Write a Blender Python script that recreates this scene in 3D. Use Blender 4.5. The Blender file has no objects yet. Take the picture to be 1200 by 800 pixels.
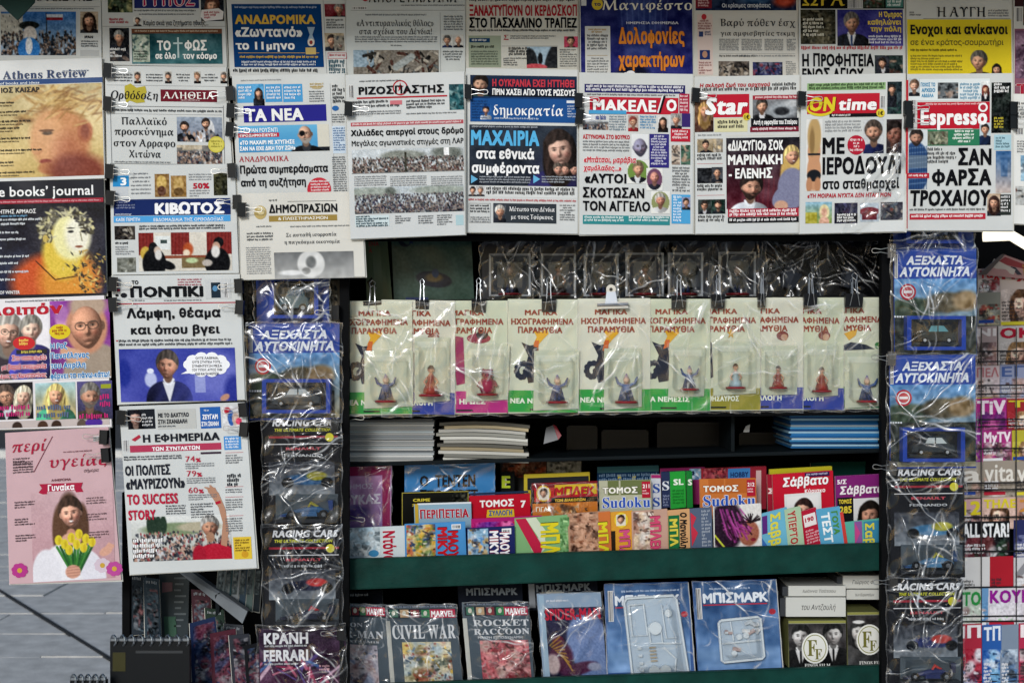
import bpy, bmesh, math, random, unicodedata
import numpy as np
from mathutils import Vector, Matrix

SC = bpy.context.scene
COL = SC.collection
R = math.radians
# ---------------------------------------------------------------- camera
D, S, ZC = 3.5, 0.0022, 1.60
cam = bpy.data.cameras.new('camera')
cam.sensor_width = 36.0
cam.angle = 2 * math.atan(600 * S / D)
cam.clip_start, cam.clip_end = 0.05, 2000
cam.dof.use_dof = True
cam.dof.focus_distance = D
cam.dof.aperture_fstop = 5.6
camo = bpy.data.objects.new('camera', cam)
camo.location = (0, -D, ZC)
camo.rotation_euler = (R(90), 0, 0)
COL.objects.link(camo)
SC.camera = camo
# ---------------------------------------------------------------- daylight, softened by cloud
SUN_EL, SUN_AZ = R(21), R(196)          # in front of the kiosk, behind the photographer's left shoulder
w = bpy.data.worlds.new('World')
SC.world = w
w.use_nodes = True
nt = w.node_tree
sky = nt.nodes.new('ShaderNodeTexSky')
sky.sky_type = 'NISHITA'
sky.sun_disc = False
sky.sun_elevation = SUN_EL
sky.sun_rotation = SUN_AZ
sky.air_density = 1.0
sky.dust_density = 0.6
nt.links.new(sky.outputs[0], nt.nodes['Background'].inputs[0])
nt.nodes['Background'].inputs[1].default_value = 0.07
sun = bpy.data.lights.new('sun', 'SUN')
sun.energy = 1.4
sun.angle = R(14)
sun.color = (1.0, 1.0, 0.99)
suno = bpy.data.objects.new('sun', sun)
sd = Vector((math.sin(SUN_AZ) * math.cos(SUN_EL), math.cos(SUN_AZ) * math.cos(SUN_EL), math.sin(SUN_EL)))
suno.rotation_euler = sd.to_track_quat('Z', 'Y').to_euler()
suno.location = (-3, -6, 8)
COL.objects.link(suno)
SC.view_settings.view_transform = 'Standard'
SC.view_settings.look = 'None'
SC.view_settings.exposure = 0.50
SC.view_settings.gamma = 1.0
SC.cycles.max_bounces = 8
SC.cycles.transparent_max_bounces = 24

rnd = random.Random(7)
nrg = np.random.default_rng(11)

# ---------------------------------------------------------------- places: a point of the photograph at depth y
def W(px, py, y=0.0):
    k = S * (D + y) / D
    return Vector(((px - 600) * k, y, ZC + (400 - py) * k))

def lin(c):
    if isinstance(c, str):
        c = [int(c[i:i + 2], 16) / 255 for i in (0, 2, 4)]
    a = np.asarray(c, float)
    return np.where(a <= 0.04045, a / 12.92, ((a + 0.055) / 1.055) ** 2.4)

# ---------------------------------------------------------------- materials
def mat(name, col=None, rough=0.6, metal=0.0, attr=False, noise=0.0, nscale=8.0, bump=0.0, bscale=40.0, spec=0.5, coat=0.0):
    m = bpy.data.materials.new(name)
    m.use_nodes = True
    t = m.node_tree
    b = t.nodes['Principled BSDF']
    b.inputs['Roughness'].default_value = rough
    b.inputs['Metallic'].default_value = metal
    b.inputs['Specular IOR Level'].default_value = spec
    b.inputs['Coat Weight'].default_value = coat
    b.inputs['Coat Roughness'].default_value = 0.15
    tc = t.nodes.new('ShaderNodeTexCoord')
    if attr:
        src = t.nodes.new('ShaderNodeAttribute')
        src.attribute_name = 'Col'
        base = src.outputs['Color']
    else:
        src = t.nodes.new('ShaderNodeRGB')
        src.outputs[0].default_value = (*lin(col), 1)
        base = src.outputs[0]
    if noise:
        n = t.nodes.new('ShaderNodeTexNoise')
        n.inputs['Scale'].default_value = nscale
        n.inputs['Detail'].default_value = 6
        t.links.new(tc.outputs['Object'], n.inputs['Vector'])
        mr = t.nodes.new('ShaderNodeMapRange')
        mr.inputs['To Min'].default_value = 1 - noise
        mr.inputs['To Max'].default_value = 1 + noise
        mr.inputs['From Min'].default_value = 0.25
        mr.inputs['From Max'].default_value = 0.75
        t.links.new(n.outputs['Fac'], mr.inputs['Value'])
        mx = t.nodes.new('ShaderNodeVectorMath')
        mx.operation = 'SCALE'
        t.links.new(base, mx.inputs[0])
        t.links.new(mr.outputs[0], mx.inputs['Scale'])
        base = mx.outputs[0]
    t.links.new(base, b.inputs['Base Color'])
    if bump:
        n2 = t.nodes.new('ShaderNodeTexNoise')
        n2.inputs['Scale'].default_value = bscale
        n2.inputs['Detail'].default_value = 4
        t.links.new(tc.outputs['Object'], n2.inputs['Vector'])
        bp = t.nodes.new('ShaderNodeBump')
        bp.inputs['Strength'].default_value = bump
        bp.inputs['Distance'].default_value = 0.004
        t.links.new(n2.outputs['Fac'], bp.inputs['Height'])
        t.links.new(bp.outputs[0], b.inputs['Normal'])
    return m

def clear_mat(name, tint, fac, rough, bscale, bump, edge=0.5):
    """thin clear plastic: mostly see-through, reflecting the daylight off its creases"""
    m = bpy.data.materials.new(name)
    m.use_nodes = True
    t = m.node_tree
    t.nodes.remove(t.nodes['Principled BSDF'])
    out = t.nodes['Material Output']
    tr = t.nodes.new('ShaderNodeBsdfTransparent')
    tr.inputs[0].default_value = (*tint, 1)
    gl = t.nodes.new('ShaderNodeBsdfGlossy')
    gl.inputs['Roughness'].default_value = rough
    gl.inputs['Color'].default_value = (1, 1, 1, 1)
    tc = t.nodes.new('ShaderNodeTexCoord')
    mp = t.nodes.new('ShaderNodeMapping')
    mp.inputs['Rotation'].default_value = (0, R(25), 0)
    mp.inputs['Scale'].default_value = (1, 1, 0.3)
    t.links.new(tc.outputs['Object'], mp.inputs[0])
    n = t.nodes.new('ShaderNodeTexNoise')
    n.inputs['Scale'].default_value = bscale
    n.inputs['Detail'].default_value = 3
    n.inputs['Distortion'].default_value = 0.6
    t.links.new(mp.outputs[0], n.inputs['Vector'])
    bp = t.nodes.new('ShaderNodeBump')
    bp.inputs['Strength'].default_value = bump
    bp.inputs['Distance'].default_value = 0.01
    t.links.new(n.outputs['Fac'], bp.inputs['Height'])
    t.links.new(bp.outputs[0], gl.inputs['Normal'])
    lw = t.nodes.new('ShaderNodeLayerWeight')
    lw.inputs['Blend'].default_value = 0.35
    t.links.new(bp.outputs[0], lw.inputs['Normal'])
    mr = t.nodes.new('ShaderNodeMapRange')
    mr.inputs['To Min'].default_value = fac
    mr.inputs['To Max'].default_value = edge
    t.links.new(lw.outputs['Fresnel'], mr.inputs['Value'])
    mx = t.nodes.new('ShaderNodeMixShader')
    t.links.new(mr.outputs[0], mx.inputs[0])
    t.links.new(tr.outputs[0], mx.inputs[1])
    t.links.new(gl.outputs[0], mx.inputs[2])
    t.links.new(mx.outputs[0], out.inputs['Surface'])
    return m

def film_mat():
    """clear wrap: see-through where it lies flat, highlights painted whitish along its folds (the crease amount is stored per point)"""
    m = clear_mat('clear_film', (0.965, 0.97, 0.975), 0.0, 0.12, 16, 0.3, 0.55)
    t = m.node_tree
    out = t.nodes['Material Output']
    prev = out.inputs['Surface'].links[0].from_socket
    at = t.nodes.new('ShaderNodeAttribute'); at.attribute_name = 'Col'
    sp = t.nodes.new('ShaderNodeSeparateColor')
    t.links.new(at.outputs['Color'], sp.inputs[0])
    df = t.nodes.new('ShaderNodeBsdfDiffuse'); df.inputs[0].default_value = (.86, .88, .9, 1)
    gl = t.nodes.new('ShaderNodeBsdfGlossy'); gl.inputs['Roughness'].default_value = .3
    a = t.nodes.new('ShaderNodeAddShader'); a1 = t.nodes.new('ShaderNodeMixShader'); a1.inputs[0].default_value = .45
    t.links.new(df.outputs[0], a1.inputs[1]); t.links.new(gl.outputs[0], a1.inputs[2])
    mx = t.nodes.new('ShaderNodeMixShader')
    t.links.new(sp.outputs[0], mx.inputs[0]); t.links.new(prev, mx.inputs[1]); t.links.new(a1.outputs[0], mx.inputs[2])
    t.nodes.remove(a)
    t.links.new(mx.outputs[0], out.inputs['Surface'])
    return m

M = {
    'news': mat('newsprint', attr=True, rough=0.85, noise=0.08, nscale=7, bump=0.35, bscale=14, spec=0.04),
    'gloss': mat('glossy_print', attr=True, rough=0.24, noise=0.05, nscale=14, bump=0.12, bscale=12, spec=0.09),
    'pages': mat('page_edges', 'c9c6bd', rough=0.9, noise=0.15, nscale=60),
    'film': film_mat(),
    'blister': clear_mat('clear_blister', (0.96, 0.97, 0.97), 0.0, 0.09, 12, 0.4, 0.5),
    'black': mat('black_clip_paint', '0c0d10', rough=0.35),
    'steel': mat('steel_wire', 'b9bcbf', rough=0.3, metal=1.0),
    'dark': mat('dark_painted_board', '0a0b0d', rough=0.7, noise=0.25, nscale=5, bump=0.3, bscale=20, spec=0.06),
    'shelf': mat('dark_shelf_paint', '10171b', rough=0.6, noise=0.25, nscale=7, spec=0.08),
    'green': mat('green_painted_board', '0a352f', rough=0.5, noise=0.4, nscale=14, bump=0.6, bscale=25, spec=0.1),
    'awning': mat('green_canvas', '12312c', rough=0.9, noise=0.15, nscale=30),
    'paving': mat('paving_stone', 'cac8c3', rough=0.85, noise=0.22, nscale=9, bump=0.5, bscale=60),
    'joint': mat('ground_bed', '7c7b79', rough=0.95, noise=0.2, nscale=2),
    'road': mat('asphalt', '3a3c3f', rough=0.9, noise=0.2, nscale=6),
    'wall': mat('dark_facade', '2d3138', rough=0.7, noise=0.15, nscale=1),
    'glass': mat('window_glass', '10161c', rough=0.08),
    'colour': mat('coloured_plastic', attr=True, rough=0.28, spec=0.15),
    'wood': mat('grey_wood', '6e747a', rough=0.7, noise=0.25, nscale=12),
    'tyre': mat('toy_tyre', '101010', rough=0.6),
}
lm = bpy.data.materials.new('lamp_light')
lm.use_nodes = True
lb = lm.node_tree.nodes['Principled BSDF']
lb.inputs['Emission Color'].default_value = (1, 0.9, 0.68, 1)
lb.inputs['Emission Strength'].default_value = 1.1
M['lamp'] = lm

# ---------------------------------------------------------------- objects
def mesh_obj(name, v, f, m, parent=None, cols=None, org=None, smooth=False):
    """v in world coordinates; stored relative to org (the thing's base)"""
    v = np.asarray(v, float).reshape(-1, 3)
    o_ = np.asarray(org if org is not None else (0, 0, 0), float)
    me = bpy.data.meshes.new(name)
    me.from_pydata((v - o_).tolist(), [], f)
    if cols is not None:
        c = np.ones((len(v), 4), np.float32)
        c[:, :3] = np.asarray(cols).reshape(-1, 3)
        a = me.color_attributes.new('Col', 'FLOAT_COLOR', 'POINT')
        a.data.foreach_set('color', c.ravel())
    me.materials.append(m)
    if smooth:
        me.polygons.foreach_set('use_smooth', [True] * len(me.polygons))
    ob = bpy.data.objects.new(name, me)
    COL.objects.link(ob)
    if parent is not None:
        ob.parent = parent
    elif org is not None:
        ob.location = o_
    return ob

def tag(o, label=None, cat=None, group=None, kind=None):
    if label: o['label'] = label
    if cat: o['category'] = cat
    if group: o['group'] = group
    if kind: o['kind'] = kind
    return o

def thing(name, label, cat, org, group=None):
    e = bpy.data.objects.new(name, None)
    e.empty_display_size = 0.02
    e.location = org
    COL.objects.link(e)
    return tag(e, label, cat, group)

class Buf:
    def __init__(s): s.v, s.f, s.c = [], [], []
    def add(s, v, f, col=(0.5, 0.5, 0.5)):
        n = len(s.v)
        s.v.extend([tuple(p) for p in v])
        s.f.extend([tuple(i + n for i in q) for q in f])
        c = np.asarray(col, float)
        s.c.extend([tuple(c)] * len(v) if c.ndim == 1 else [tuple(x) for x in c])
    def box(s, lo, hi, col=(0.5, 0.5, 0.5)):
        (a, b, c), (d, e, g) = lo, hi
        s.add([(a, b, c), (d, b, c), (d, e, c), (a, e, c), (a, b, g), (d, b, g), (d, e, g), (a, e, g)],
              [(0, 3, 2, 1), (4, 5, 6, 7), (0, 1, 5, 4), (1, 2, 6, 5), (2, 3, 7, 6), (3, 0, 4, 7)], col)
    def hexa(s, quad, th, col=(0.5, 0.5, 0.5)):
        """slab: 4 front points (TL TR BR BL) pushed back th metres in y"""
        q = [Vector(p) for p in quad]
        b = [p + Vector((0, th, 0)) for p in q]
        s.add(q + b, [(0, 3, 2, 1), (4, 5, 6, 7), (0, 1, 5, 4), (1, 2, 6, 5), (2, 3, 7, 6), (3, 0, 4, 7)], col)
    def tube(s, pts, r, n=6, col=(0.5, 0.5, 0.5)):
        pts = [Vector(p) for p in pts]
        rings = []
        rr = r if isinstance(r, (list, tuple)) else [r] * len(pts)
        for i, p in enumerate(pts):
            t = (pts[min(i + 1, len(pts) - 1)] - pts[max(i - 1, 0)]).normalized()
            a = t.cross(Vector((0, 1, 0.01)))
            if a.length < 0.1: a = t.cross(Vector((1, 0, 0)))
            a.normalize(); b = t.cross(a)
            rings.append([p + (a * math.cos(2 * math.pi * k / n) + b * math.sin(2 * math.pi * k / n)) * rr[i] for k in range(n)])
        v = [q for g in rings for q in g]
        f = [(i * n + k, i * n + (k + 1) % n, (i + 1) * n + (k + 1) % n, (i + 1) * n + k) for i in range(len(pts) - 1) for k in range(n)]
        f += [tuple(range(n)), tuple((len(pts) - 1) * n + k for k in reversed(range(n)))]
        s.add(v, f, col)
    def lathe(s, c, prof, n=10, col=(0.5, 0.5, 0.5)):
        """prof: (radius, height, colour) list above c"""
        c = Vector(c); v = []; cc = []
        for r_, h, k in prof:
            for i in range(n):
                a = 2 * math.pi * i / n
                v.append(c + Vector((math.cos(a) * r_, math.sin(a) * r_, h))); cc.append(lin(k))
        f = [(i * n + k, i * n + (k + 1) % n, (i + 1) * n + (k + 1) % n, (i + 1) * n + k) for i in range(len(prof) - 1) for k in range(n)]
        f += [tuple(reversed(range(n))), tuple((len(prof) - 1) * n + k for k in range(n))]
        s.add(v, f, cc)
    def cyl_y(s, c, r_, w_, n=12, col=(0.5, 0.5, 0.5)):
        c = Vector(c); v = []
        for y in (-w_ / 2, w_ / 2):
            v += [c + Vector((math.cos(2 * math.pi * i / n) * r_, y, math.sin(2 * math.pi * i / n) * r_)) for i in range(n)]
        f = [(k, (k + 1) % n, n + (k + 1) % n, n + k) for k in range(n)] + [tuple(reversed(range(n))), tuple(range(n, 2 * n))]
        s.add(v, f, col)
    def build(s, name, m, parent=None, org=None, smooth=False):
        return mesh_obj(name, s.v, s.f, m, parent, s.c, org, smooth)

# ---------------------------------------------------------------- lettering
_fc = bpy.data.curves.new('type', 'FONT')
_fo = bpy.data.objects.new('type', _fc)
COL.objects.link(_fo)
_fc.resolution_u = 2
_gl = {}

def _raw(body, off):
    _fc.offset = off
    _fc.body = body
    dg = bpy.context.evaluated_depsgraph_get()
    ev = _fo.evaluated_get(dg)
    me = ev.to_mesh()
    v = np.array([(p.co.x, p.co.y) for p in me.vertices]).reshape(-1, 2)
    f = [tuple(p.vertices) for p in me.polygons]
    ev.to_mesh_clear()
    return v, f

OFF = {'r': 0.0, 'b': 0.0, 'k': 0.0, 's': 0.0}
FAT = {'r': 0, 'b': .016, 'k': .042, 's': .008}
def glyph(ch, st):
    st = 's' if st == 's' else 'r'
    key = (ch, st)
    if key in _gl: return _gl[key]
    off = OFF[st]
    if st == 's':
        d = unicodedata.normalize('NFD', ch)
        b = d[0]; o = ord(b)
        if 0x391 <= o <= 0x3a9: u = chr(0x1d6a8 + o - 0x391)
        elif 0x3b1 <= o <= 0x3c9: u = chr(0x1d6a8 + 26 + o - 0x3b1)
        elif 65 <= o <= 90: u = chr(0x1d400 + o - 65)
        elif 97 <= o <= 122: u = chr(0x1d41a + o - 97)
        else: u = b
        v, f = _raw(u, 0.0)
        if not len(v): v, f = _raw(b, 0.02)
        adv = v[:, 0].max() + 0.05 if len(v) else 0.3
        if len(d) > 1 and len(v):
            cx = (v[:, 0].min() + v[:, 0].max()) / 2
            n = len(v)
            if '\u0301' in d:
                y0 = 0.56
                v = np.vstack([v, [(cx - .04, y0), (cx + .03, y0), (cx + .12, y0 + .17), (cx + .01, y0 + .17)]])
                f = f + [(n, n + 1, n + 2, n + 3)]
            if '\u0308' in d:
                for dx in (-.13, .13):
                    n = len(v)
                    v = np.vstack([v, [(cx + dx - .05, .58), (cx + dx + .05, .58), (cx + dx + .05, .68), (cx + dx - .05, .68)]])
                    f = f + [(n, n + 1, n + 2, n + 3)]
    elif ch in COMPOSE:
        v, f, adv = COMPOSE[ch]()
    else:
        c = LATIN.get(ch, ch)
        v, f = _raw(c, off)
        m, _ = _raw(c + 'l', off)
        adv = m[:, 0].max() - LMAX if len(m) else 0.5
    if len(v) and v.shape[1] == 2: v = np.hstack([v, np.zeros((len(v), 1))])
    _gl[key] = (v, f, adv)
    return _gl[key]
LMAX = _raw('l', 0)[0][:, 0].max()
CAPH = 0.73
LATIN = dict(zip('ΑΒΕΖΗΙΚΜΝΟΡΤΥΧ', 'ABEZHIKMNOPTYX'))
def _fit(ch, x0, x1, y0, y1):
    v, f = _raw(ch, 0)
    a, b = v.min(0), v.max(0)
    v = (v - a) / (b - a) * (x1 - x0, y1 - y0) + (x0, y0)
    return np.hstack([v, np.zeros((len(v), 1))]), f
def _bars(v, f, *rects):
    for k, (x0, y0, x1, y1) in enumerate(rects):
        n = len(v); z = -.4 - .2 * k
        v = np.vstack([v, [(x0, y0, z), (x1, y0, z), (x1, y1, z), (x0, y1, z)]]); f = f + [(n, n + 1, n + 2, n + 3)]
    return v, f
COMPOSE = {
    'Φ': lambda: (*_bars(*_fit('O', .03, .75, .10, .60), (.35, -.01, .43, .71)), .80),
    'φ': lambda: (*_bars(*_fit('o', .03, .60, 0, .49), (.275, -.2, .355, .60)), .64),
    'θ': lambda: (*_bars(*_fit('O', .04, .49, -.01, .72), (.09, .31, .44, .38)), .54),
    'π': lambda: (*_bars(np.zeros((0, 3)), [], (.0, .41, .60, .49), (.10, 0, .18, .42), (.42, 0, .50, .42)), .62),
    'κ': lambda: (*_fit('K', .05, .49, 0, .49), .50),
    'Ψ': lambda: (*_bars(*_fit('U', .05, .73, .18, .70), (.35, 0, .43, .70)), .78),
    'ψ': lambda: (*_bars(*_fit('u', .05, .62, 0, .49), (.29, -.2, .37, .58)), .68),
}

def text_shape(s, st):
    vs, fs, x = [], [], 0.0
    n = 0
    for ch in s:
        if ch == ' ':
            x += 0.26 + FAT[st]
            continue
        v, f, adv = glyph(ch, st)
        if len(v):
            vs.append(v + (x, 0, 0)); fs += [tuple(i + n for i in q) for q in f]; n += len(v)
        x += adv + FAT[st] * 1.1
    if not vs: return np.zeros((0, 3)), []
    v = np.vstack(vs)
    w_ = FAT[st]
    if w_:                                  # heavier strokes: shifted copies, each a hair behind the last
        n = len(v); V = [v]; F_ = list(fs)
        for k, (dx, dy) in enumerate(((w_, w_ * .7), (-w_, w_ * .7), (w_, -w_ * .7), (-w_, -w_ * .7)) if st != 's' else ((w_, 0), (-w_, 0))):
            V.append(v + (dx, dy, -(k + 1))); F_ += [tuple(i + n * (k + 1) for i in q) for q in fs]
        v, fs = np.vstack(V), F_
    v[:, 0] -= v[:, 0].min()
    return v, fs

# ---------------------------------------------------------------- small printed pictures (ink colours per point of a fine grid)
class Im:
    RES = 1.15
    def __init__(s, w, h, bg):
        s.w, s.h = w, h
        s.nx, s.ny = max(4, int(w * s.RES)), max(4, int(h * s.RES))
        s.X, s.Y = np.meshgrid(np.linspace(0, w, s.nx + 1), np.linspace(0, h, s.ny + 1))
        s.a = np.zeros((s.ny + 1, s.nx + 1, 3)); s.a[:] = s.c(bg)
    @staticmethod
    def c(c):
        return np.array([int(c[i:i + 2], 16) / 255 for i in (0, 2, 4)]) if isinstance(c, str) else np.asarray(c, float)
    def mix(s, m, col):
        s.a = s.a * (1 - m[..., None]) + s.c(col) * m[..., None]; return s
    def ell(s, cx, cy, rx, ry, col, soft=0.12, al=1.0, ang=0):
        dx, dy = s.X - cx, s.Y - cy
        if ang:
            t = R(ang); dx, dy = dx * math.cos(t) + dy * math.sin(t), -dx * math.sin(t) + dy * math.cos(t)
        d = np.sqrt((dx / rx) ** 2 + (dy / ry) ** 2)
        sf = max(soft, 0.6 / max(min(rx, ry), .3))
        return s.mix(np.clip((1 - d) / sf + 0.5, 0, 1) * al, col)
    def rect(s, x0, y0, x1, y1, col, al=1.0):
        return s.mix(((s.X >= x0) & (s.X <= x1) & (s.Y >= y0) & (s.Y <= y1)) * al, col)
    def grad(s, top, bot):
        t = (s.Y / s.h)[..., None]; s.a = s.c(top) * (1 - t) + s.c(bot) * t; return s
    def line(s, x0, y0, x1, y1, wd, col, al=1.0):
        dx, dy = x1 - x0, y1 - y0
        t = np.clip(((s.X - x0) * dx + (s.Y - y0) * dy) / (dx * dx + dy * dy + 1e-9), 0, 1)
        d = np.hypot(s.X - x0 - t * dx, s.Y - y0 - t * dy)
        return s.mix(np.clip((wd - d) / 0.7 + .5, 0, 1) * al, col)
    def noise(s, amp, scale=1.0, mono=True):
        gx, gy = int(s.w / scale) + 3, int(s.h / scale) + 3
        g = nrg.random((gy, gx, 1 if mono else 3)) - 0.5
        fx, fy = s.X / scale, s.Y / scale
        ix, iy = fx.astype(int), fy.astype(int)
        tx, ty = (fx - ix)[..., None], (fy - iy)[..., None]
        v = (g[iy, ix] * (1 - tx) + g[iy, ix + 1] * tx) * (1 - ty) + (g[iy + 1, ix] * (1 - tx) + g[iy + 1, ix + 1] * tx) * ty
        s.a = np.clip(s.a + v * 2 * amp, 0, 1); return s
    def crowd(s, y0, y1, pal=('20242c', '3a3f4a', '8a7468', 'b59a88', '5b3a3a', '4a5568', 'c8c8c8', '15171c'), size=1.3, dens=1.25):
        n = int(s.w * max(1, (y1 - y0)) / (size * size * 2.2) * dens)
        pts = sorted([(nrg.uniform(y0, y1), nrg.uniform(0, s.w)) for _ in range(min(n, 1300))])
        for y, x in pts:
            k = size * (0.7 + 0.6 * (y - y0) / max(1, y1 - y0))
            s.ell(x, y + k, k * .8, k * 1.3, pal[nrg.integers(len(pal))], .5)
            if nrg.random() < .6: s.ell(x, y - k * .3, k * .4, k * .45, ('9a8272', '7a6a62', 'b09684')[nrg.integers(3)], .6, .8)
        return s
    def head(s, cx, cy, r, skin='c99c80', hair='2a211d', cloth='23262e', longh=0, beard=0, glasses=0, bald=0, tie=None, shirt=None, side=1, body=1, smile=0, turn=None, tilt=None):
        """a face lit from one side: relief of brow, sockets, nose, cheeks and lips shades the skin"""
        sk, hr, cl = s.c(skin), s.c(hair), s.c(cloth)
        g = nrg.normal
        if turn is None: turn = float(np.clip(g(0, .16), -.3, .3))
        if tilt is None: tilt = float(np.clip(g(0, 5), -9, 9))
        strand = lambda: np.sin((s.X - cx) / r * nrg.uniform(9, 14) + np.sin((s.Y - cy) / r * 3 + g()) * 1.6 + g()) * .5 + np.sin((s.X - cx) / r * 23 + (s.Y - cy) / r * 6) * .3
        if body:
            sx, sw = cx - turn * r * .5, nrg.uniform(1.75, 2.1)
            dx, dy = (s.X - sx) / (sw * r), (s.Y - cy - 2.75 * r) / (1.62 * r)
            m = np.clip((1 - np.sqrt(np.abs(dx) ** 2.6 + np.abs(dy) ** 2.2)) / .05 + .5, 0, 1)
            sh = .85 - .4 * dx * side + .18 * np.sin(dx * 9 + dy * 5 + g()) * np.clip(dy + .9, 0, 1)
            s.a = s.a * (1 - m[..., None]) + np.clip(cl * sh[..., None], 0, 1) * m[..., None]
            if longh: s.ell(cx - .05 * r, cy + (.35 + .3 * longh) * r, .95 * r, (1.15 + .5 * longh) * r, hr * .7, .12)
            s.ell(cx - turn * r * .2, cy + .98 * r, .36 * r, .55 * r, sk * .62, .25)
            if shirt:
                sc = s.c(shirt)
                m = np.clip((.62 - np.abs(s.X - sx) / r * 1.15 - (s.Y - cy - 1.0 * r) / r * .34) / .08 + .5, 0, 1) * (s.Y > cy + 1.12 * r) * np.clip((s.Y - cy - 1.1 * r) / (.2 * r), 0, 1)
                s.mix(m, sc * .93)
                for e in (-1, 1): s.line(sx + e * .34 * r, cy + 1.05 * r, sx + e * .1 * r, cy + 1.42 * r, .09 * r, sc)
                s.ell(cx - turn * r * .2, cy + .95 * r, .3 * r, .36 * r, sk * .6, .3)
            if tie: s.line(sx, cy + 1.4 * r, sx + .03 * r, cy + 2.8 * r, .11 * r, tie)
        elif longh:
            s.ell(cx, cy + (.3 + .3 * longh) * r, .98 * r, (1.15 + .5 * longh) * r, hr * .7, .12)
        t = R(tilt)
        X, Y = (s.X - cx) / r, (s.Y - cy) / r
        X, Y = X * math.cos(t) + Y * math.sin(t), -X * math.sin(t) + Y * math.cos(t)
        put = lambda m, col: s.mix(np.clip(m, 0, 1), col)
        # hair mass behind the face
        if not bald:
            k = nrg.uniform(.84, .93)
            m = np.clip((1 - np.hypot(X / k, (Y + .24) / .95)) / .09 + .5, 0, 1)
            tone = (.8 + .3 * strand() - .25 * X * side)[..., None]
            s.a = s.a * (1 - m[..., None]) + np.clip(hr * tone + .02, 0, 1) * m[..., None]
        for e in (-1, 1):
            put(np.clip((1 - np.hypot((X - e * (.69 - .06 * turn * e)) / .1, (Y - .06) / .2)) / .4 + .5, 0, 1), sk * (.82 if e * side < 0 else .55))
        u = X / .68; v = (Y - .08) / .92
        wd = np.where(v < .1, 1.0, 1 - .34 * np.clip(v - .1, 0, 1) ** 1.6)
        rr = np.sqrt((u / wd) ** 2 + v ** 2)
        m = np.clip((1 - rr) / (1.1 / max(r * .7, 1.5)) + .5, 0, 1)
        ga = lambda x, y, a, b: np.exp(-((u - x) / a) ** 2 - ((v - y) / b) ** 2)
        tn = turn * 1.5
        z = .95 * np.sqrt(np.clip(1.02 - rr ** 2, 0, 1)) + .22 * ga(tn * .8, .12, .13, .22) + .1 * ga(tn * .8, .25, .17, .09) - .13 * (ga(.4 + tn * .5, -.1, .22, .12) + ga(-.4 + tn * .5, -.1, .22, .12)) + .06 * ga(tn * .4, -.3, .6, .08) + .05 * (ga(.5, .22, .22, .2) + ga(-.5, .22, .22, .2)) + .05 * ga(tn * .7, .56, .26, .08) - .05 * ga(tn * .7, .68, .2, .05) + .06 * ga(tn * .6, .84, .22, .1)
        hx, hy = s.w / s.nx / r / .7, s.h / s.ny / r / .92
        gy, gx = np.gradient(z, hy, hx)
        n = 1 / np.sqrt(gx ** 2 + gy ** 2 + .8)
        lx, ly, lz = -.5 * side, -.42, .72
        sh = np.clip((-gx * lx - gy * ly + lz) * n, 0, 1.5)
        tone = (.46 + .74 * sh)[..., None]
        f_ = sk * tone; f_[..., 1:] *= (1 - .07 * (1 - np.clip(sh, 0, 1)))[..., None]
        f_ += .05 * g(size=f_.shape[:2])[..., None] * .4
        rosy = (ga(.5, .25, .25, .18) + ga(-.5, .25, .25, .18))[..., None] * .06; f_[..., 0:1] += rosy
        s.a = s.a * (1 - m[..., None]) + np.clip(f_, 0, 1) * m[..., None]
        for e in (-1, 1):
            ex = e * .385 + tn * .55
            put(ga(ex, -.1, .2, .06) * 1.2 - .15, sk * .38)
            put(ga(ex - e * .04, -.095, .12, .035) * .55, 'cfc4bc')
            put((ga(ex, -.1, .06, .05) * 1.3 - .1) * (1 if r > 8 else .5), '1a1210')
            put(ga(ex + e * .03, -.27, .2, .035) * 1.1 - .1, hr * .55 + sk * .08)
            put(ga(tn * .8 + e * .09, .305, .05, .02) * .7, sk * .4)
        if beard:
            bm = np.clip((v - .34 + .25 * u ** 2) * 5, 0, 1) * m * (1 - ga(tn * .7, .54, .2, .05)); put(bm * .85, hr * .8)
            put(ga(tn * .8, .43, .26, .05), hr * .7)
        if smile:
            put(np.clip(1 - np.hypot((u - tn * .7) / .34, (v - .52 + .5 * (u - tn * .7) ** 2) / .085), 0, .4) * 2.2, '9a4a48')
            put(np.clip(1 - np.hypot((u - tn * .7) / .29, (v - .51 + .5 * (u - tn * .7) ** 2) / .055), 0, .4) * 3, 'f0eae4')
            for e in (-1, 1): put(ga(e * .5 + tn * .5, .38, .05, .14) * .4, sk * .5)
        else:
            put(ga(tn * .7, .55, .25, .05) * .5, s.c('a05c54') * .6 + sk * .35); put(ga(tn * .7, .545, .24, .014) * .6, sk * .35)
        if glasses:
            for e in (-1, 1):
                d = np.hypot((u - e * .4 - tn * .55) / .33, (v + .09) / .19); put(np.clip(1 - np.abs(d - 1) * 6, 0, 1) * .85, '1e1a1a')
            put((np.abs(v + .12) < .025) * (np.abs(u - tn * .55) < .1) * 1.0, '1e1a1a')
        if not bald:
            part = nrg.uniform(-.4, .4)
            line = -.60 + .30 * (u - part) ** 2 * (1 if not longh else .7) + .03 * np.sin(u * 9 + g())
            hm = np.clip((line - v) * 9, 0, 1) * np.clip((1.08 - np.hypot(X / .8, (Y + .24) / .97)) * 12, 0, 1)
            tone = (.9 + .35 * strand() - .3 * X * side)[..., None]
            s.a = s.a * (1 - hm[..., None]) + np.clip(hr * tone + .03, 0, 1) * hm[..., None]
            if longh:
                for e in (-1, 1):
                    lm = np.clip((1 - np.hypot((X - e * .82) / .19, (Y - .35 - .25 * longh) / (.95 + .35 * longh))) / .25 + .4, 0, 1)
                    s.a = s.a * (1 - lm[..., None]) + np.clip(hr * (.85 + .4 * strand() - .25 * e * side)[..., None], 0, 1) * lm[..., None]
        return s
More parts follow.
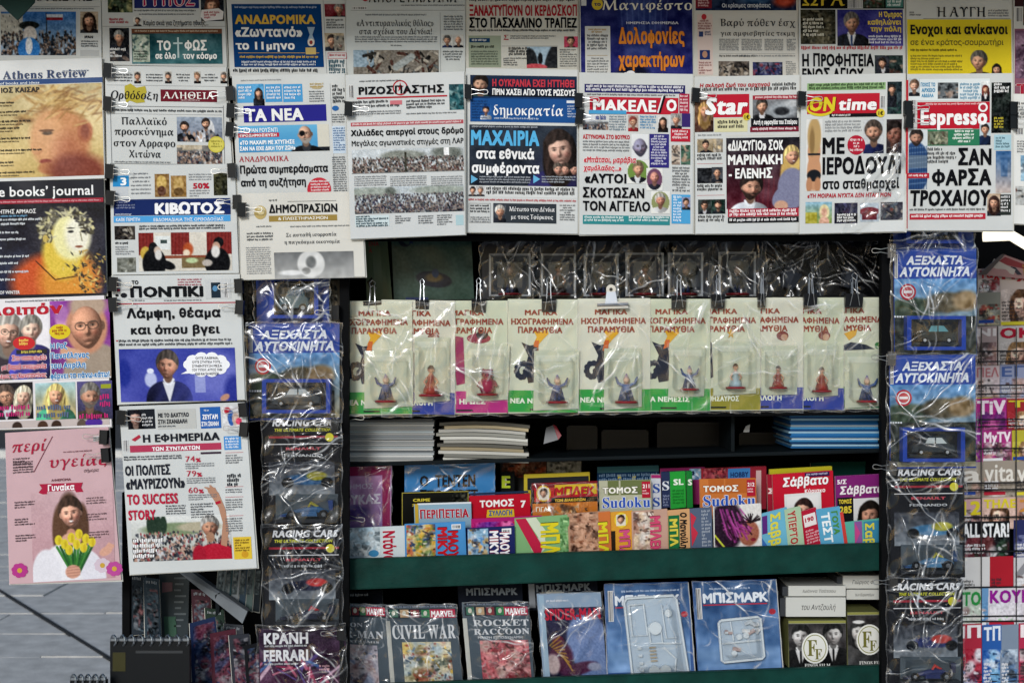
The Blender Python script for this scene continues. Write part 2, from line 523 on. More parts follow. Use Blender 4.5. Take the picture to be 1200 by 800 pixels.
EMB = 0.03
LST = 0.00034                              # thickness of one printed layer step
class Page:
    """a printed sheet hanging or standing in the stall. quad: its four corners (TL TR BR BL) as seen in the photograph"""
    def __init__(s, name, label, cat, quad, d0, paper='cdd0cf', m='news', group=None, curve=0.0034, tilt=0.0, th=0.003, nsheets=2, curl=0.0, seed=0, parent=None, fold=0.0, root=None):
        s.q = [np.array(p, float) for p in quad]
        s.bx = (min(p[0] for p in quad), min(p[1] for p in quad), max(p[0] for p in quad), max(p[1] for p in quad))
        s.d0, s.tilt, s.cv, s.curl, s.th, s.m, s.paper, s.fold = d0, tilt, curve, curl, th, M[m], paper, fold
        s.ex = (s.q[1] - s.q[0]) / (abs(s.q[1][0] - s.q[0][0]) or 1)
        s.ey = (s.q[3] - s.q[0]) / (abs(s.q[3][1] - s.q[0][1]) or 1)
        r = random.Random(hash(label) % 9999 if False else sum(map(ord, label)) + seed)
        s.r = r
        s.ph = [r.uniform(0, 6.28) for _ in range(6)]
        s.fr = [r.uniform(.7, 1.5) for _ in range(6)]
        mid = (s.q[2] + s.q[3]) / 2
        s.org = W(mid[0], mid[1], d0) if root is None else root.location.copy()
        s.root = root if root is not None else thing(name, label, cat, s.org, group)
        s.b = {'panel_print': Buf(), 'lettering': Buf(), 'fine_print': Buf()}
        s.crv, s.lift = r.uniform(.44, .56), r.uniform(-.16, .3)
        s.k = 0
        s.own = []
        s.nm = name
        # the sheet itself, front and back
        s.base('front_page' if m == 'news' else 'cover', 0, th)
        for i in range(nsheets):
            e = 1.2 + 1.1 * i
            q2 = [s.q[0] + (r.uniform(-.8, .8), 0), s.q[1] + (e * .7, r.uniform(0, 1)), s.q[2] + (e * r.uniform(.5, 1.1), e * r.uniform(.2, .9)), s.q[3] + (r.uniform(-1, .3), e * r.uniform(.2, .9))]
            s.base('inner_sheet', -(th / LST + 2 + 6 * i), .0015, q2, paper='cfcfc8')
    def dep(s, px, py, L=0):
        u = (px - s.bx[0]) / (s.bx[2] - s.bx[0]); v = (py - s.bx[1]) / (s.bx[3] - s.bx[1])
        c = np.sin(2 * math.pi * s.fr[0] * u * .8 + s.ph[0]) * .6 + np.sin(2 * math.pi * (s.fr[1] * v * .7 + .5 * u) + s.ph[1]) * .5 + np.sin(9 * s.fr[2] * (u - .6 * v) + s.ph[2]) * .25
        c *= s.cv
        if s.m is M['news']: c += .0008 * np.exp(-((v - s.crv) / .035) ** 2) - s.lift * np.maximum(0, v - .8) ** 2 * (u - .3)
        if s.curl: c += s.curl * np.maximum(0, u * .8 + v - 1.25) ** 2
        return s.d0 - c - s.tilt * v - L * LST
    def pt(s, px, py, L=0):
        return W(px, py, s.dep(px, py, L))
    def pts(s, px, py, L=0):
        px, py = np.asarray(px, float), np.asarray(py, float)
        y = s.dep(px, py, L); k = S * (D + y) / D
        return np.stack([(px - 600) * k, y, ZC + (400 - py) * k], -1)
    def base(s, name, L, th, q=None, paper=None):
        q = q or s.q
        nx = max(2, int((s.bx[2] - s.bx[0]) / 5)); ny = max(2, int((s.bx[3] - s.bx[1]) / 5))
        P, B = [], []
        for j in range(ny + 1):
            for i in range(nx + 1):
                u, v = i / nx, j / ny
                p = (q[0] * (1 - u) + q[1] * u) * (1 - v) + (q[3] * (1 - u) + q[2] * u) * v
                P.append((p[0], p[1]))
        P = s.pts([a[0] for a in P], [a[1] for a in P], L); B = P + (0, th, 0)
        n = len(P); g = lambda i, j: j * (nx + 1) + i
        F = [(g(i, j), g(i, j + 1), g(i + 1, j + 1), g(i + 1, j)) for j in range(ny) for i in range(nx)]
        Fb = [tuple(n + k for k in reversed(f)) for f in F]
        E = []
        for i in range(nx):
            E.append((g(i, 0), g(i + 1, 0), n + g(i + 1, 0), n + g(i, 0)))
            E.append((g(i + 1, ny), g(i, ny), n + g(i, ny), n + g(i + 1, ny)))
        for j in range(ny):
            E.append((g(0, j + 1), g(0, j), n + g(0, j), n + g(0, j + 1)))
            E.append((g(nx, j), g(nx, j + 1), n + g(nx, j + 1), n + g(nx, j)))
        mesh_obj(name, np.vstack([P, B]), F + Fb + E, s.m, s.root, [lin(paper or s.paper)] * (2 * n), s.org)
    def loc(s, x0, y0, x, y):
        return x0 + s.ex[0] * (x - x0) + s.ey[0] * (y - y0), y0 + s.ex[1] * (x - x0) + s.ey[1] * (y - y0)
    def lay(s, L):
        s.k += 1
        return L + 1 + min(s.k, 60) * .03
    def R(s, x0, y0, x1, y1, col, L=0, part='panel_print'):
        L = s.lay(L); b = s.b.setdefault(part, Buf())
        if (x1 - x0) * (y1 - y0) > 220 and min(x1 - x0, y1 - y0) > 4 and part == 'panel_print': b = Buf(); s.own.append(('printed_panel', b))
        nx = max(1, math.ceil((x1 - x0) / 5)); ny = max(1, math.ceil((y1 - y0) / 5))
        v = []
        for j in range(ny + 1):
            for i in range(nx + 1):
                v.append(s.loc(x0, y0, x0 + (x1 - x0) * i / nx, y0 + (y1 - y0) * j / ny))
        v = s.pts([a[0] for a in v], [a[1] for a in v], L)
        b.add(v, [(j * (nx + 1) + i, (j + 1) * (nx + 1) + i, (j + 1) * (nx + 1) + i + 1, j * (nx + 1) + i + 1) for j in range(ny) for i in range(nx)], lin(col))
        return s
    def Box(s, x0, y0, x1, y1, col, t=.5, L=0):
        s.R(x0, y0, x1, y0 + t, col, L); s.R(x0, y1 - t, x1, y1, col, L); s.R(x0, y0, x0 + t, y1, col, L); s.R(x1 - t, y0, x1, y1, col, L); return s
    def E(s, cx, cy, rx, ry, col, L=2, n=22):
        L = s.lay(L)
        v = [s.pt(cx, cy, L)]; f = []
        for k in range(n):
            a = 2 * math.pi * k / n
            v.append(s.pt(cx + math.cos(a) * rx, cy + math.sin(a) * ry, L))
            f.append((0, 1 + (k + 1) % n, 1 + k))
        b = s.b['panel_print']
        if rx * ry > 80: b = Buf(); s.own.append(('printed_badge', b))
        b.add(v, f, lin(col)); return s
    def G(s, pts, col, L=2):
        L = s.lay(L)
        b = s.b['panel_print']
        if (max(p[0] for p in pts) - min(p[0] for p in pts)) * (max(p[1] for p in pts) - min(p[1] for p in pts)) > 260: b = Buf(); s.own.append(('printed_shape', b))
        b.add([s.pt(x, y, L) for x, y in pts], [tuple(reversed(range(len(pts))))], lin(col)); return s
    def T(s, txt, x0, y0, x1, y1, col='17181b', st='b', sh=0.0, L=4, vert=0, out=None, out_of=None):
        """lettering that fills the box: y0 top of the capitals, y1 baseline; out = colour of an outline"""
        if out is not None:
            ob = Buf(); s.own.append(('lettering_outline', ob))
            for q_, (dx, dy) in enumerate(((-.8, 0), (.8, 0), (0, -.8), (0, .8), (.5, -.5))):
                s.T(txt, x0 + dx, y0 + dy, x1 + dx, y1 + dy, out, st if st == 's' else 'r', sh, L - .6, vert, None, ob)
        v, f = text_shape(txt, st)
        if not len(v): return s
        L = s.lay(L)
        tw = v[:, 0].max()
        w_, h_ = (x1 - x0, y1 - y0) if not vert else (y1 - y0, x1 - x0)
        X = v[:, 0] / tw * w_; Y = v[:, 1] / CAPH * h_
        X = X + Y * sh
        if not vert: px, py = x0 + X, y1 - Y
        else: px, py = x0 + Y, y0 + X
        lx, ly = s.loc(x0, y0, px, py)
        P = s.pts(lx, ly, L + EMB * (v3[:, 2] if (v3 := v).shape[1] > 2 else 0))
        if out_of is not None: b = out_of
        elif (x1 - x0) * (y1 - y0) > 160: b = Buf(); s.own.append(('lettering', b))
        else: b = s.b['fine_print']
        b.add(P, f, lin(col)); return s
    def F(s, x0, y0, x1, y1, col='5a5c60', lead=2.6, h=1.3, L=4, bold=0, center=0, jus=0):
        """rows of type too small to read"""
        L = s.lay(L); b = s.b['fine_print']; c = lin(col); r = s.r
        y = y0; V = []; Fc = []
        while y + h <= y1 + .6:
            end = x1 if (jus or r.random() < .75) else x0 + (x1 - x0) * r.uniform(.4, .9)
            x = x0 + ((x1 - end) / 2 if center else 0)
            if center: end = x1 - (x1 - end) / 2
            while x < end - .8:
                for _ in range(r.randint(2, 8)):
                    lw = h * r.uniform(.42, .62)
                    if x + lw > end: break
                    up = h * r.choice((0, 0, 0, .3, .3)); dn = h * r.choice((0, 0, 0, 0, .3))
                    k = r.random()
                    n = len(V)
                    for a, bb in ((x, y - up), (x + lw * (.75 if k < .5 else .95), y - up), (x + lw * (.9 if k < .5 else .6), y + h + dn), (x, y + h + dn)):
                        V.append(s.loc(x0, y0, a, bb))
                    Fc.append((n, n + 3, n + 2, n + 1))
                    x += lw + h * .2 * (0.7 if bold else 1)
                x += h * .5
            y += lead
        if V: b.add(s.pts([a[0] for a in V], [a[1] for a in V], L), Fc, c)
        return s
    def P(s, x0, y0, x1, y1, im, L=1, name='photograph'):
        """lay a picture on the page"""
        L = s.lay(L)
        ny, nx = im.a.shape[:2]
        xs = np.linspace(x0, x1, nx); ys = np.linspace(y0, y1, ny)
        XX, YY = np.meshgrid(xs, ys)
        v = s.pts(*s.loc(x0, y0, XX.ravel(), YY.ravel()), L)
        idx = np.arange(ny * nx).reshape(ny, nx)
        f = np.stack([idx[:-1, :-1], idx[1:, :-1], idx[1:, 1:], idx[:-1, 1:]], -1).reshape(-1, 4).tolist()
        mesh_obj(name, v, f, s.m, s.root, lin(im.a.reshape(-1, 3)), s.org)
        return s
    def H(s, x0, y0, x1, y1, bg='3c4250', r=None, cx=.5, cy=.42, L=1, noise=.09, **kw):
        """a small portrait picture of nobody in particular"""
        im = Im(x1 - x0, y1 - y0, bg); im.noise(.1, 6)
        im.head((x1 - x0) * cx, (y1 - y0) * cy, r or (y1 - y0) * .3, **kw)
        im.noise(noise, 1.2)
        return s.P(x0, y0, x1, y1, im, L)
    def crowd(s, x0, y0, x1, y1, sky='aab4bd', hz=.3, L=1, pal=None, size=1.6, mono=0):
        im = Im(x1 - x0, y1 - y0, sky); h = y1 - y0
        x = 0
        while x < x1 - x0:
            wd = s.r.uniform(6, 18); t = s.r.uniform(0, hz * h)
            im.rect(x, t, x + wd, h, [s.r.uniform(.3, .6)] * 3, .8); x += wd
        im.noise(.12, 3)
        im.mix((im.Y > hz * h) * .6, '3a3d45')
        im.crowd(hz * h, h, *([pal] if pal else []), size=size)
        im.noise(.08, 1)
        if mono: g = im.a.mean(-1, keepdims=True); im.a = g * .7 + im.a * .3
        return s.P(x0, y0, x1, y1, im, L)
    def mess(s, x0, y0, x1, y1, base='6a6660', pal=('2b2a2a', '8c857c', 'b9b2a6', '4b5a66', '7b3f34'), n=60, L=1, size=(.08, .3), name='photograph', grad=None):
        im = Im(x1 - x0, y1 - y0, base)
        if grad: im.grad(*grad)
        w_, h_ = x1 - x0, y1 - y0
        for _ in range(n // 2):
            im.ell(nrg.uniform(0, w_), nrg.uniform(0, h_), w_ * nrg.uniform(*size) * .8, h_ * nrg.uniform(*size) * .7, pal[nrg.integers(len(pal))], .6, .7, nrg.uniform(0, 180))
        for _ in range(int(n * 1.2)):
            x, y, a, l = nrg.uniform(0, w_), nrg.uniform(0, h_), nrg.uniform(0, 3.14), nrg.uniform(1.5, 7)
            k = np.clip(im.c(pal[nrg.integers(len(pal))]) * nrg.uniform(.6, 1.15), 0, 1)
            if nrg.random() < .5: im.line(x, y, x + math.cos(a) * l, y + math.sin(a) * l, nrg.uniform(.4, 1.3), k, .8)
            else: im.ell(x, y, nrg.uniform(.8, 3), nrg.uniform(.7, 2.2), k, .5, .8)
        im.noise(.1, 2).noise(.06, 1)
        return s.P(x0, y0, x1, y1, im, L, name)
    def bars(s, x0, y0, x1, y1, L=3):
        s.R(x0, y0, x1, y1, 'e8e8e8', L - .4)
        x = x0 + .3
        while x < x1 - .5:
            wd = s.r.choice((.35, .6, .9)); s.R(x, y0 + .5, min(x + wd, x1), y1 - .5, '202022', L); x += wd + s.r.choice((.4, .7))
        return s
    def done(s):
        for k, b in s.b.items():
            if b.v:
                o = b.build(k, s.m, s.root, s.org)
                if k == 'fine_print': o['kind'] = 'stuff'
        for k, b in s.own:
            if b.v: b.build(k, s.m, s.root, s.org)
        return s.root

def film(root, quad, d, amp=.006, lines=7, m='film', name='plastic_wrap', seed=1, n=44, bulge=.0):
    """crinkled clear wrap in front of a pack: long folds fan out from its gathered corners"""
    r = random.Random(seed)
    q = [np.array(p, float) for p in quad]
    wq, hq = abs(q[1][0] - q[0][0]), abs(q[3][1] - q[0][1])
    nx, ny = int(wq / .95), int(hq / .95)
    A, B = np.meshgrid(np.linspace(0, 1, nx + 1), np.linspace(0, 1, ny + 1))
    asp = hq / wq
    Hh = np.zeros_like(A); C = np.zeros_like(A)
    hubs = [(r.uniform(-.1, .3), r.uniform(-.1, .2)), (r.uniform(.7, 1.1), r.uniform(-.1, .2)), (r.uniform(0, 1), r.uniform(.5, 1.1)), (r.uniform(.8, 1.1), r.uniform(.4, 1.1))]
    for k in range(int(lines * 2.0)):
        hx, hy = hubs[r.choice((0, 1, 1, 2, 3))]
        hx += r.gauss(0, .08); hy += r.gauss(0, .08)
        an = r.uniform(0, 6.28) if r.random() < .4 else math.atan2(.55 * asp - hy * asp, .5 - hx) + r.gauss(0, .45)
        L = r.uniform(.25, .95); cv = r.gauss(0, .25)
        dx, dy = A - hx, (B - hy) * asp
        along = dx * math.cos(an) + dy * math.sin(an); across = -dx * math.sin(an) + dy * math.cos(an) - cv * along ** 2 - .012 * np.sin(along * 19 + k)
        tp = np.clip(along / L, 0, 1) * np.clip(1.15 - along / L, 0, 1) * 3
        tp = np.clip(tp, 0, 1) * (along > 0)
        wd = r.uniform(.45, 1.1) / wq
        C += tp * np.exp(-(across / wd) ** 2) * r.choice((.2, .3, .4, .6, .95))  # white streak painted along the fold in place of its highlight
        Hh += tp * np.exp(-(across / (wd * 3.2)) ** 2) * r.uniform(.3, 1) * (.6 + .4 * np.sin(along * 14 + k))
    Hh += .3 * np.sin(A * 15 + B * 5 + seed) * np.sin(B * 11 * asp + seed * 2)
    rng = np.random.default_rng(seed)
    for k in range(int(lines * 1.5)):                      # small glints painted in where the wrap is crumpled
        cx, cy, a_ = rng.uniform(0, 1), rng.uniform(0, 1), rng.uniform(0, 3.14)
        dx, dy = A - cx, (B - cy) * asp
        u, v = dx * math.cos(a_) + dy * math.sin(a_), -dx * math.sin(a_) + dy * math.cos(a_)
        C += np.exp(-(u / (4.5 / wq)) ** 2 - ((v - 9 * u * u) / (.8 / wq)) ** 2) * rng.uniform(.15, .6)
    E = np.minimum(np.minimum(A, 1 - A) * wq, np.minimum(B, 1 - B) * hq)
    C += np.exp(-(E / 1.0) ** 2) * .22
    C = np.clip(C * .9, 0, .92) * np.clip(.35 + .65 * np.sin(A * 7 + B * 9 + seed) ** 2, 0, 1) + 0.0
    ed = np.clip(E / 4, 0, 1)
    PX = (q[0][0] * (1 - A) + q[1][0] * A) * (1 - B) + (q[3][0] * (1 - A) + q[2][0] * A) * B
    PY = (q[0][1] * (1 - A) + q[1][1] * A) * (1 - B) + (q[3][1] * (1 - A) + q[2][1] * A) * B
    PX = PX + .9 * np.sin(B * 23 + seed) * (1 - ed); PY = PY + .9 * np.sin(A * 19 + seed) * (1 - ed)
    y = d - amp * .5 * Hh * ed
    k = S * (D + y) / D
    V = np.stack([(PX - 600) * k, y, ZC + (400 - PY) * k], -1).reshape(-1, 3)
    idx = np.arange(V.shape[0]).reshape(ny + 1, nx + 1)
    F_ = np.stack([idx[:-1, :-1], idx[1:, :-1], idx[1:, 1:], idx[:-1, 1:]], -1).reshape(-1, 4).tolist()
    return mesh_obj(name, V, F_, M[m], root, np.repeat(C.reshape(-1, 1), 3, 1), root.location, smooth=True)

def px_box(b, x0, y0, x1, y1, d, th, col=(.5, .5, .5)):
    """box whose front face fills that rectangle of the photograph at depth d, th metres deep"""
    p, q = W(x0, y1, d), W(x1, y0, d)
    b.box((p.x, d, p.z), (q.x, d + th, q.z), col)

def tray(root, quad, d, th, m='blister', name='blister'):
    """rounded clear tray standing proud of its card"""
    q = [np.array(p, float) for p in quad]
    n = 10; v = []
    for j in range(n + 1):
        for i in range(n + 1):
            a, b = i / n, j / n
            p = (q[0] * (1 - a) + q[1] * a) * (1 - b) + (q[3] * (1 - a) + q[2] * a) * b
            e = min(a, 1 - a) * n; g = min(b, 1 - b) * n
            h = 0 if min(e, g) < .5 else (0.15 if min(e, g) < 1.5 else 1)
            v.append(W(p[0], p[1], d - th * h - .001))
    f = [(j * (n + 1) + i, (j + 1) * (n + 1) + i, (j + 1) * (n + 1) + i + 1, j * (n + 1) + i + 1) for j in range(n) for i in range(n)]
    return mesh_obj(name, v, f, M[m], root, None, root.location)

# ---------------------------------------------------------------- binder clips
def clip_proto(dirn, name='binder_clip'):
    """jaws on a sheet's side edge; the wire handle folds back over the sheet"""
    root = thing(name, 'x', 'clip', (0, 0, 0), 'binder clips on the papers')
    b = Buf(); s = 0.0022
    w_, h_ = 4.6 * s, 8.2 * s
    # wedge: wide spine outside, thin lips over the sheet
    x0, x1 = -dirn * w_, dirn * w_
    V = [(x0, -.011, -h_), (x0, .009, -h_), (x0, .009, h_), (x0, -.011, h_), (x1, -.004, -h_), (x1, .002, -h_), (x1, .002, h_), (x1, -.004, h_)]
    Fs = [(0, 1, 2, 3), (4, 7, 6, 5), (0, 3, 7, 4), (1, 5, 6, 2), (3, 2, 6, 7), (0, 4, 5, 1)]
    b.add(V, Fs, (.01, .01, .012))
    b.tube([(x1, -.0045, -h_ - .0002), (x1, -.0045, h_ + .0002)], .0014)
    b.build('clip_body', M['black'], root, (0, 0, 0))
    t = Buf(); L = 19 * s; hh = 3.6 * s
    pts = [(x1, -.006, hh * .9), (x1 + dirn * L * .45, -.0085, hh * .45), (x1 + dirn * L * .78, -.009, hh * .75), (x1 + dirn * L * .95, -.009, hh * .6), (x1 + dirn * L, -.009, 0),
           (x1 + dirn * L * .95, -.009, -hh * .6), (x1 + dirn * L * .78, -.009, -hh * .75), (x1 + dirn * L * .45, -.0085, -hh * .45), (x1, -.006, -hh * .9)]
    t.tube(pts, .0011, 6)
    t.build('clip_handle', M['steel'], root, (0, 0, 0))
    return root

def copy_thing(o, loc, label, group=None, rot=None, scale=None):
    c = o.copy(); COL.objects.link(c); c.location = loc
    for ch in o.children:
        d = ch.copy(); COL.objects.link(d); d.parent = c
        for g in ch.children:
            e = g.copy(); COL.objects.link(e); e.parent = d
    c['label'] = label
    if group: c['group'] = group
    if rot is not None: c.rotation_euler = (0, rot, 0)
    if scale is not None: c.scale = (scale,) * 3
    return c

_cl = {}
def clip(px, py, d, dirn, label, rot=0.0):
    if dirn not in _cl:
        _cl[dirn] = clip_proto(dirn); o = _cl[dirn]; o.location = W(px, py, d); o.rotation_euler = (0, R(rot), 0); o['label'] = label
        return o
    return copy_thing(_cl[dirn], W(px, py, d), label, rot=R(rot))

def top_clip(px, py, d, wd, label):
    """a large clip on the rail, jaws down, handle up"""
    root = thing('binder_clip', label, 'clip', W(px, py, d), 'binder clips along the rail')
    o = root.location; s = 0.0022
    b = Buf(); w_, h_ = wd / 2 * s, 8 * s
    b.add([o + Vector(p) for p in [(-w_, -.016, h_), (w_, -.016, h_), (w_, .008, h_), (-w_, .008, h_), (-w_, -.004, -h_), (w_, -.004, -h_), (w_, .001, -h_), (-w_, .001, -h_)]],
          [(0, 1, 2, 3), (4, 7, 6, 5), (0, 4, 5, 1), (1, 5, 6, 2), (2, 6, 7, 3), (3, 7, 4, 0)], (.01, .01, .01))
    b.tube([o + Vector((-w_, -.004, -h_)), o + Vector((w_, -.004, -h_))], .0015)
    b.build('clip_body', M['black'], root, o)
    for sg, col in ((-.010, 0), (.004, 1)):
        t = Buf()
        zz = h_ + (24 if col == 0 else 18) * s
        tp = [(-w_ * .55, sg - .006, -h_ * .8 if col == 0 else h_ * .8), (-w_ * .3, sg - .01, h_ * .9), (-w_ * .22, sg - .004, zz * .8), (-w_ * .32, sg - .002, zz * .94), (0, sg, zz + .003), (w_ * .32, sg - .002, zz * .94), (w_ * .22, sg - .004, zz * .8), (w_ * .3, sg - .01, h_ * .9), (w_ * .55, sg - .006, -h_ * .8 if col == 0 else h_ * .8)]
        t.tube([o + Vector(p) for p in tp], .0009, 6)
        t.build('clip_handle', M['steel'], root, o)
    return root
# ================================================================ the setting
def struct(o): o['kind'] = 'structure'; return o
b = Buf(); b.box((-260, -60, -.30), (260, 400, -.03))
ground = struct(b.build('ground', M['joint'], None, (0, 0, 0)))
# paving stones of the pedestrian street, seen past the papers
stone = None
k = 0
ang = R(0)
Y = 1.2
row = 0
while Y < 15:
    X = -9.0 + (row % 2) * .55
    while X < -.6 - (0 if Y > 2 else .6):
        dz = rnd.uniform(-.004, .004)
        if stone is None:
            b = Buf(); g = .0045
            b.box((g, g, -.05), (1.1 - g, .55 - g, 0))
            me = bmesh.new(); o = b.build('paving_stone', M['paving'], ground, (0, 0, 0))
            me.from_mesh(o.data); bmesh.ops.bevel(me, geom=[e for e in me.edges], offset=.006, segments=1); me.to_mesh(o.data); me.free()
            stone = o
        else:
            o = stone.copy(); COL.objects.link(o); o.parent = ground
        o.location = (X, Y, dz); o.rotation_euler = (rnd.uniform(-.004, .004), rnd.uniform(-.004, .004), 0)
        X += 1.1
        k += 1
        if k > 290: break
    if k > 290: break
    Y += .55; row += 1
b = Buf(); b.box((-200, -50, -.1), (200, .9, -.0005))
struct(b.build('pavement', M['paving'], None, (0, 0, 0)))
# drain channel crossing the paving diagonally
p0, p1 = Vector((-8.95, 13.6, .006)), Vector((-1.39, 2.4, .006))
dr = (p1 - p0).normalized(); sx = Vector((-dr.y, dr.x, 0)) * .012
b = Buf(); b.add([p0 - sx, p1 - sx, p1 + sx, p0 + sx, p0 - sx - Vector((0, 0, .04)), p1 - sx - Vector((0, 0, .04)), p1 + sx - Vector((0, 0, .04)), p0 + sx - Vector((0, 0, .04))],
                 [(0, 1, 2, 3), (7, 6, 5, 4), (0, 4, 5, 1), (1, 5, 6, 2), (2, 6, 7, 3), (3, 7, 4, 0)])
tag(b.build('drain_channel', M['tyre'], None, p0), 'narrow dark drain channel running diagonally across the grey paving', 'drain')
b = Buf(); b.box((-120, 15.5, -.02), (120, 30, -.008)); struct(b.build('road', M['road'], None, (0, 0, 0)))
b = Buf(); b.box((-120, 15.2, -.02), (120, 15.5, .10)); struct(b.build('kerb', M['paving'], None, (0, 0, 0)))
# building across the street
bt = thing('street_building', 'dark shop building across the street beyond the grey paving', 'building', (-10, 31, 0))
b = Buf(); b.box((-45, 31, 0), (30, 40, 13)); b.build('wall', M['wall'], bt, (-10, 31, 0))
win = None
for fl in range(4):
    for i in range(14):
        if win is None:
            b = Buf(); b.box((-1.0, 30.9, .6), (1.0, 31.05, 2.6), (.1, .1, .1)); win = b.build('window', M['glass'], bt, (0, 31, 0))
            win.location = (-34 + 10, 0, 0)
            b = Buf(); b.box((-1.1, 30.86, .5), (1.1, 30.99, .62)); fr = b.build('sill', M['paving'], win, (0, 31, 0))
        else:
            o = win.copy(); COL.objects.link(o); o.parent = bt; o.location = (-24 + i * 4.6, 0, fl * 3.2)
            c = fr.copy(); COL.objects.link(c); c.parent = o

# ================================================================ the kiosk
ko = Vector((0, .3, 0))
kiosk = thing('kiosk', 'dark newspaper kiosk with green shelf boards covered in hanging papers', 'kiosk', ko)
def kpart(name, m, fn, parent=None):
    b = Buf(); fn(b); return b.build(name, M[m], parent or kiosk, ko)
def slab(x0, x1, y0, y1, z0, z1): return lambda b: b.box((x0, y0, z0), (x1, y1, z1))
X_ = lambda px, d=0: W(px, 0, d).x
Z_ = lambda py, d=0: W(0, py, d).z
kpart('back_panel', 'dark', slab(X_(150, .6), X_(1062, .6), .62, .66, .0, 2.6))
kpart('side_panel', 'dark', slab(X_(1040, .12), X_(1040, .12) + .02, .12, .62, .0, 2.6))
kpart('side_panel', 'dark', slab(X_(400, .2) - .05, X_(400, .2) - .03, .16, .62, .0, 2.6))
kpart('roof', 'dark', slab(-1.5, 1.06, -.25, 1.0, 2.62, 2.70))
kpart('floor_board', 'dark', slab(-1.1, 1.2, .06, .62, .02, .10))
kpart('side_panel', 'dark', slab(-1.70, -1.02, .045, .06, 1.42, 2.62))     # board the outer papers hang on
for px, d, z0 in ((128, .035, 1.0), (277, .03, 1.02), (404, .03, .02), (1037, .05, .02), (1188, .05, 2.26), (-60, .05, 0)):
    x = X_(px, d)
    kpart('frame_post', 'dark', slab(x - .012, x + .012, d - .012, d + .014, z0, 2.62))
for zpy, d in ((-8, .03), (96, .03), (278, .03)):
    z = Z_(zpy, d)
    kpart('cross_rail', 'dark', slab(-1.5, 1.3 if zpy < 200 else .97, d - .006, d + .012, z - .01, z + .01))
# shelf boards
def board(name, m, quad, d, th, bev=True):
    b = Buf(); b.hexa([W(x, y, d) for x, y in quad], th)
    o = b.build(name, M[m], kiosk, ko)
    bm = bmesh.new(); bm.from_mesh(o.data); bmesh.ops.bevel(bm, geom=bm.edges[:], offset=.003, segments=2, affect='EDGES'); bm.to_mesh(o.data); bm.free()
    return o
board('hanging_rail', 'dark', [(402, 484), (1040, 478), (1040, 486), (402, 492)], .125, .02)
board('shelf_board', 'shelf', [(402, 543), (1036, 526), (1036, 530), (402, 547)], .16, .44)
board('divider', 'shelf', [(857, 486), (861, 486), (861, 530), (857, 530)], .20, .40)
board('fascia_board', 'green', [(404, 655), (1033, 636), (1034, 668), (404, 691)], .065, .02)
board('shelf_board', 'dark', [(404, 664), (1033, 646), (1033, 652), (404, 670)], .09, .5)
board('fascia_board', 'green', [(404, 803), (1032, 779), (1032, 830), (404, 850)], .065, .02)
board('shelf_board', 'dark', [(404, 808), (1032, 788), (1032, 796), (404, 816)], .09, .5)
board('cross_rail', 'dark', [(404, 352), (1040, 346), (1040, 352), (404, 358)], .16, .012)
# awning over the front, with one corner of its valance hanging into view
def awn(b):
    A = [(-2.3, -.02, 2.64), (2.3, -.02, 2.64), (2.3, -.50, 2.53), (-2.3, -.50, 2.53)]
    b.add(A + [(x, y, z + .02) for x, y, z in A], [(0, 3, 2, 1), (4, 5, 6, 7), (0, 1, 5, 4), (1, 2, 6, 5), (2, 3, 7, 6), (3, 0, 4, 7)])
kpart('awning', 'awning', awn)
def tip(b):
    q = [W(-20, -14, -.16), W(41, -6, -.16), W(40, 3, -.16), W(20, 24, -.16), W(1, 6, -.16), W(-20, 4, -.16)]
    b.add(q + [p + Vector((0, .006, 0)) for p in q], [(0, 5, 4, 3, 2, 1), (6, 7, 8, 9, 10, 11)] + [(i, (i + 1) % 6, 6 + (i + 1) % 6, 6 + i) for i in range(6)])
kpart('awning_corner', 'awning', tip)
# ================================================================ newspapers
G1, G2 = 'newspapers hanging in the top row', 'newspapers hanging in the second row'
def news(label, quad, d, group=None, name='newspaper', cat='newspaper', **kw): return Page(name, label, cat, quad, d, group=group, **kw)
BK = '15161a'
DT = .02
# ---- top row
p = news('newspaper with a colour photograph of a street protest and a small portrait', [(-14, -8), (118, -8), (119, 74), (-14, 76)], -.01, G1, curve=.002)
im = Im(88, 51, '6d93c4').grad('3f74b4', 'a7b9c9'); im.rect(0, 2, 26, 34, 'c2c0b6'); im.noise(.08, 4)
for i in range(9): im.rect(2 + i * 2.6, 4 + (i % 3) * 6, 3.4 + i * 2.6, 7 + (i % 3) * 6, '3a3d44')
im.crowd(22, 51, ('141820', '20262e', '2a3038', '5b4a40', '8a8f96'), 2.0)
im.rect(53, 3, 73, 7, 'e2e2e4').rect(53, 7, 73, 10, '8d1f28').line(53, 2, 54, 30, .6, '2a2a2a')
im.ell(33, 16, 12, 5, '1f2422').ell(34, 26, 8, 9, 'd6cfc9').ell(33, 44, 13, 14, '2f74bc').ell(33, 40, 4, 10, 'dfe2e6').noise(.1, 1.4)
p.P(1, 14, 89, 65, im); p.H(94, 14, 115, 39, bg='b8a48c', hair='2a1d18', longh=.4, cloth='2a2d33', r=8)
p.R(-10, 8, 117, 8.5, '8a8c8e'); p.F(30, 10, 110, 11, lead=2.4, h=1.1); p.T('ΑΠΟΨΕΙΣ ΤΗΣ', 22, -9, 108, 1.5, BK, 's')
p.T('ΙΡΑΝ', 99, 42, 109, 45, BK, 'k'); p.F(95, 48, 115, 57, lead=2.8, h=1.3, center=1, col='33353a'); p.R(94, 59, 116, 66, 'b9bbbb', L=-.3); p.done()

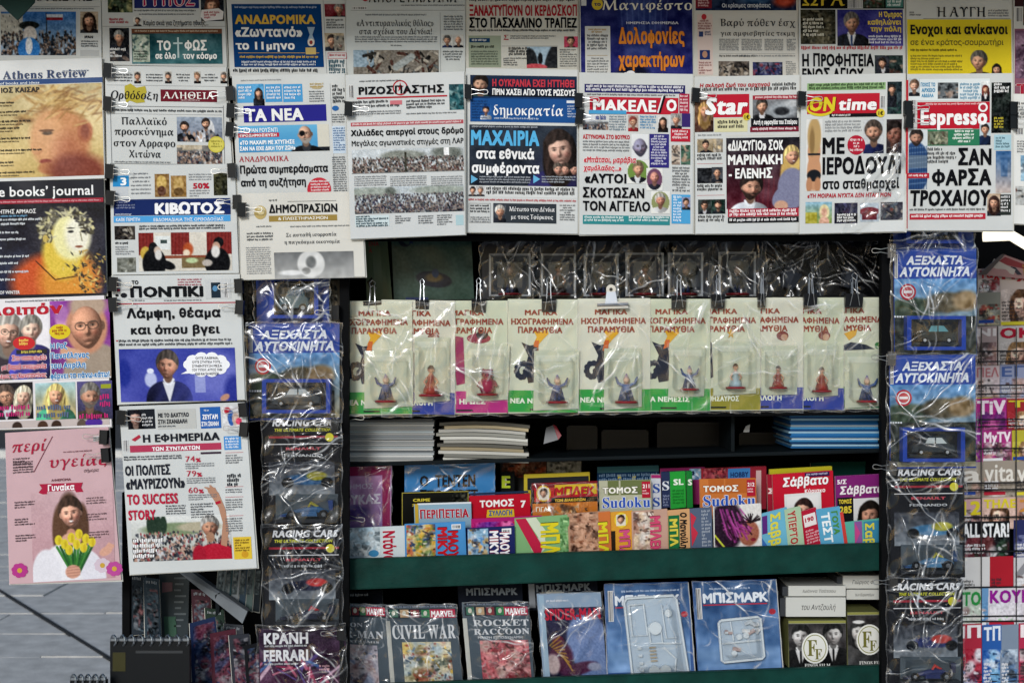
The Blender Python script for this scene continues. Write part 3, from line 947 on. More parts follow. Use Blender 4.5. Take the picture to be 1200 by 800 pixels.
p = news('newspaper with a dark teal panel carrying a white cross and lettering', [(119, -8), (262, -8), (266, 79), (121, 76)], -.012, G1)
p.mess(126, -6, 155, 15, '3c4c38', ('1a1d1a', '6a6a4a', 'b8b27a'), 20); p.R(129, -6, 148, 6, 'cfc43e', .5, )
p.R(157, -6, 233, 10, '252f68'); p.T('ΤΥΠΟΣ', 164, -7, 228, 7, 'b01f4e', 's', out='e8d8e0'); p.H(235, -6, 262, 25, bg='2b3038', hair='5a3a30', longh=.5, r=9)
p.G([(236, 12), (256, 10), (262, 14), (261, 23), (240, 25), (235, 20)], 'e9e6e6'); p.F(239, 14, 258, 22, 'b03040', 3, 1.8, L=5)
p.F(157, 12, 230, 13, '3a3c40', 2, 1.4, jus=1); p.F(163, 16.5, 228, 17.5, '3a3c40', 2, 1.2)
p.F(128, 22, 152, 28, 'a8303a', 3.4, 2.0, bold=1); p.H(156, 20, 166, 31, bg='c8c8c4', r=3.6, hair='3a3030'); p.T('Καμία σκιά για ζητήματα ηθικής...', 168, 24, 244, 30, '202226', 'b')
p.R(120, 31, 264, 31.6, '9a9c9c'); p.mess(128, 33, 151, 72, '23262c', ('0e0f12', '4a4648', '8b7568'), 16); p.H(129, 34, 150, 58, bg='1a1c20', r=7, hair='9a9a98', L=1.3); p.F(129, 57, 148, 70, 'e8e8e8', 4, 2.2, bold=1, L=5)
im = Im(106, 41, '2a5056').grad('1f3f46', '3a6a70').noise(.12, 8).noise(.05, 2); im.ell(60, 18, 22, 16, '5f8a8a', .9, .5); p.P(154, 34, 260, 75, im); p.R(154, 34, 260, 39.5, '6b4532', 1.6); p.F(158, 36, 256, 38, 'd8c2a8', 2, 1.4, L=5, jus=1)
p.mess(155, 41, 175, 73, 'a9b7a6', ('5f7a68', 'd4d6c8', '3c5a5c'), 20, 2); p.F(157, 60, 173, 72, '2a2d30', 3, 1.3, L=5)
p.T('ΤΟ', 184, 47.5, 200, 59, 'f2f2ee', 'k', L=5); p.T('ΦΩΣ', 216, 47.5, 242, 59, 'f2f2ee', 'k', L=5); p.T('σε όλο', 182, 62, 206, 69, 'f2f2ee', 'k', L=5); p.T('τον κόσμο', 214, 62, 254, 69, 'f2f2ee', 'k', L=5)
p.R(207.5, 44, 209.5, 68, 'bcd0d0', 3); p.R(203, 50, 214, 52, 'bcd0d0', 3); p.done()

p = news('newspaper with a navy panel and gold and white headline, hourglass drawing', [(265, -8), (404, -8), (406, 88), (270, 90)], -.010, G1)
p.R(271, 5, 376, 79, '0f3c72'); p.F(275, 8, 371, 10, 'b8c4d6', 3, 1.7, jus=1)
p.T('ΑΝΑΔΡΟΜΙΚΑ', 275, 17.5, 369, 28, 'd8b048', 'k', L=5); p.T('«Ζωντανό»', 275, 32, 354, 43, 'f0f0ee', 'k', L=5); p.T('το 11μηνο', 276, 49, 345, 58, 'f0f0ee', 'k', L=5)
p.G([(360, 32), (369, 32), (366, 41), (369, 49), (360, 49), (363, 41)], '9ab0c4', 3); p.E(364.5, 50, 4, 4.5, 'dfd6c8', 3.5); p.E(364.5, 50, 2, 2.4, '8e3a34', 4); p.R(358, 56, 370, 64, 'c8b070', 3)
p.R(279, 62, 374, 62.5, 'd8b048', 3); p.F(281, 66, 373, 69, 'd8b048', 4, 2.0, bold=1, jus=1); p.F(283, 72, 370, 77, 'dfe4ea', 3.2, 1.6, jus=1); p.F(273, 81.5, 372, 86, BK, 4.5, 2.8, bold=1, jus=1)
p.R(378, -6, 378.6, 88, '9a9c9c'); p.H(380, 5, 404, 20, bg='7a3038', r=6, hair='8a8682', cx=.7); p.F(382, 23, 403, 34, '3a3c40', 3, 1.5, bold=1); p.H(380, 39, 403, 60, bg='b0a088', r=6, cloth='2a2f3a', cx=.35); p.mess(391, 42, 403, 60, '8a8478', n=8, L=1.5)
p.Box(384, 62, 406, 69, 'b83040'); p.F(386, 64, 404, 67, 'b83040', 3, 1.6); p.F(385, 71, 404, 88, '245060', 4.6, 3, bold=1); p.done()

p = news('newspaper with thin serif headline above a photograph of wreckage', [(405, -8), (545, -8), (545, 86), (406, 88)], -.012, G1, paper='cbd0cf')
p.T('ΑΠΟΓΕΥΜΑΤΙΝΗ', 432, -12, 535, 3, BK, 's'); p.E(428, -2, 3.5, 4, 'a03038'); p.bars(413, 8, 430, 11.5); p.F(470, 6, 545, 8, '4a4c50', 2.4, 1.1); p.R(411, 12.2, 544, 12.6, '6a6c6e')
p.F(428, 17, 500, 19, '6a6e72', 3, 1.4); p.T('«Αντιπυραυλικός θόλος»', 418, 23, 508, 31, '3a3e42', 's'); p.T('στα σχέδια του Δένδια!', 421, 33, 506, 40.5, '3a3e42', 's'); p.F(416, 43, 513, 51, '55585c', 2.7, 1.3, jus=1); p.F(458, 53, 472, 54, '55585c', 2.7, 1.2)
im = Im(100, 28, '7a746c'); im.rect(0, 0, 24, 20, '93a9b9')
for _ in range(70):
    x, y = nrg.uniform(16, 100), nrg.uniform(0, 28); a = nrg.uniform(0, 3.1); l = nrg.uniform(3, 12)
    im.line(x, y, x + math.cos(a) * l, y + math.sin(a) * l, nrg.uniform(.5, 2), ('2a2826', '8a8276', 'b5ada0', '4a2f28', '5c6264', '1b1a1a')[nrg.integers(6)])
im.line(50, 20, 68, 8, 4, '9fa6a6').noise(.12, 1.5); p.P(414, 59, 514, 87, im)
p.R(515.5, 15, 516, 86, '8a8c8e'); p.F(520, 19, 543, 36, '44474b', 3, 1.4, center=1); p.H(518, 41, 530, 56, r=5, hair='5a5a58', cloth='26335c', bg='c8c8c4'); p.H(531, 41, 543, 56, r=5, bald=1, cloth='20222c', bg='c8c8c4'); p.F(519, 60, 543, 70, '44474b', 3, 1.4, center=1); p.done()

p = news('newspaper with crimson and black condensed capitals above a drawing of cliffs', [(546, -8), (677, -8), (677, 84), (547, 80)], -.010, G1, paper='cfcec5')
p.F(550, -2, 675, 3, BK, 5, 3.2, bold=1, jus=1); p.T('ΞΑΝΑΧΤΥΠΟΥΝ ΟΙ ΚΕΡΔΟΣΚΟΠ', 550, 6, 676, 18.5, 'a32733', 'k'); p.T('ΣΤΟ ΠΑΣΧΑΛΙΝΟ ΤΡΑΠΕΖ', 550, 21, 676, 32.5, '131418', 'k'); p.F(550, 35, 674, 38, '2a2c30', 3.4, 1.8, bold=1, jus=1)
p.R(549, 42, 587, 79, '98a28e'); p.R(550, 45, 574, 50, '1f3f62', 1); p.F(553, 46.5, 571, 48.5, 'e8e8e8', 3, 1.6, L=5); p.F(552, 54, 580, 57, '1e2420', 3.6, 2.2, bold=1); p.F(552, 60, 584, 78, '4a5448', 2.9, 1.3, jus=1)
p.T('Σ', 590, 41, 596, 47, 'a32733', 's'); p.F(598, 42, 652, 46, '4a4c50', 2.5, 1.1); p.R(588, 54, 654, 54.5, '8a8c8e'); p.F(596, 56, 622, 66, '1e2024', 3.4, 2.0, bold=1); p.F(590, 68, 620, 78, '4a4c50', 2.5, 1.2)
im = Im(36, 25, 'a9c2d4'); im.ell(4, 22, 9, 20, '23262a').ell(32, 14, 9, 22, '2a2c30', ang=20).ell(16, 14, 3, 7, '18191c').ell(10, 24, 14, 4, 'c8505a').noise(.08, 2); p.P(617, 55, 653, 80, im)
p.H(661, 43, 677, 56, bg='c8506a', r=5.4, cloth='3a3038'); p.F(656, 58, 676, 78, '4a4c50', 2.7, 1.2); p.done()

p = news('newspaper with a deep blue cover and orange condensed headline', [(679, -8), (812, -8), (812, 88), (680, 87)], -.013, G1)
im = Im(130, 94, '20245c').grad('1a2050', '2c2e74'); im.ell(70, 40, 22, 60, '4560a0', .9, .4); im.ell(60, 92, 18, 10, '16182e', .5)
for k in range(9): im.line(46 + k * 7, 0, 50 + k * 6, 60, .8, '6f88c0', .25)
im.noise(.08, 6).noise(.03, 1); p.P(680, -7, 811, 87, im); p.E(700, 5, 6.5, 7, 'd2b83c', 3); p.T('το', 696, 3, 704, 7, '20245c', 'k', L=5)
p.T('Μανιφέστο', 706, 0, 811, 12, 'e9e4d4', 's', L=5); p.T('ΗΜΕΡΗΣΙΑ ΕΦΗΜΕΡΙΔΑ', 734, 25.5, 795, 28.5, 'd9dbe6', 'b', L=5); p.R(681, -6, 687, 7, 'cfd2d4', 3)
p.T('Δολοφονίες', 725, 33, 802, 51, 'dc8432', 'k', L=5, out='5a2c14'); p.T('χαρακτήρων', 725, 62, 802, 78, 'dc8432', 'k', L=5, out='5a2c14')
p.R(685.5, 31, 715, 87, 'd4d5d2', 2); p.F(688, 34, 712, 38, 'b08830', 3, 1.6, center=1); p.F(688, 41, 713, 60, '3c3f44', 3.8, 2.0, center=1, bold=1); p.R(688, 65, 712, 65.4, 'b08830', 4); p.F(688, 68, 713, 86, '3c3f44', 3.2, 1.5, center=1)
p.E(739, 86, 5, 3, 'e8e8ec', 3); p.E(733, 88, 2.5, 3, 'd8d8de', 3.2); p.done()

p = news('newspaper with light serif headline and a narrow pink column', [(813, -8), (935, -8), (935, 90), (814, 92)], -.010, G1, paper='cfcdc6')
im = Im(118, 19, '1c2c4c').grad('27364e', '182442'); im.ell(104, 5, 14, 10, 'b0422c', .6).ell(70, 4, 20, 7, '35557a', .8).noise(.1, 3); p.P(815, -6, 933, 12.5, im); p.R(815, -6, 834, 10, '7a2430', 2); p.T('Οι κρίσιμες αποφάσεις', 846, 4, 903, 9, 'd9dde4', 'b', L=5); p.F(818, 0, 831, 8, 'e4c0c0', 3, 1.6, L=5)
p.R(817, 17, 835, 88, 'd9c6bf'); p.E(825, 20, 3, 3.4, 'b8323c', 2); p.F(818, 24, 834, 34, '8a4a4c', 3, 1.6, center=1, bold=1); p.T('1', 819, 37, 824, 43, '31406c', 'k'); p.F(826, 37, 834, 43, '31406c', 3, 1.6); p.R(820, 59, 832, 70, '27386c', 2); p.E(826, 64, 3, 4, 'b88c74', 3); p.F(819, 73, 834, 87, '8a4a4c', 3, 1.4)
p.T('Βαρύ πόθεν έσχ', 844, 22, 932, 31, '2d2f34', 's'); p.T('για αμφισβητίες τεκμη', 844, 36, 931, 42, '2d2f34', 's'); p.F(843, 46, 866, 60, '6f7274', 2, 1.2, jus=1); p.F(869, 46, 893, 60, '6f7274', 2, 1.2, jus=1); p.F(896, 46, 918, 60, '6f7274', 2, 1.2, jus=1); p.F(922, 46, 933, 60, '6f7274', 2, 1.2)
p.R(843, 63, 932, 63.4, '9a9a98'); p.F(843, 65, 905, 67, '2d2f34', 3, 1.6, bold=1); p.F(866, 65, 932, 67, '6f7274', 3, 1.4); p.mess(842, 72, 878, 90, '6a6058', ('2a2624', 'a89a88', '1a1a1c', 'c8c0b4'), 30); p.mess(882, 73, 917, 90, '3a3f68', ('1c1e3a', '8a3038', '20222a', '7a7c92'), 26); p.F(921, 72, 933, 88, '6f7274', 2.4, 1.2); p.done()

p = news('newspaper with a black top block, man in a tie at a microphone', [(936, -8), (1060, -8), (1060, 88), (937, 91)], -.012, G1)
p.R(938, -7, 1059, 10.5, '0f1012'); p.T('ΩΡΑ', 940, -9, 990, 7, 'd8bc3a', 's', L=5); p.bars(993, -6, 1011, 10); p.mess(1012, -6, 1036, 9, '3a4a3a', n=14, L=2); p.R(1038, -6, 1058, 9, '4a8078', 2); p.F(1040, 1, 1057, 8, 'e4ece8', 4, 2.4, L=5, bold=1)
p.mess(938, 11.5, 979, 52, '3c3a2e', ('1c1b16', '6a6450', '8a8268', '2a2c26'), 40); p.F(941, 22, 966, 44, 'e4e0d0', 4.5, 2.3, L=5, bold=1)
im = Im(77, 43, '3a3a84').grad('343478', '4a4490'); im.noise(.08, 8); im.head(17, 16, 11, hair='6a6460', cloth='23262e', shirt='e6e6ea', tie='33466e'); im.line(6, 43, 7, 30, 1.1, '1a1a1c').line(36, 43, 30, 32, 1.1, '1a1a1c').noise(.05, 1.2); p.P(981, 11.5, 1058, 54, im)
p.T('Η Όμηρος', 1030, 14, 1057, 20, 'e2c65a', 'k', L=5); p.T('καθηλώνει', 1017, 23, 1056, 29, 'e2c65a', 'k', L=5); p.T('την πόλη', 1020, 31, 1056, 37, 'e2c65a', 'k', L=5); p.F(1018, 42, 1057, 51, 'e8e8ee', 3.6, 1.9, L=5)
p.F(939, 55, 1058, 59, 'b0303a', 4.4, 2.8, bold=1, jus=1); p.T('Η ΠΡΟΦΗΤΕΙΑ', 940, 63, 1024, 77.5, '111216', 'k'); p.T('ΕΝΟΣ ΑΓΙΟΥ', 940, 80, 1012, 94, '111216', 'k'); p.mess(1025, 65, 1058, 88, '2b3a38', ('12181a', '5a3a34', 'a08878'), 12); p.H(1026, 66, 1042, 86, bg='31343c', r=5.5, L=1.5, shirt='d8d8dc'); p.done()

p = news('crumpled newspaper with a bright yellow lower half and two cut-out heads', [(1062, -8), (1186, -8), (1186, 89), (1063, 88)], -.010, G1, curve=.006, paper='cfd0cb')
p.R(1063, 23, 1185, 90, 'dfc92c', 0); p.T('Η ΑΥΓΗ', 1098, 8, 1155, 20, '26282b', 's', L=5); p.R(1082, 22, 1184, 22.5, '6a6c6c', 2); p.F(1066, 14, 1080, 20, '5a5c60', 3, 1.5); p.F(1158, 12, 1182, 20, '5a5c60', 3, 1.5)
p.T('Ενοχοι και ανίκανοι', 1067, 29, 1181, 40, '20221e', 'k', L=5); p.T('σε ένα κράτος-σουρωτήρι', 1067, 46, 1176, 53, '30322a', 'r', L=5); p.F(1067, 58, 1122, 62, '3a3a20', 3.4, 1.8, L=5, bold=1); p.F(1067, 65, 1128, 84, '5f5a2c', 3.2, 1.5, L=5)
im = Im(26, 30, 'dfc92c'); im.head(12, 13, 11, hair='5a5650', cloth='2a2c34', side=1); p.P(1135, 59, 1161, 89, im, 2); im = Im(17, 16, 'dfc92c'); im.head(8, 9, 6, hair='1a1614', longh=.6, cloth='20222a'); p.P(1160, 73, 1177, 89, im, 2.6)
p.done()

p = news('newspaper with plum block and a white page edge, cut by the frame', [(1188, -8), (1250, -8), (1250, 117), (1188, 117)], -.014, G1, paper='d6d6d2')
p.R(1189, -6, 1250, 8, '3a2226'); p.bars(1191, 9, 1197, 26); p.mess(1199, -4, 1248, 30, '2c3234', n=20); p.R(1189, 34, 1250, 116, '8c5a6c'); p.T('ΤΩΡΑ', 1191, 98, 1248, 112, 'a8283c', 'k', out='f0e8ea', L=5); p.mess(1190, 36, 1249, 92, '7a5a74', ('5a3a58', 'a88aa0', '3c2c3a'), 30); p.done()
p = news('newspaper with a pale blue photograph and bent corner beside the rack', [(1187, 110), (1250, 112), (1250, 265), (1188, 262)], -.030, G2, paper='e2e3e0')
p.bars(1190, 150, 1199, 158); p.F(1190, 120, 1240, 140, '3a3c40', 4, 2); p.mess(1196, 182, 1248, 212, '9cc0d4', ('d4dfe4', '6a90b0', '4a5a68'), 20); p.F(1192, 165, 1248, 178, '4a4c50', 3, 1.4); p.mess(1190, 218, 1248, 240, 'b8bab8', n=14); p.done()

# ---- second row
p = news('newspaper with indigo masthead and a man wearing an eye patch', [(272, 89), (404, 86), (409, 232), (279, 232)], -.032, G2)
p.F(282, 94, 330, 96, '9a9c9e', 3, 1.2); p.R(277, 99, 308, 121, '58a2d4'); p.H(296, 99, 309, 124, bg='58a2d4', r=5, hair='2a2220', longh=.4, L=1.6); p.R(310, 99, 330, 120, '4c9ad0'); p.R(331, 99, 354, 120, '4c9ad0'); p.F(279, 102, 295, 119, 'eef4f8', 4, 2, L=5); p.F(312, 102, 329, 118, 'eef4f8', 4, 2, L=5); p.F(333, 102, 353, 118, 'eef4f8', 4, 2, L=5)
p.F(363, 98, 379, 102, 'b89a48', 3, 1.6); p.E(371, 103, 6, 1.6, 'b8aa88', 2); p.F(362, 107, 380, 120, '55585c', 2.8, 1.2)
p.R(285, 124.5, 382, 144, '2b2a86'); p.T('ΤΑ ΝΕΑ', 287, 128, 355, 142, 'f2f2f2', 'k', L=5)
im = Im(106, 31, '5aa6d2').grad('67b0d8', '3f8cc2'); im.rect(92, 0, 106, 31, 'd2cfc2').rect(64, 26, 106, 31, '1d2026').ell(60, 30, 28, 10, '7ab6d6', .8, .6); im.head(78, 11, 11.5, skin='c8a48c', hair='c9c4bc', cloth='16181c', bald=1, beard=1, glasses=1, shirt='33363c'); im.ell(74.5, 10, 3.4, 3.2, '101114', .3); p.P(279, 148, 385, 179, im)
p.T('ΣΑΛΜΑΝ ΡΟΥΣΝΤΙ', 281, 150.5, 325, 155.5, 'f4f8fa', 'b', L=5); p.R(279, 156.5, 327, 161.5, 'c03240', 2.5); p.T('ΠΡΟΔΗΜΟΣΙΕΥΣΗ', 281, 157.6, 324, 160.6, 'f4f4f4', 'k', L=5); p.T('«ΤΟ ΜΑΧΑΙΡΙ ΜΕ ΧΤΥΠΗΣΕ', 281, 165, 345, 169.8, 'f4f8fa', 'k', L=5); p.T('ΣΑΝ ΝΑ ΕΙΧΕ ΔΙΚΗ ΤΟΥ ΖΩΗ»', 281, 172, 346, 176.8, 'f4f8fa', 'k', L=5)
p.T('ΑΝΑΔΡΟΜΙΚΑ', 280, 183.5, 338, 190, 'b02c38', 's'); p.T('Πρώτα συμπεράσματα', 281, 194.5, 384, 203.5, '1b1c20', 'k'); p.T('από τη συζήτηση', 282, 210, 358, 218.5, '1b1c20', 'k'); p.E(374, 222, 14, 14, 'c23240', 3); p.F(364, 212, 386, 224, 'f0e8e8', 3.4, 1.6, L=6, center=1)
p.R(386.5, 98, 387, 225, '9a9c9e'); p.F(389, 100, 404, 120, '2f3236', 4.4, 2.6, bold=1); p.E(393, 127, 4, 3, '2d66a8'); p.F(389, 134, 404, 145, '55585c', 2.8, 1.2); p.R(389, 148, 404, 180, 'c9d8e6'); p.F(390, 150, 404, 178, '4a6f9c', 2.8, 1.3); p.F(389, 184, 405, 224, '55585c', 2.6, 1.2, jus=1); p.done()

p = news('cream newspaper with gold strip and grey globe photograph at its foot', [(279, 227), (423, 224), (428, 324), (283, 328)], -.048, G2, paper='d6d4cc')
p.E(305, 249, 7.4, 8, 'bba56a', 2); p.E(306, 247, 4.6, 5, 'd4c494', 2.6); p.F(315, 234, 335, 236, '3c3e40', 3, 1.6); p.R(337, 236, 394, 236.5, '6a6c6c', 2); p.T('ΔΗΜΟΠΡΑΣΙΩΝ', 315, 240, 395, 249.5, '1c1d20', 'k'); p.R(315, 253, 395, 260, '9b8346'); p.T('& ΠΛΕΙΣΤΗΡΙΑΣΜΩΝ', 326, 254.5, 384, 258, 'f4f0e4', 'b', L=5)
p.F(300, 265, 318, 267, '6a6c6e', 3, 1.2); p.F(340, 265, 420, 267, '6a6c6e', 3, 1.2); p.T('Σε ασταθή ισορροπία', 335, 273, 394, 277.5, '33353a', 's'); p.T('η παγκόσμια οικονομία', 333, 281.5, 398, 286, '33353a', 's'); p.F(289, 273, 320, 284, '44464a', 3.6, 1.7, center=1); p.F(288, 290, 317, 322, '8a8c8e', 2.5, 1.1, jus=1)
im = Im(93, 31, '8a8c8d').grad('707273', 'b0b0ae'); im.ell(43, 14, 16, 16, 'd6d6d4').ell(43, 12, 6, 7, '707272', .4).ell(37, 22, 5, 4, '8a8a88', .4).ell(20, 24, 14, 3, 'e2e2e2', .6).noise(.06, 5); p.P(321, 296, 414, 327, im); p.done()

p = news('newspaper with two wide crowd photographs and a red ringed emblem', [(405, 88), (544, 84), (545, 275), (411, 280)], -.064, G2, paper='ced1d1')
p.F(421, 95, 470, 97, '4a4c50', 3, 1.3); p.bars(409, 100, 413.5, 115); p.E(469, 103, 9, 9, 'b02a34', 2); p.E(469, 103, 7.4, 7.4, 'ced1d1', 2.6); p.T('★', 465, 98, 473, 107, 'b02a34', 'b', L=3.6); p.T('ΡΙΖΟΣΠΑΣΤΗΣ', 420, 102, 520, 111, '17181b', 'k', L=5); p.R(418, 114.5, 524, 116.3, 'b02a34', 2)
p.F(413, 119, 456, 122, '22242a', 3.6, 2.2, bold=1); p.F(414, 124, 470, 128, '22242a', 3.6, 2.1, bold=1); p.F(414, 131, 470, 136, '5a5c60', 2.6, 1.2); p.R(457, 118, 471, 123, 'c8747c', 2); p.F(476, 118, 522, 130, '22242a', 3.6, 2.0, bold=1); p.F(476, 133, 535, 136, '5a5c60', 2.6, 1.2); p.mess(526, 99, 543, 129, '2f6168', ('1c3c44', '58888c', '8aa8a8', '16262c'), 26)
p.R(411, 144, 543, 148.5, 'b3545c'); p.F(413, 145.4, 541, 147.4, 'f0dcdc', 3, 1.7, L=5, jus=1)
p.T('Χιλιάδες απεργοί στους δρόμο', 411, 152.5, 543, 159.5, '14161a', 'k'); p.T('Μεγάλες αγωνιστικές στιγμές στη ΛΑΡ', 412, 165, 543, 171.5, '14161a', 'b')
im = Im(131, 28, 'c9d0d4'); im.ell(60, 8, 26, 6, '8c9088', .4).ell(112, 6, 18, 8, '6f746e', .4).rect(108, 0, 114, 9, 'f0f0f0').noise(.08, 4); im.crowd(9, 28, ('1c1e22', '4a4846', '7a746e', 'a09a94', '5a3c3a', '2d3238'), 1.3).rect(62, 4, 64.5, 28, '3a3a30').noise(.1, 1); p.P(412, 176, 543, 204, im)
p.R(412, 203.5, 543, 204, '8a8c8e', 2); p.F(415, 207, 453, 219, '7a7d80', 2.5, 1.1, jus=1); p.F(457, 207, 500, 219, '7a7d80', 2.5, 1.1, jus=1); p.F(505, 207, 542, 219, '7a7d80', 2.5, 1.1, jus=1)
im = Im(128, 31, 'c0c9cf'); im.ell(20, 6, 30, 6, '98a098', .5).ell(100, 5, 34, 5, '98a098', .5).ell(42, 6, 6, 6, '646a64', .5).noise(.06, 3); im.crowd(8, 31, ('1c2026', '34383f', '55595e', '8a8a8a', '5a4e54', '2a2c44'), 1.3, 1.3).noise(.1, 1); p.P(415, 220, 543, 251, im)
p.R(416, 253, 456, 266, 'cfdde0'); p.F(417, 253.5, 455, 266, '2a4650', 2.7, 1.5, bold=1); p.F(463, 253, 482, 263, '4a4c50', 2.6, 1.2); p.F(490, 253, 508, 263, '4a4c50', 2.6, 1.2); p.F(512, 252, 530, 263, '4a4c50', 2.6, 1.2); p.R(534, 252, 543, 264, 'aac6cc'); p.done()

p = news('newspaper with slate front, pale blue headline and a dark haired woman', [(546, 80), (677, 82), (677, 274), (546, 272)], -.040, G2)
p.R(551, 89, 676, 142, '1f3c68'); im = Im(125, 25, '1c2636').grad('20304a', '141a26'); im.head(12, 11, 10.5, hair='1c1614', cloth='2f4a44', beard=1, skin='b8937c'); p.P(551, 88, 676, 113, im)
p.T('Η ΟΥΚΡΑΝΙΑ ΕΧΕΙ ΗΤΤΗΘΕΙ', 577, 92.5, 673, 101, 'c03a48', 'k', L=5); p.T('ΠΡΙΝ ΧΑΣΕΙ ΑΠΟ ΤΟΥΣ ΡΩΣΟΥΣ', 577, 104, 674, 111, 'f2f2f2', 'k', L=5)
p.R(551, 115, 676, 142.5, '20508e', 2); p.F(553, 118, 572, 140, '16305c', 3.2, 1.6, L=4); p.H(563, 122, 576, 140, bg='20508e', r=4.5, L=2.8, cloth='c8d0dc'); p.T('δημοκρατία', 578, 122, 660, 135, 'f2f4f6', 's', L=5); p.F(579, 138, 662, 140, 'c8d4e4', 3, 1.4, L=5); p.R(664, 118, 675, 121, 'dfe4ea', 3); p.F(665, 124, 675, 138, 'c8d4e4', 3, 1.3, L=5)
im = Im(126, 71, '2b3340').grad('2a323e', '20262f'); im.noise(.06, 10); im.ell(108, 60, 30, 30, '3a3a66', .9, .5); im.head(106, 28, 20, hair='2c2320', skin='c4a291', longh=1, cloth='2e2c5a', turn=-.1); im.noise(.03, 1)
for k, x in enumerate((104, 113, 123)): im.head(x, 51, 6.5, skin='c09480', hair=('5a5048', '3a302a', '1c1816')[k], body=0)
p.P(550, 146, 676, 217, im); p.F(553, 147.5, 630, 149.5, 'aeb4bc', 3, 1.4, L=5)
p.T('ΜΑΧΑΙΡΙΑ', 552, 152, 632, 169.5, '5ab2e2', 'k', L=5); p.T('στα εθνικά', 558, 174, 626, 185.5, 'f2f2f2', 'k', L=5); p.T('συμφέροντα', 553, 190.5, 632, 202, 'f2f2f2', 'k', L=5)
for x in (552, 625): p.G([(x, 205), (x + 8, 210), (x, 215)], '68b0d8', 3); p.R(x, 207.5, x + 3, 212.5, '68b0d8', 3)
p.F(562, 206.5, 622, 215, 'aeb4bc', 3, 1.3, L=5); p.F(635, 206.5, 675, 215, 'aeb4bc', 3, 1.3, L=5)
p.R(549, 218, 677, 230.5, 'd3d5d4', 0); p.H(549, 218, 559, 230, r=4, bg='c8c8c8', L=1.5); p.H(558, 218, 568, 230, r=4, bg='c8c8c8', hair='8a8078', L=1.8); p.F(570, 219.5, 675, 229, BK, 4.6, 2.8, bold=1, jus=1)
p.F(549, 233, 676, 236, 'b84a50', 3.3, 1.7, bold=1, jus=1); p.Box(549.5, 238, 575, 261, '6a6c6e', .4); p.F(551, 240, 574, 251, '22242a', 3.4, 1.7, center=1, bold=1); p.F(551, 254, 574, 260, '5a5c60', 2.4, 1.1, center=1)
p.R(578, 238, 652, 261, '33393f', 1); p.H(579, 239, 593, 260, bg='3a4048', r=6.5, hair='c8c4bc', L=2); p.T('Μέτωπο του Δένδια', 597, 242, 650, 247.5, 'f0f0f0', 's', L=5); p.T('με τους Τούρκους', 599, 251, 648, 256.5, 'f0f0f0', 's', L=5); p.F(656, 240, 674, 260, '4a4c50', 2.8, 1.3, center=1); p.done()

p = news('newspaper with red masthead split by a knife and round portraits', [(679, 85), (812, 87), (812, 274), (679, 275)], -.044, G2)
p.R(685, 98.5, 803, 108.5, '2a2a62'); p.F(687, 100, 801, 107, 'e8e8f0', 3.9, 2.2, L=5, bold=1, jus=1); p.F(688, 110, 792, 112, '22242a', 3, 1.4, jus=1); p.R(691, 113.5, 795, 133, 'b82436', 1); p.T('ΜΑΚΕΛΕ', 695, 116.5, 769, 130, 'f4f4f4', 'k', L=5, out='7a1420'); p.T('Ο', 781, 116.5, 793, 130, 'f4f4f4', 'k', L=5, out='7a1420'); p.G([(777, 112), (780, 113), (774, 133), (771, 133)], '16181c', 6); p.G([(776, 112), (777.5, 112.5), (771.5, 133), (770, 132)], 'e8e8ea', 6.2)
p.R(690, 129, 734, 133.4, '4a9ccc', 5.6); p.R(796, 110, 808, 133, 'a82a44', 1); p.F(797, 112, 807, 132, 'f0d8dc', 4, 1.9, L=5, center=1); p.R(683, 134, 701, 152, 'd8dce0'); p.crowd(683, 142, 713, 152, 'b8c0c8', .3); p.T('Νέο δελτίο', 698, 135, 710, 140, '2a3f88', 'k'); p.F(714, 136, 734, 153, '5a7080', 3, 1.5)
p.H(736, 135, 748, 154, bg='b8a8a0', r=5.5, cloth='a02a30', hair='8a3a34', glasses=1); p.F(750, 136, 769, 153, '3f86b4', 3.2, 1.7, bold=1); p.H(771, 135, 783, 155, bg='d8d8d8', r=5, hair='2a1c18', longh=.8, cloth='1c1c22'); p.H(786, 133, 799, 151, bg='a8a8a8', r=5.5, hair='9a9690'); p.R(799, 133, 809, 149, '3a2a6a'); p.R(786, 151, 809, 166, 'b8283a', 2); p.F(788, 153, 807, 165, 'f4e4e6', 3.6, 1.9, L=5, center=1)
p.T('ΑΣΤΥΝΟΜΙΑ ΣΤΟ ΒΟΥΡΚΟ', 683, 157.5, 738, 162.5, 'b82a36', 'k'); p.F(683, 165, 738, 179, '5a5c60', 3.4, 1.5, jus=1); im = Im(20, 30, 'e0e2e4'); im.head(10, 15, 11.5, skin='8a88a0', hair='4a4a5a', bald=1, body=0, beard=1); p.P(740, 157, 760, 187, im); p.R(761, 157, 784, 196.5, '332e78', 1); p.F(763, 159, 782, 195, 'dcdcec', 3.2, 1.6, L=5, center=1)
p.T('«Μπάτσοι, μαράβια', 684, 183.5, 745, 190, 'bc2c3a', 'k', .1, out='f2dada'); p.T('χαμόλαδες...»', 684, 193.5, 728, 199.5, 'bc2c3a', 'k', .1, out='f2dada')
p.T('«ΑΥΤΟΙ', 685, 203, 734, 214, '121317', 'k'); p.T('ΣΚΟΤΩΣΑΝ', 683, 219.5, 755, 231, '121317', 'k'); p.T('ΤΟΝ ΑΓΓΕΛΟ', 683, 235, 762, 246.5, '121317', 'k')
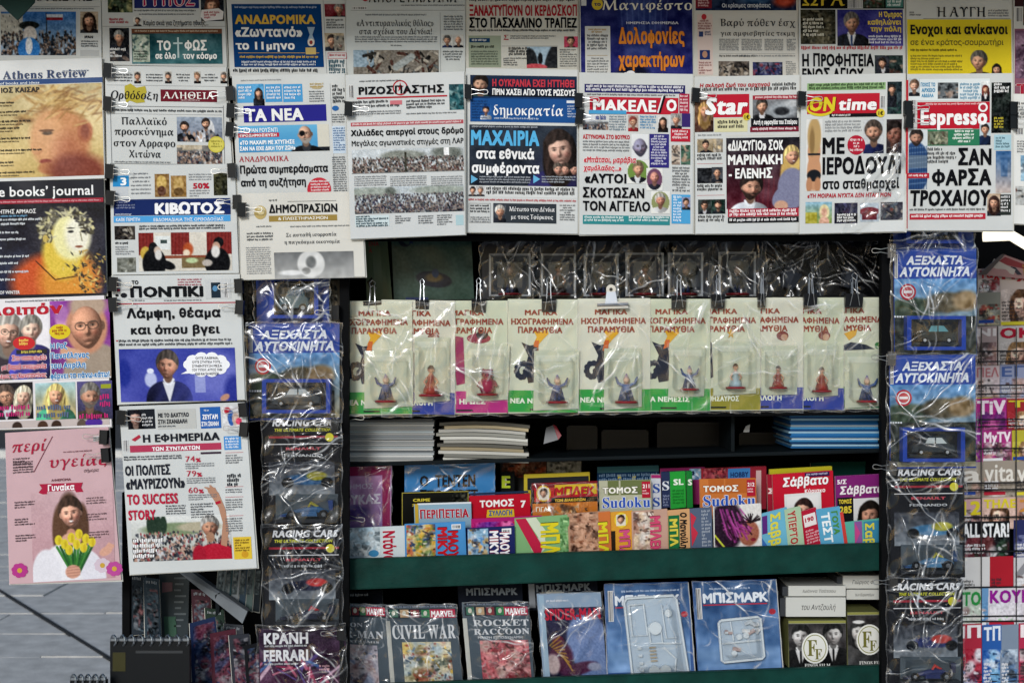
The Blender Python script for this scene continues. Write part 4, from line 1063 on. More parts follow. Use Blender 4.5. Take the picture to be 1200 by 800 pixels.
def disc(cx, cy, rx, ry, bg, **kw):
    im = Im(rx * 2, ry * 2, 'e4e4df'); im.ell(rx, ry, rx * .97, ry * .97, bg, .05); a0 = im.a.copy(); im.head(rx, ry * .8, ry * .55, **kw); m = (((im.X - rx) / rx) ** 2 + ((im.Y - ry) / ry) ** 2 > .94); im.a[m] = Im.c('e4e4df'); p.P(cx - rx, cy - ry, cx + rx, cy + ry, im, 2 + kw.get('body', 0) * .0)
disc(748, 201, 13, 14, '6e8c44', hair='7a6a50', cloth='23262e', shirt='dfe2e4'); disc(767, 210, 9.5, 13, '6a4660', hair='6a5048', skin='c89080', cloth='2a2c3a', bald=1); disc(774, 237, 11, 13, '8a9060', hair='b8b4ac', skin='c08a74', cloth='d8d8d8')
p.R(683, 252, 785, 262.5, '33888c'); p.F(685, 253.5, 732, 261, 'e8f4f2', 3.4, 1.9, L=5); p.F(737, 253.5, 784, 261, 'e8f4f2', 3.4, 1.9, L=5)
p.mess(787, 170, 797, 193, 'c8b8a8', ('5a4a40', '2a2a2c'), 9); p.mess(798, 170, 809, 193, '4a6a5a', ('c8a890', '23302c'), 9); p.F(788, 196, 809, 225, '3a3c40', 3.3, 1.7, center=1); p.R(787, 228, 809, 262, '4ea0d2', 1); p.F(789, 230, 799, 261, 'eaf4fa', 3.4, 1.8, L=5); p.H(799, 231, 809, 246, bg='8a90b0', r=4.4, L=2); p.done()

p = news('newspaper with bearded man beside a blonde woman under white capitals', [(814, 90), (937, 88), (937, 273), (815, 274)], -.040, G2)
p.T('Η σκληρή ζωή του αρχηγού', 820, 98, 902, 102.5, 'b02c36', 'k', .15); p.F(905, 98, 934, 101.5, BK, 4, 2.7, bold=1); p.F(823, 104, 934, 107.5, BK, 4, 2.8, bold=1, jus=1)
p.R(829, 111, 878, 138, 'b92134', 1); p.T('Star', 826, 114.5, 875, 134, 'f4f4f4', 'k', .12, L=5, out='7a1420'); im = Im(24, 38, '6a5040'); im.head(13, 13, 8.5, hair='b89058', skin='c89878', longh=1.4, cloth='4a3028'); im.noise(.1, 2); p.P(814, 117, 836, 155, im, 2)
p.R(837, 139, 876, 155, 'd6d2a8', 1); p.F(841, 142, 873, 153, '26282c', 5.4, 2.8, L=5, bold=1, center=1); p.E(875, 137, 4.4, 4.4, 'd8c23c', 5); p.T('1€', 872.5, 135, 878, 139.5, '1a1a1a', 'k', L=6)
im = Im(52, 38, '6a6d72').grad('8a8c90', '3a3c40'); im.ell(34, 18, 18, 9, '9aa0a6', .5).ell(34, 19, 9, 5, '2a2c30', .4).ell(48, 10, 12, 4, 'b8bcc0', .5); im.head(11, 13, 8, hair='3a3430', cloth='1c1d20', shirt='d8d8dc'); im.noise(.08, 2); p.P(882, 112, 934, 150, im)
p.R(882, 112, 936, 117, 'a02c3c', 2); p.F(885, 113.5, 934, 116, 'f4dcdc', 3, 1.8, L=5, jus=1); p.R(880, 139, 936, 155, '16171b', 2); p.T('Αυτή η σφραγίδα του Σταύρου', 883, 141, 934, 146, 'f0f0f0', 'k', L=5); p.R(879, 149, 936, 155, '7a2436', 3); p.F(882, 150.5, 934, 153.5, 'f4e0e2', 3.4, 2.0, L=5, bold=1, jus=1)
p.F(818, 158, 846, 160, '7a7c80', 3, 1.4); p.mess(817, 163, 847, 179, '8c8478', ('3a2c22', 'c8b088', 'd9d0c4'), 14); p.H(818, 164, 836, 179, bg='9a8a70', r=5, hair='2a2220', L=1.4); p.F(817, 181, 846, 188, '15161a', 4, 2.4, bold=1, jus=1)
p.R(817, 192, 847, 192.4, 'b84a50'); p.mess(817, 197, 847, 215, '1e2024', ('0f1012', '34363a', '8a7468'), 14); p.H(834, 196, 847, 213, bg='3a3c42', r=5, bald=1, L=1.4); p.F(817, 217, 847, 225, '15161a', 4, 2.4, bold=1, jus=1); p.R(817, 229, 849, 229.4, 'b84a50')
p.mess(818, 234, 850, 251, '2c3c38', ('121a18', '4a6058', '20222a'), 12); p.H(818, 234, 833, 251, bg='2a3230', r=5, glasses=1, L=1.4, shirt='c8c8cc'); p.H(834, 234, 849, 250, bg='20342e', r=5, beard=1, L=1.6); p.F(818, 253, 849, 261, '15161a', 4, 2.4, bold=1, jus=1)
p.R(851, 158, 936, 160, 'cfcfca'); im = Im(86, 83, '2a2a30').grad('25262c', '5a2430'); im.noise(.1, 7)
for k in range(12): im.line(20 + k * 6, 48, 18 + k * 6, 83, 1, '7a3038', .3)
im.head(29, 58, 15, hair='231a18', skin='bb8f78', beard=1, cloth='d6dbe4', shirt='e8ecf2'); im.ell(76, 30, 11, 18, 'd2b46c', .2).ell(70, 50, 7, 26, 'c4a25e', .3).ell(77, 60, 17, 24, '7d7f9a', .1).ell(63, 70, 8, 13, '7d7f9a', .1, ang=30).ell(64, 80, 8, 6, 'c79c84', .2); im.head(77, 22, 10.5, hair='d8bc78', skin='cf9f84', body=0, smile=1); im.noise(.04, 1.2); p.P(851, 162, 937, 245, im)
p.T('«ΔΙΑΖΥΓΙΟ» ΣΟΚ', 853, 165, 918, 176.5, 'f2f2f0', 'k', L=5, out='101014'); p.T('ΜΑΡΙΝΑΚΗ', 853, 181.5, 917, 193, 'f2f2f0', 'k', L=5, out='101014'); p.T('- ΕΛΕΝΗΣ', 854, 197.5, 905, 209, 'f2f2f0', 'k', L=5, out='101014')
p.R(853, 245, 936, 254.5, 'a92a3e', 3); p.F(855, 246.5, 934, 253.5, 'f6ecec', 4, 2.4, L=5, bold=1, jus=1); p.R(853, 255, 936, 261.5, '18191d', 3); p.F(855, 257, 934, 260, 'f0f0f0', 4, 2.3, L=5, bold=1, jus=1); p.done()

p = news('newspaper in a sleeve with curling lower corner and yellow and red masthead', [(939, 88), (1060, 86), (1060, 271), (937, 274)], -.046, G2, curl=.16)
p.R(946, 98, 1038, 106.5, '8fb47c'); p.F(948, 99, 1037, 105.5, '1d2a1c', 3.8, 2.1, L=5, bold=1, jus=1); p.mess(1040, 96, 1057, 134, '1e2c30', ('10181c', '2f5048', '3c4c54'), 14); p.H(1040, 97, 1051, 126, bg='1c2628', r=5, cx=.5, cy=.28, L=1.6)
p.R(946, 110.5, 1031, 134, 'ba2333', 1); p.E(961, 128, 16, 8.5, 'd8c62e', 3.4); p.E(961, 127, 14, 6.5, 'ba2333', 3.8); p.T('ON', 948, 114, 978, 130, 'dccb30', 'k', .1, L=6, out='4a1a16'); p.T('time', 982, 115, 1027, 129, 'f4f2f2', 'k', .12, L=5, out='7a1420'); p.R(972, 133.5, 1030, 137.5, '17181b', 4.5); p.F(975, 134.6, 1026, 136.6, 'e8e8e8', 3, 1.7, L=6); p.E(1032, 132.5, 5, 5, 'd8c23c', 6); p.T('1€', 1029.5, 130.5, 1035, 135, '1a1a1a', 'k', L=7); p.bars(1032, 112, 1037, 127)
im = Im(19, 84, 'dededb'); im.ell(9.5, 62, 8.2, 22, 'c8946f', .15).ell(9.5, 38, 7.5, 18, 'c8946f', .15).ell(9.5, 20, 8, 22, 'b99a68', .2).ell(7, 26, 3, 16, '8c7048', .5).ell(9.5, 66, 8.2, 7, '1c1f24', .15).rect(2, 40, 17, 42.5, '22262c').ell(4, 77, 3.6, 9, 'b98562', .3).ell(14, 77, 3.6, 9, 'b98562', .3); p.P(945, 140, 964, 224, im)
p.F(967, 142, 1010, 156, '7a7c80', 3.6, 1.7, center=1); im = Im(24, 40, 'c6c8ca'); im.head(12, 15, 12, hair='4a3f38', skin='b98e76', beard=1, cloth='1c2450'); im.noise(.05, 1.5); p.P(1012, 140, 1036, 180, im); im = Im(18, 40, '3c3438'); im.head(9, 17, 13, hair='1c1514', skin='8c6254', cloth='2a2024'); im.noise(.08, 2); p.P(1039, 140, 1057, 180, im)
p.T('ΜΕ', 964, 161, 990, 180, '111216', 'k'); p.E(1003.5, 170, 10.5, 11.5, 'b02438', 3); p.F(996, 163, 1012, 178, 'f2dcde', 4, 2.1, L=5, center=1); p.T('ΙΕΡΟΔΟΥΛΙ', 964, 184, 1056, 204, '111216', 'k'); p.T('στο σταθμαρχεί', 964, 210, 1054, 221.5, '111216', 'k'); p.T('«ΤΗ ΜΟΙΡΑΙΑ ΝΥΧΤΑ ΔΕΝ ΗΤΑΝ ΜΟΝ', 946, 227, 1044, 232, 'ac2836', 'k', .1)
im = Im(31, 25, '8ab0c4').grad('8ab4cc', '8a9a48'); im.rect(0, 12, 14, 25, 'a8a03c').ell(22, 12, 6, 9, 'e0d0a0').ell(22, 12, 3.5, 5, 'd8a890').ell(22, 24, 6, 7, 'd8a890').noise(.12, 2); p.P(944, 237, 975, 262, im); p.mess(978, 238, 1005, 262, '2c2c40', ('141420', '5a5a80', '3a2a3a'), 14); p.R(979, 250, 1005, 261, '15161a', 2); p.F(981, 251, 1004, 260, 'f0f0f0', 3.4, 1.9, L=5, bold=1)
im = Im(22, 22, 'b0bcc6'); im.ell(11, 10, 12, 5, '7a2a34').rect(2, 11, 20, 20, '6a2430').noise(.1, 2); p.P(1008, 238, 1030, 260, im); p.mess(1032, 237, 1058, 258, '3a3a44', n=10); film(p.root, [(1022, 180), (1061, 165), (1062, 272), (985, 274)], -.062, .014, 9, seed=3); p.done()

p = news('newspaper with tall red masthead and three lines of heavy black capitals', [(1063, 87), (1186, 86), (1187, 270), (1062, 270)], -.044, G2, curve=.0028, curl=.02)
p.R(1062, 94, 1064.5, 268, 'b82a36', 1); p.R(1065, 93, 1160, 118, 'dfe6e8', 0); p.H(1065, 92, 1078, 113, bg='c0c8cc', r=6.5, skin='d0a48c', hair='6a5040', smile=1); p.T('ΠΟΙΟΣ ΤΟ', 1079, 97, 1096, 101.5, '4a90b8', 'k'); p.T('ΑΡΧΕΙΟ', 1080, 103.5, 1096, 108, '4a90b8', 'k'); p.T('ΑΒΔΕΛΑ', 1080, 110, 1094, 114, '4a90b8', 'k'); p.mess(1099, 97, 1123, 116, '6a7074', ('1c1e22', '3a3c40', 'b89a88'), 12); p.F(1125, 98, 1150, 117, '4a88a8', 4, 2.1, bold=1, center=1); p.H(1150, 95, 1160, 119, bg='e0e4e4', r=4.5, hair='6a2a24', longh=.6, cloth='1a1c24', shirt='e8e8e8')
p.mess(1162, 97, 1185, 156, '141818', ('1c2422', '0c0e0e', '2a3430'), 16); p.F(1165, 98, 1183, 110, 'e8e8e8', 4, 2.3, L=5, bold=1); p.F(1165, 138, 1176, 152, 'c8b83c', 3.4, 1.8, L=5); p.bars(1067, 117, 1073, 144)
p.R(1075, 120, 1160, 151, 'b91f31', 1); p.F(1085, 121.5, 1156, 124, 'f0c8cc', 3, 1.5, L=5, jus=1); p.T('Espresso', 1079, 127, 1157, 146, 'f6f4f4', 'k', L=5, out='5a0e18'); p.E(1152, 126, 5.5, 5.5, 'f0f0f0', 6.5); p.E(1152, 126, 3.4, 3.4, 'b03040', 7); p.R(1140, 146, 1160, 151, 'b91f31', 2)
p.R(1085, 152, 1148, 171, '2f7a58', 1); p.mess(1087, 154, 1111, 170, '6c7460', ('3a4438', 'a8a890', '4a3a30'), 14, 2); p.F(1114, 153, 1146, 170, 'eef4ee', 4, 2.1, L=5, center=1, bold=1)
im = Im(22, 70, 'cfd6da'); im.ell(8, 44, 17, 30, '2b4a78', .08); im.head(9, 10, 9.5, hair='2a2422', skin='a8806c', beard=1, body=0)
for k in range(8): im.line(0, 22 + k * 6, 22, 20 + k * 6, .8, '7a96b8', .5); im.line(k * 3, 20, k * 3, 70, .6, '16284a', .5)
im.rect(0, 30, 26, 45, '8a9496', .5); p.P(1065, 152, 1087, 222, im, 1.4); im = Im(13, 26, 'c0d0d8'); im.head(6.5, 8, 6, hair='2a2422', cloth='1c2a4a'); p.P(1148, 144, 1161, 170, im, 3)
p.F(1087, 174, 1121, 193, '1e2024', 4.8, 2.5, bold=1); p.T('ΣΑΝ', 1123, 174, 1162, 193, '111216', 'k', .0, L=5); p.T('ΦΑΡΣΑ', 1092, 198.5, 1162, 217, '111216', 'k', L=5); p.T('ΤΡΟΧΑΙΟΥ', 1066, 222.5, 1160, 241, '111216', 'k', .05, L=5); p.R(1063, 203, 1089, 209, 'b02a38', 3.2); p.F(1065, 205, 1087, 207.5, 'f6e6e6', 3, 1.8, L=5)
p.F(1066, 245, 1155, 247, '26282c', 3, 1.7, bold=1, jus=1); p.R(1066, 250.5, 1155, 257.5, 'b42a3a', 1); p.F(1068, 252.5, 1153, 255.5, 'f6ecec', 4, 2.2, L=5, bold=1, jus=1)
p.R(1165, 158, 1185, 176, 'a9ccd8', 1); p.F(1167, 161, 1184, 174, '3a5a68', 3.4, 1.7, L=5); im = Im(18, 49, '6a90b0').grad('2f5a8c', 'c0b0a8'); im.rect(6, 8, 14, 30, '3c6494', .6).noise(.12, 3); p.P(1167, 177, 1185, 226, im); p.H(1157, 227, 1173, 253, bg='c0a890', r=7, hair='3a2420', longh=.8, cloth='20242c'); p.R(1172, 228, 1185, 252, '2c322f', 2); p.F(1173, 230, 1184, 250, 'e8e8e8', 4, 2, L=5); p.done()
# ================================================================ the two outer columns
GL = 'magazines and papers in the outermost column'
p = Page('magazine', 'review magazine with a sepia painted profile of a man on its cover', 'magazine', [(-32, 72.5), (119, 68), (123, 209), (-28, 213.5)], -.026, 'dadcdc', 'gloss', GL, curve=.002)
p.T('The Athens Review', -26, 84, 101, 94, '2b3f66', 's', L=5); p.F(73, 83, 104, 85, '4a5c80', 3, 1.2); p.R(-29, 95, 120, 101, '24467a'); p.T('of books and ideas', 0, 96.5, 46, 99.5, 'dfe6ee', 'b', L=5)
im = Im(127, 108, 'cdb98c').grad('c8b88c', 'd8bc7a'); im.noise(.08, 20)
for _ in range(90): im.ell(nrg.normal(80, 24), nrg.normal(26, 15), nrg.uniform(5, 14), nrg.uniform(1, 3), ('9c7440', 'b58c50', '7c5630', 'd2b070', 'c8a068')[nrg.integers(5)], .7, .55, nrg.uniform(-50, 50))
im.ell(78, 66, 33, 38, 'c58a5c', .25).ell(62, 62, 20, 30, 'd9a272', .5).ell(50, 78, 6, 4, 'c88f64', .4).ell(47, 72, 5, 7, 'd9a272', .4).ell(59, 90, 7, 3, '8c3e34', .5).ell(62, 98, 12, 7, 'b87a50', .4).ell(106, 56, 9, 13, 'b06a48', .3).ell(106, 56, 5, 9, '8e4c38', .5).ell(62, 57, 6, 2.4, '5a4430', .5).ell(61, 54, 9, 1.6, '6a4428', .4).ell(88, 84, 20, 26, 'a85c40', .9, .6).ell(96, 104, 34, 22, '7e3a2c', .5)
for _ in range(60): im.ell(nrg.normal(92, 20), nrg.normal(22, 10), nrg.uniform(5, 14), 1.4, ('9c7440', '7c5630', 'd8b878')[nrg.integers(3)], .7, .6, nrg.uniform(-60, 30))
im.noise(.05, 2); p.P(-8, 101, 119, 209, im); p.T('ΙΟΣ ΚΑΙΣΑΡ', 1, 103, 46, 109, '2a2420', 'k', L=5)
for k, y in enumerate((120, 131, 142, 150, 162, 176, 190, 202)): p.F(-6, y, 18 + (k * 13) % 34, y + 3, '2e2418', 3.2, 1.7, L=5, bold=1); p.F(-6, y + 4, 14 + (k * 7) % 20, y + 6, '5a4a34', 3, 1.2, L=5)
p.done()
p = Page('magazine', 'dark journal with a curly haired figure fading from yellow to orange', 'magazine', [(-31, 213.5), (121, 210), (124, 346), (-27, 350.5)], -.034, '161a26', 'gloss', GL)
im = Im(130, 114, '141a30').grad('10141f', '1a2240'); im.noise(.08, 16); t = .9
im.ell(84, 50, 44, 46, '30303a', .6).ell(70, 100, 52, 38, 'c8542a', .3).ell(86, 98, 34, 40, 'd89038', .5).ell(80, 62, 24, 34, 'e0c24c', .3).ell(90, 42, 22, 30, 'ece6a8', .25).ell(98, 40, 15, 24, 'f0ecd8', .5)
for _ in range(170):
    a = nrg.uniform(math.pi * .75, math.pi * 2.1); rr = nrg.uniform(20, 34); im.ell(84 + math.cos(a) * rr * .95, 32 + math.sin(a) * rr * .8, nrg.uniform(2.5, 5), nrg.uniform(1, 2), ('c8c2a0', '6e6a5c', '2b2a30', 'e0d8a0', '4a4636')[nrg.integers(5)], .5, .8, nrg.uniform(0, 180))
for _ in range(120): im.ell(nrg.normal(112, 12), nrg.uniform(60, 112), nrg.uniform(1, 4), 1, ('d8c070', '2a2826', '14161c', 'b89040')[nrg.integers(4)], .5, .8, nrg.uniform(0, 180))
for sx in (0, 15): im.ell(90 + sx, 36, 3.4, 1.7, '26262a', .5); im.ell(90 + sx, 31.5, 4.6, .9, '3c3830', .5)
im.line(101, 37, 103, 48, .7, '8a8468').ell(99, 55, 4.4, 1.5, '8a4a30', .5).ell(60, 44, 3, 5, 'c9b060', .3).line(48, 72, 70, 96, .7, '3a2018').line(70, 96, 96, 92, .7, '3a2018').noise(.06, 1.4); p.P(-8, 240, 122, 346, im)
p.T('the books’ journal', -17, 219, 109, 231, 'f0f0f0', 'b', L=5); p.R(-29, 235, 121, 240, 'a02036', 2); p.F(-5, 236.5, 118, 238.5, 'e0a8b0', 3, 1.5, L=5, jus=1); p.T('ΔΗΜΗΤΡΗΣ ΑΡΜΑΟΣ', -14, 246, 42, 251, 'f0f0f0', 'b', L=5)
p.F(-6, 253, 32, 255, '7ab0d8', 3, 1.5, L=5)
for y, k in ((257, 50), (262, 30), (272, 22), (280, 30), (290, 14), (300, 34), (308, 22), (318, 34), (327, 40)): p.F(-6, y, k, y + 3, 'dfe4ea', 3.6, 1.9, L=5, bold=1)
p.T('BOOK OF WINTER', -14, 341, 23, 345, 'f2f2f2', 'b', L=5); p.done()

p = Page('magazine', 'gossip magazine packed with faces and pink captions, purple block at its top', 'magazine', [(-31, 351.5), (122, 346), (131, 500), (-27, 503.5)], -.044, 'e6e2e4', 'gloss', GL)
p.T('Λοιπόν', -16, 358, 73, 370, 'b8142e', 'k', L=5, out='f6eef0'); p.F(6, 353, 76, 355, '5a5a60', 3, 1.3)
im = Im(66, 80, 'ece8ec'); im.rect(0, 52, 66, 80, '3a2c4a'); im.head(18, 24, 19, hair='aaa49c', skin='d8b09a', glasses=1, cloth='3c3440', smile=1, longh=.2, turn=.1); im.head(45, 22, 15, hair='8c8880', skin='e0c0ac', cloth='3f3c98', bald=0); im.noise(.03, 1.5); p.P(-9, 366, 57, 446, im)
p.E(28, 402, 13, 8, 'c8282e', 3); p.F(20, 398, 37, 407, 'f6d060', 4, 2.3, L=5, center=1, bold=1); p.R(19, 410, 55, 415, '2a2a30', 3); p.F(25, 411.5, 53, 414, 'e0d060', 3, 2, L=5)
p.T('Στο νοσοκομείο', 14, 416.5, 54, 422.5, 'b8283e', 'k', L=6, out='f8e8ec'); p.T('με βαριά πνευμονία', 2, 427, 54, 433, 'b8283e', 'k', L=6, out='f8e8ec'); p.T('πόλεμος της Κωνσταντίνας', -8, 438, 54, 443.5, 'b8283e', 'k', L=6, out='f8e8ec')
im = Im(69, 92, '7a2c8c').grad('8c3c9c', '6a2a70'); im.noise(.1, 12); im.ell(14, 20, 8, 13, 'd8a0c8', .4).ell(14, 16, 10, 9, '8c50a0', .6, .6); im.ell(50, 86, 36, 36, 'a09080', .1); im.ell(42, 32, 24, 31, 'c48c70', .15); im.ell(44, 6, 22, 14, 'b49c88', .4); im.head(42, 30, 27, hair='a89888', skin='c99478', bald=1, glasses=1, body=0); im.ell(26, 64, 16, 8, 'd0a084', .2, ang=20).ell(17, 58, 6, 5, 'd0a084', .2); im.noise(.03, 1.5); p.P(58, 353, 128, 445, im, 1.3)
p.E(70, 388.5, 12.5, 9, 'dcc428', 3); p.F(61, 383, 79, 394, 'a03020', 3.6, 2.1, L=5, center=1)
for tx, x1, y in (('Η Ροζ', 78, 402), ('Πανσέληνος', 104, 413.5), ('του Απρίλη', 100, 425), ('φέρνει τα πάνω-κάτω!', 128, 437)): p.T(tx, 59, y, x1, y + 6.6, '2a78b4', 'k', L=6, out='eef6fa')
p.R(-29, 446.5, 130, 448, 'f0eef0', 2)
im = Im(47, 43, '1c1c22'); im.head(16, 16, 12, hair='5a4a42', glasses=1, shirt='d8d8e0'); im.head(36, 17, 11, hair='e6dcc0', skin='e0b8a0', longh=1.2, cloth='15151a'); im.noise(.04, 1.5); p.P(-9, 449, 38, 492, im)
im = Im(47, 43, '9ec0c0').grad('a8ccd0', 'b89a60'); im.noise(.12, 6); im.ell(24, 26, 15, 20, 'e4cf80', .3); im.head(24, 15, 11.5, hair='e8d080', skin='dca888', longh=1.3, cloth='4fae88', smile=1); im.noise(.04, 1.5); p.P(41, 449, 88, 492, im)
im = Im(41, 45, '4a4468').grad('5a5488', '30304a'); im.head(15, 18, 14, hair='7c7872', skin='b98c74', beard=1, cloth='4a4238'); im.noise(.05, 1.5); p.P(90, 447, 131, 492, im)
for x0, x1, y in ((0, 36, 476), (-6, 37, 484), (43, 84, 476), (43, 84, 485), (117, 130, 463), (117, 130, 471), (93, 129, 486)): p.F(x0, y, x1, y + 5, 'c02a72' if x0 != 43 else '5a6a88', 6, 4.2, L=6, bold=1, jus=1)
p.R(118, 450, 130, 455, '9aa02c', 3)
im = Im(136, 9, 'c4b8b4'); [im.ell(x, 8, 6, 7, c_) for x, c_ in ((28, '3a2c26'), (58, '4a3428'), (74, '3a2820'), (104, '5a4c44'))]; im.ell(118, 6, 10, 7, '4a2a90'); p.P(-8, 494, 128, 502, im); p.done()

p = Page('magazine', 'pink health magazine showing a smiling woman in white holding yellow tulips', 'magazine', [(6, 507), (127, 500), (142, 679), (11, 684)], -.056, 'cba9ae', 'gloss', GL, curve=.0022)
p.T('περί', 13, 516, 52, 530, 'a81f3e', 's', .18, L=5); p.T('υγείας', 56, 534, 124, 548, 'a81f3e', 's', .18, L=5); p.G([(61, 511), (62, 511), (40, 553), (39, 553)], '7a3a48', 4); p.T('σήμερα', 98, 549, 115, 553, '4a2a30', 'r', .2, L=5); p.T('ΑΦΙΕΡΩΜΑ', 60, 561, 83, 564, '6a3038', 'b', L=5)
p.bars(109, 511, 120, 517, 4); p.F(74, 529, 108, 530.5, '7a4a50', 3, 1.2, L=4)
p.G([(46, 567), (97, 565), (95, 571), (98, 576), (50, 579), (45, 577), (49, 572)], 'a82040', 3); p.T('Γυναίκα', 56, 568, 87, 575, 'f6ecee', 'k', L=5)
for x, y in ((15, 537), (15, 541), (15, 547), (17, 588), (17, 608), (18, 627), (101, 583), (101, 602), (104, 623)): p.F(x, y, x + 24, y + 7, '3f2f34', 3, 1.4, L=4)
im = Im(96, 106, 'c49ea4').grad('c8a6ab', 'ba8f96'); im.noise(.02, 10)
im.ell(44, 38, 15, 36, '4a3428', .2).ell(33, 48, 9, 32, '5c4030', .25).ell(59, 44, 8, 28, '543a2c', .25)
im.ell(42, 98, 34, 38, 'e8e6ea', .08).ell(16, 98, 17, 30, 'e2e0e6', .1).ell(70, 96, 14, 26, 'dedce4', .1, ang=-20); im.head(46, 27, 17, hair='3c2a22', skin='dca890', body=0, smile=1, tilt=-6, turn=-.05); im.ell(46, 50, 5, 5, 'c08a74', .3).ell(46, 58, 12, 8, 'd8a690', .2)
for a in range(-5, 6): im.line(50 + a, 96, 50 + a * 4.2, 66, 1.5, ('2f6a2e', '3f8038', '24562a')[a % 3])
for x, y in ((31, 58), (38, 63), (46, 56), (55, 52), (52, 64), (63, 58), (70, 62), (60, 68), (43, 70)): im.ell(x, y, 4.4, 6, 'dcc834', .2).ell(x + 1.2, y + 1, 1.6, 4.5, 'b89a20', .5, .6)
im.ell(47, 96, 9, 8, 'd09a84', .15)
for k in range(4): im.line(40, 91 + k * 3.4, 55, 90 + k * 3.4, .4, '9a6a5a', .8)
im.ell(86, 74, 8, 5, 'd6a28c', .2, ang=-25)
for k in range(4): im.line(84 + k * 2.5, 72, 90 + k * 2, 65 + k, 1.1, 'd6a28c')
im.noise(.03, 1.2); p.P(36, 577, 132, 682, im, 1.6)
for cx, cy, c_ in ((23, 668, 'b23a86'), (120, 662, 'd2c0cc'), (134, 666, 'b54a92')):
    for k in range(8): a = k * math.pi / 4 + .2; p.E(cx + math.cos(a) * 6, cy + math.sin(a) * 5.5, 4, 3.4, c_, 3.2 + .05 * k, 10)
    p.E(cx, cy, 3, 3, 'c9a040', 5, 10)
p.done()

GM = 'newspapers in the second column'
p = news('religious newspaper with maroon title block and a yellow seal', [(123, 77), (265, 79), (272, 193), (126, 194)], -.024, GM)
im_ = (157, 193, 227, 258)
for k, x in enumerate(im_): p.H(x, 84, x + 8, 98, bg='c8c4bc', r=4.2, beard=k % 2, hair=('3a3430', '4a4440', '8a6a50', '6a6460')[k], cloth='17181b'); p.F(x - 24 + (2 if k else 0), 87, x - 2, 98, '4a4c50', 3.4, 1.4, center=1)
p.R(125, 99.5, 266, 100, '9a9c9e'); p.G([(146, 101), (153, 98), (160, 103), (170, 101), (172, 108), (168, 115), (170, 120), (160, 121), (152, 118), (148, 121), (146, 113)], 'b5a83e', 2); p.T('Ορθόδοξη', 129, 106, 184, 116, '1c1d22', 's', .15, L=5); p.R(188, 105, 254, 119, '6c1f2c', 1); p.T('ΑΛΗΘΕΙΑ', 191, 107.5, 251, 115.5, 'f2efea', 's', L=5); p.F(212, 117, 234, 118.4, 'e0c8c8', 2, 1, L=5)
p.Box(129, 124, 262, 192, '6a6c70', .7); p.F(132, 128, 260, 131, '2a2c30', 4, 2.0, jus=1); p.R(132, 133, 260, 133.5, '9a9c9e')
for tx, x0, x1, y in (('Παλλαϊκό', 142, 195, 146), ('προσκύνημα', 134, 203, 158), ('στον Αρραφο', 133, 205, 171.5), ('Χιτώνα', 151, 188, 184.5)): p.T(tx, x0, y - 9, x1, y, '1f2125', 's')
p.F(134, 189, 200, 190.5, '6a6c70', 3, 1.2); im = Im(53, 29, '8a94a4').grad('98a4b4', '6a7080'); im.ell(38, 15, 6, 12, 'd8dadc'); im.head(9, 12, 6, beard=1, cloth='1a1b1f'); im.head(34, 8, 6, cloth='c8ccd4', beard=1); im.crowd(14, 29, size=2.2, dens=.5).noise(.1, 2); p.P(207, 137, 260, 166, im); p.crowd(207, 170, 260, 192, 'b8ab94', .3, size=1.6)
p.E(253.5, 169.5, 9.6, 9.6, 'c9bf4e', 4); p.E(253.5, 169.5, 8, 8, 'd4ca62', 4.3); p.F(247, 165, 260, 174, '8a8230', 3, 1.5, L=6, center=1); p.done()

p = news('newspaper with navy title block above two robed clerics at a table', [(129, 194), (275, 192), (280, 320), (132, 322)], -.034, GM)
p.R(132, 206, 151, 219, '2f8cc8'); p.T('3', 141, 208, 148, 217, 'f4f8fa', 'k', L=5); p.R(133, 220, 150, 230, 'c2c6ca'); p.F(153, 203, 177, 231, '7a7c80', 4.6, 1.4, center=1); im = Im(17, 27, '8a6a40'); im.ell(8, 10, 6, 8, 'c8a860').ell(8, 20, 5, 6, '5a3a2c').noise(.14, 2); p.P(181, 204, 198, 231, im); im = Im(18, 25, '9a7848'); im.ell(9, 10, 6, 8, 'b8985c').ell(9, 19, 6, 5, '6a5030').noise(.14, 2); p.P(200, 206, 218, 231, im)
p.F(221, 204, 248, 212, '8a8c90', 3, 1.2); p.T('50%', 226, 214.5, 245, 221, 'b02438', 'k'); p.F(222, 223, 246, 230, '8a8c90', 3, 1.3); p.mess(250, 203, 266, 229, '3a3a28', ('20221a', '5a5838', '14150f'), 10)
p.R(133, 234, 270, 253, '1c2c60', 1); p.F(136, 237, 158, 246, '8a94b4', 3, 1.3, L=5); p.T('www.kivotos.gr', 135, 250, 154, 252, 'dfe6f4', 'b', L=5); p.T('ΚΙΒΩΤΟΣ', 182, 238, 262, 250.5, 'f4f5f7', 'k', L=5, out='f4f5f7'); p.R(133, 253.5, 270, 261, '4e9ed8', 1.4); p.T('ΚΑΘΕ ΠΕΜΠΤΗ', 136, 255.5, 164, 259.5, 'f0f6fa', 'b', L=5); p.T('ΕΒΔΟΜΑΔΙΑΙΑ ΤΗΣ ΟΡΘΟΔΟΞΙΑΣ', 180, 255.5, 262, 259.5, 'e4f0f8', 'b', L=5)
p.mess(134, 265, 158, 281, '3a3430', ('141416', '8a8070', 'c8c0b0', '1c1c20'), 16); p.F(135, 284, 150, 287, '1f2124', 3.4, 2, bold=1); p.F(135, 289, 157, 299, '7a7c80', 2.7, 1.2); p.mess(137, 302, 159, 319, '7a7c74', ('4a4c44', 'b0b2a8', '8a8a7c'), 12); p.F(163, 264.5, 264, 270, '33353a', 3, 1.6, jus=1)
im = Im(109, 45, 'd8d2c6'); im.noise(.04, 10)
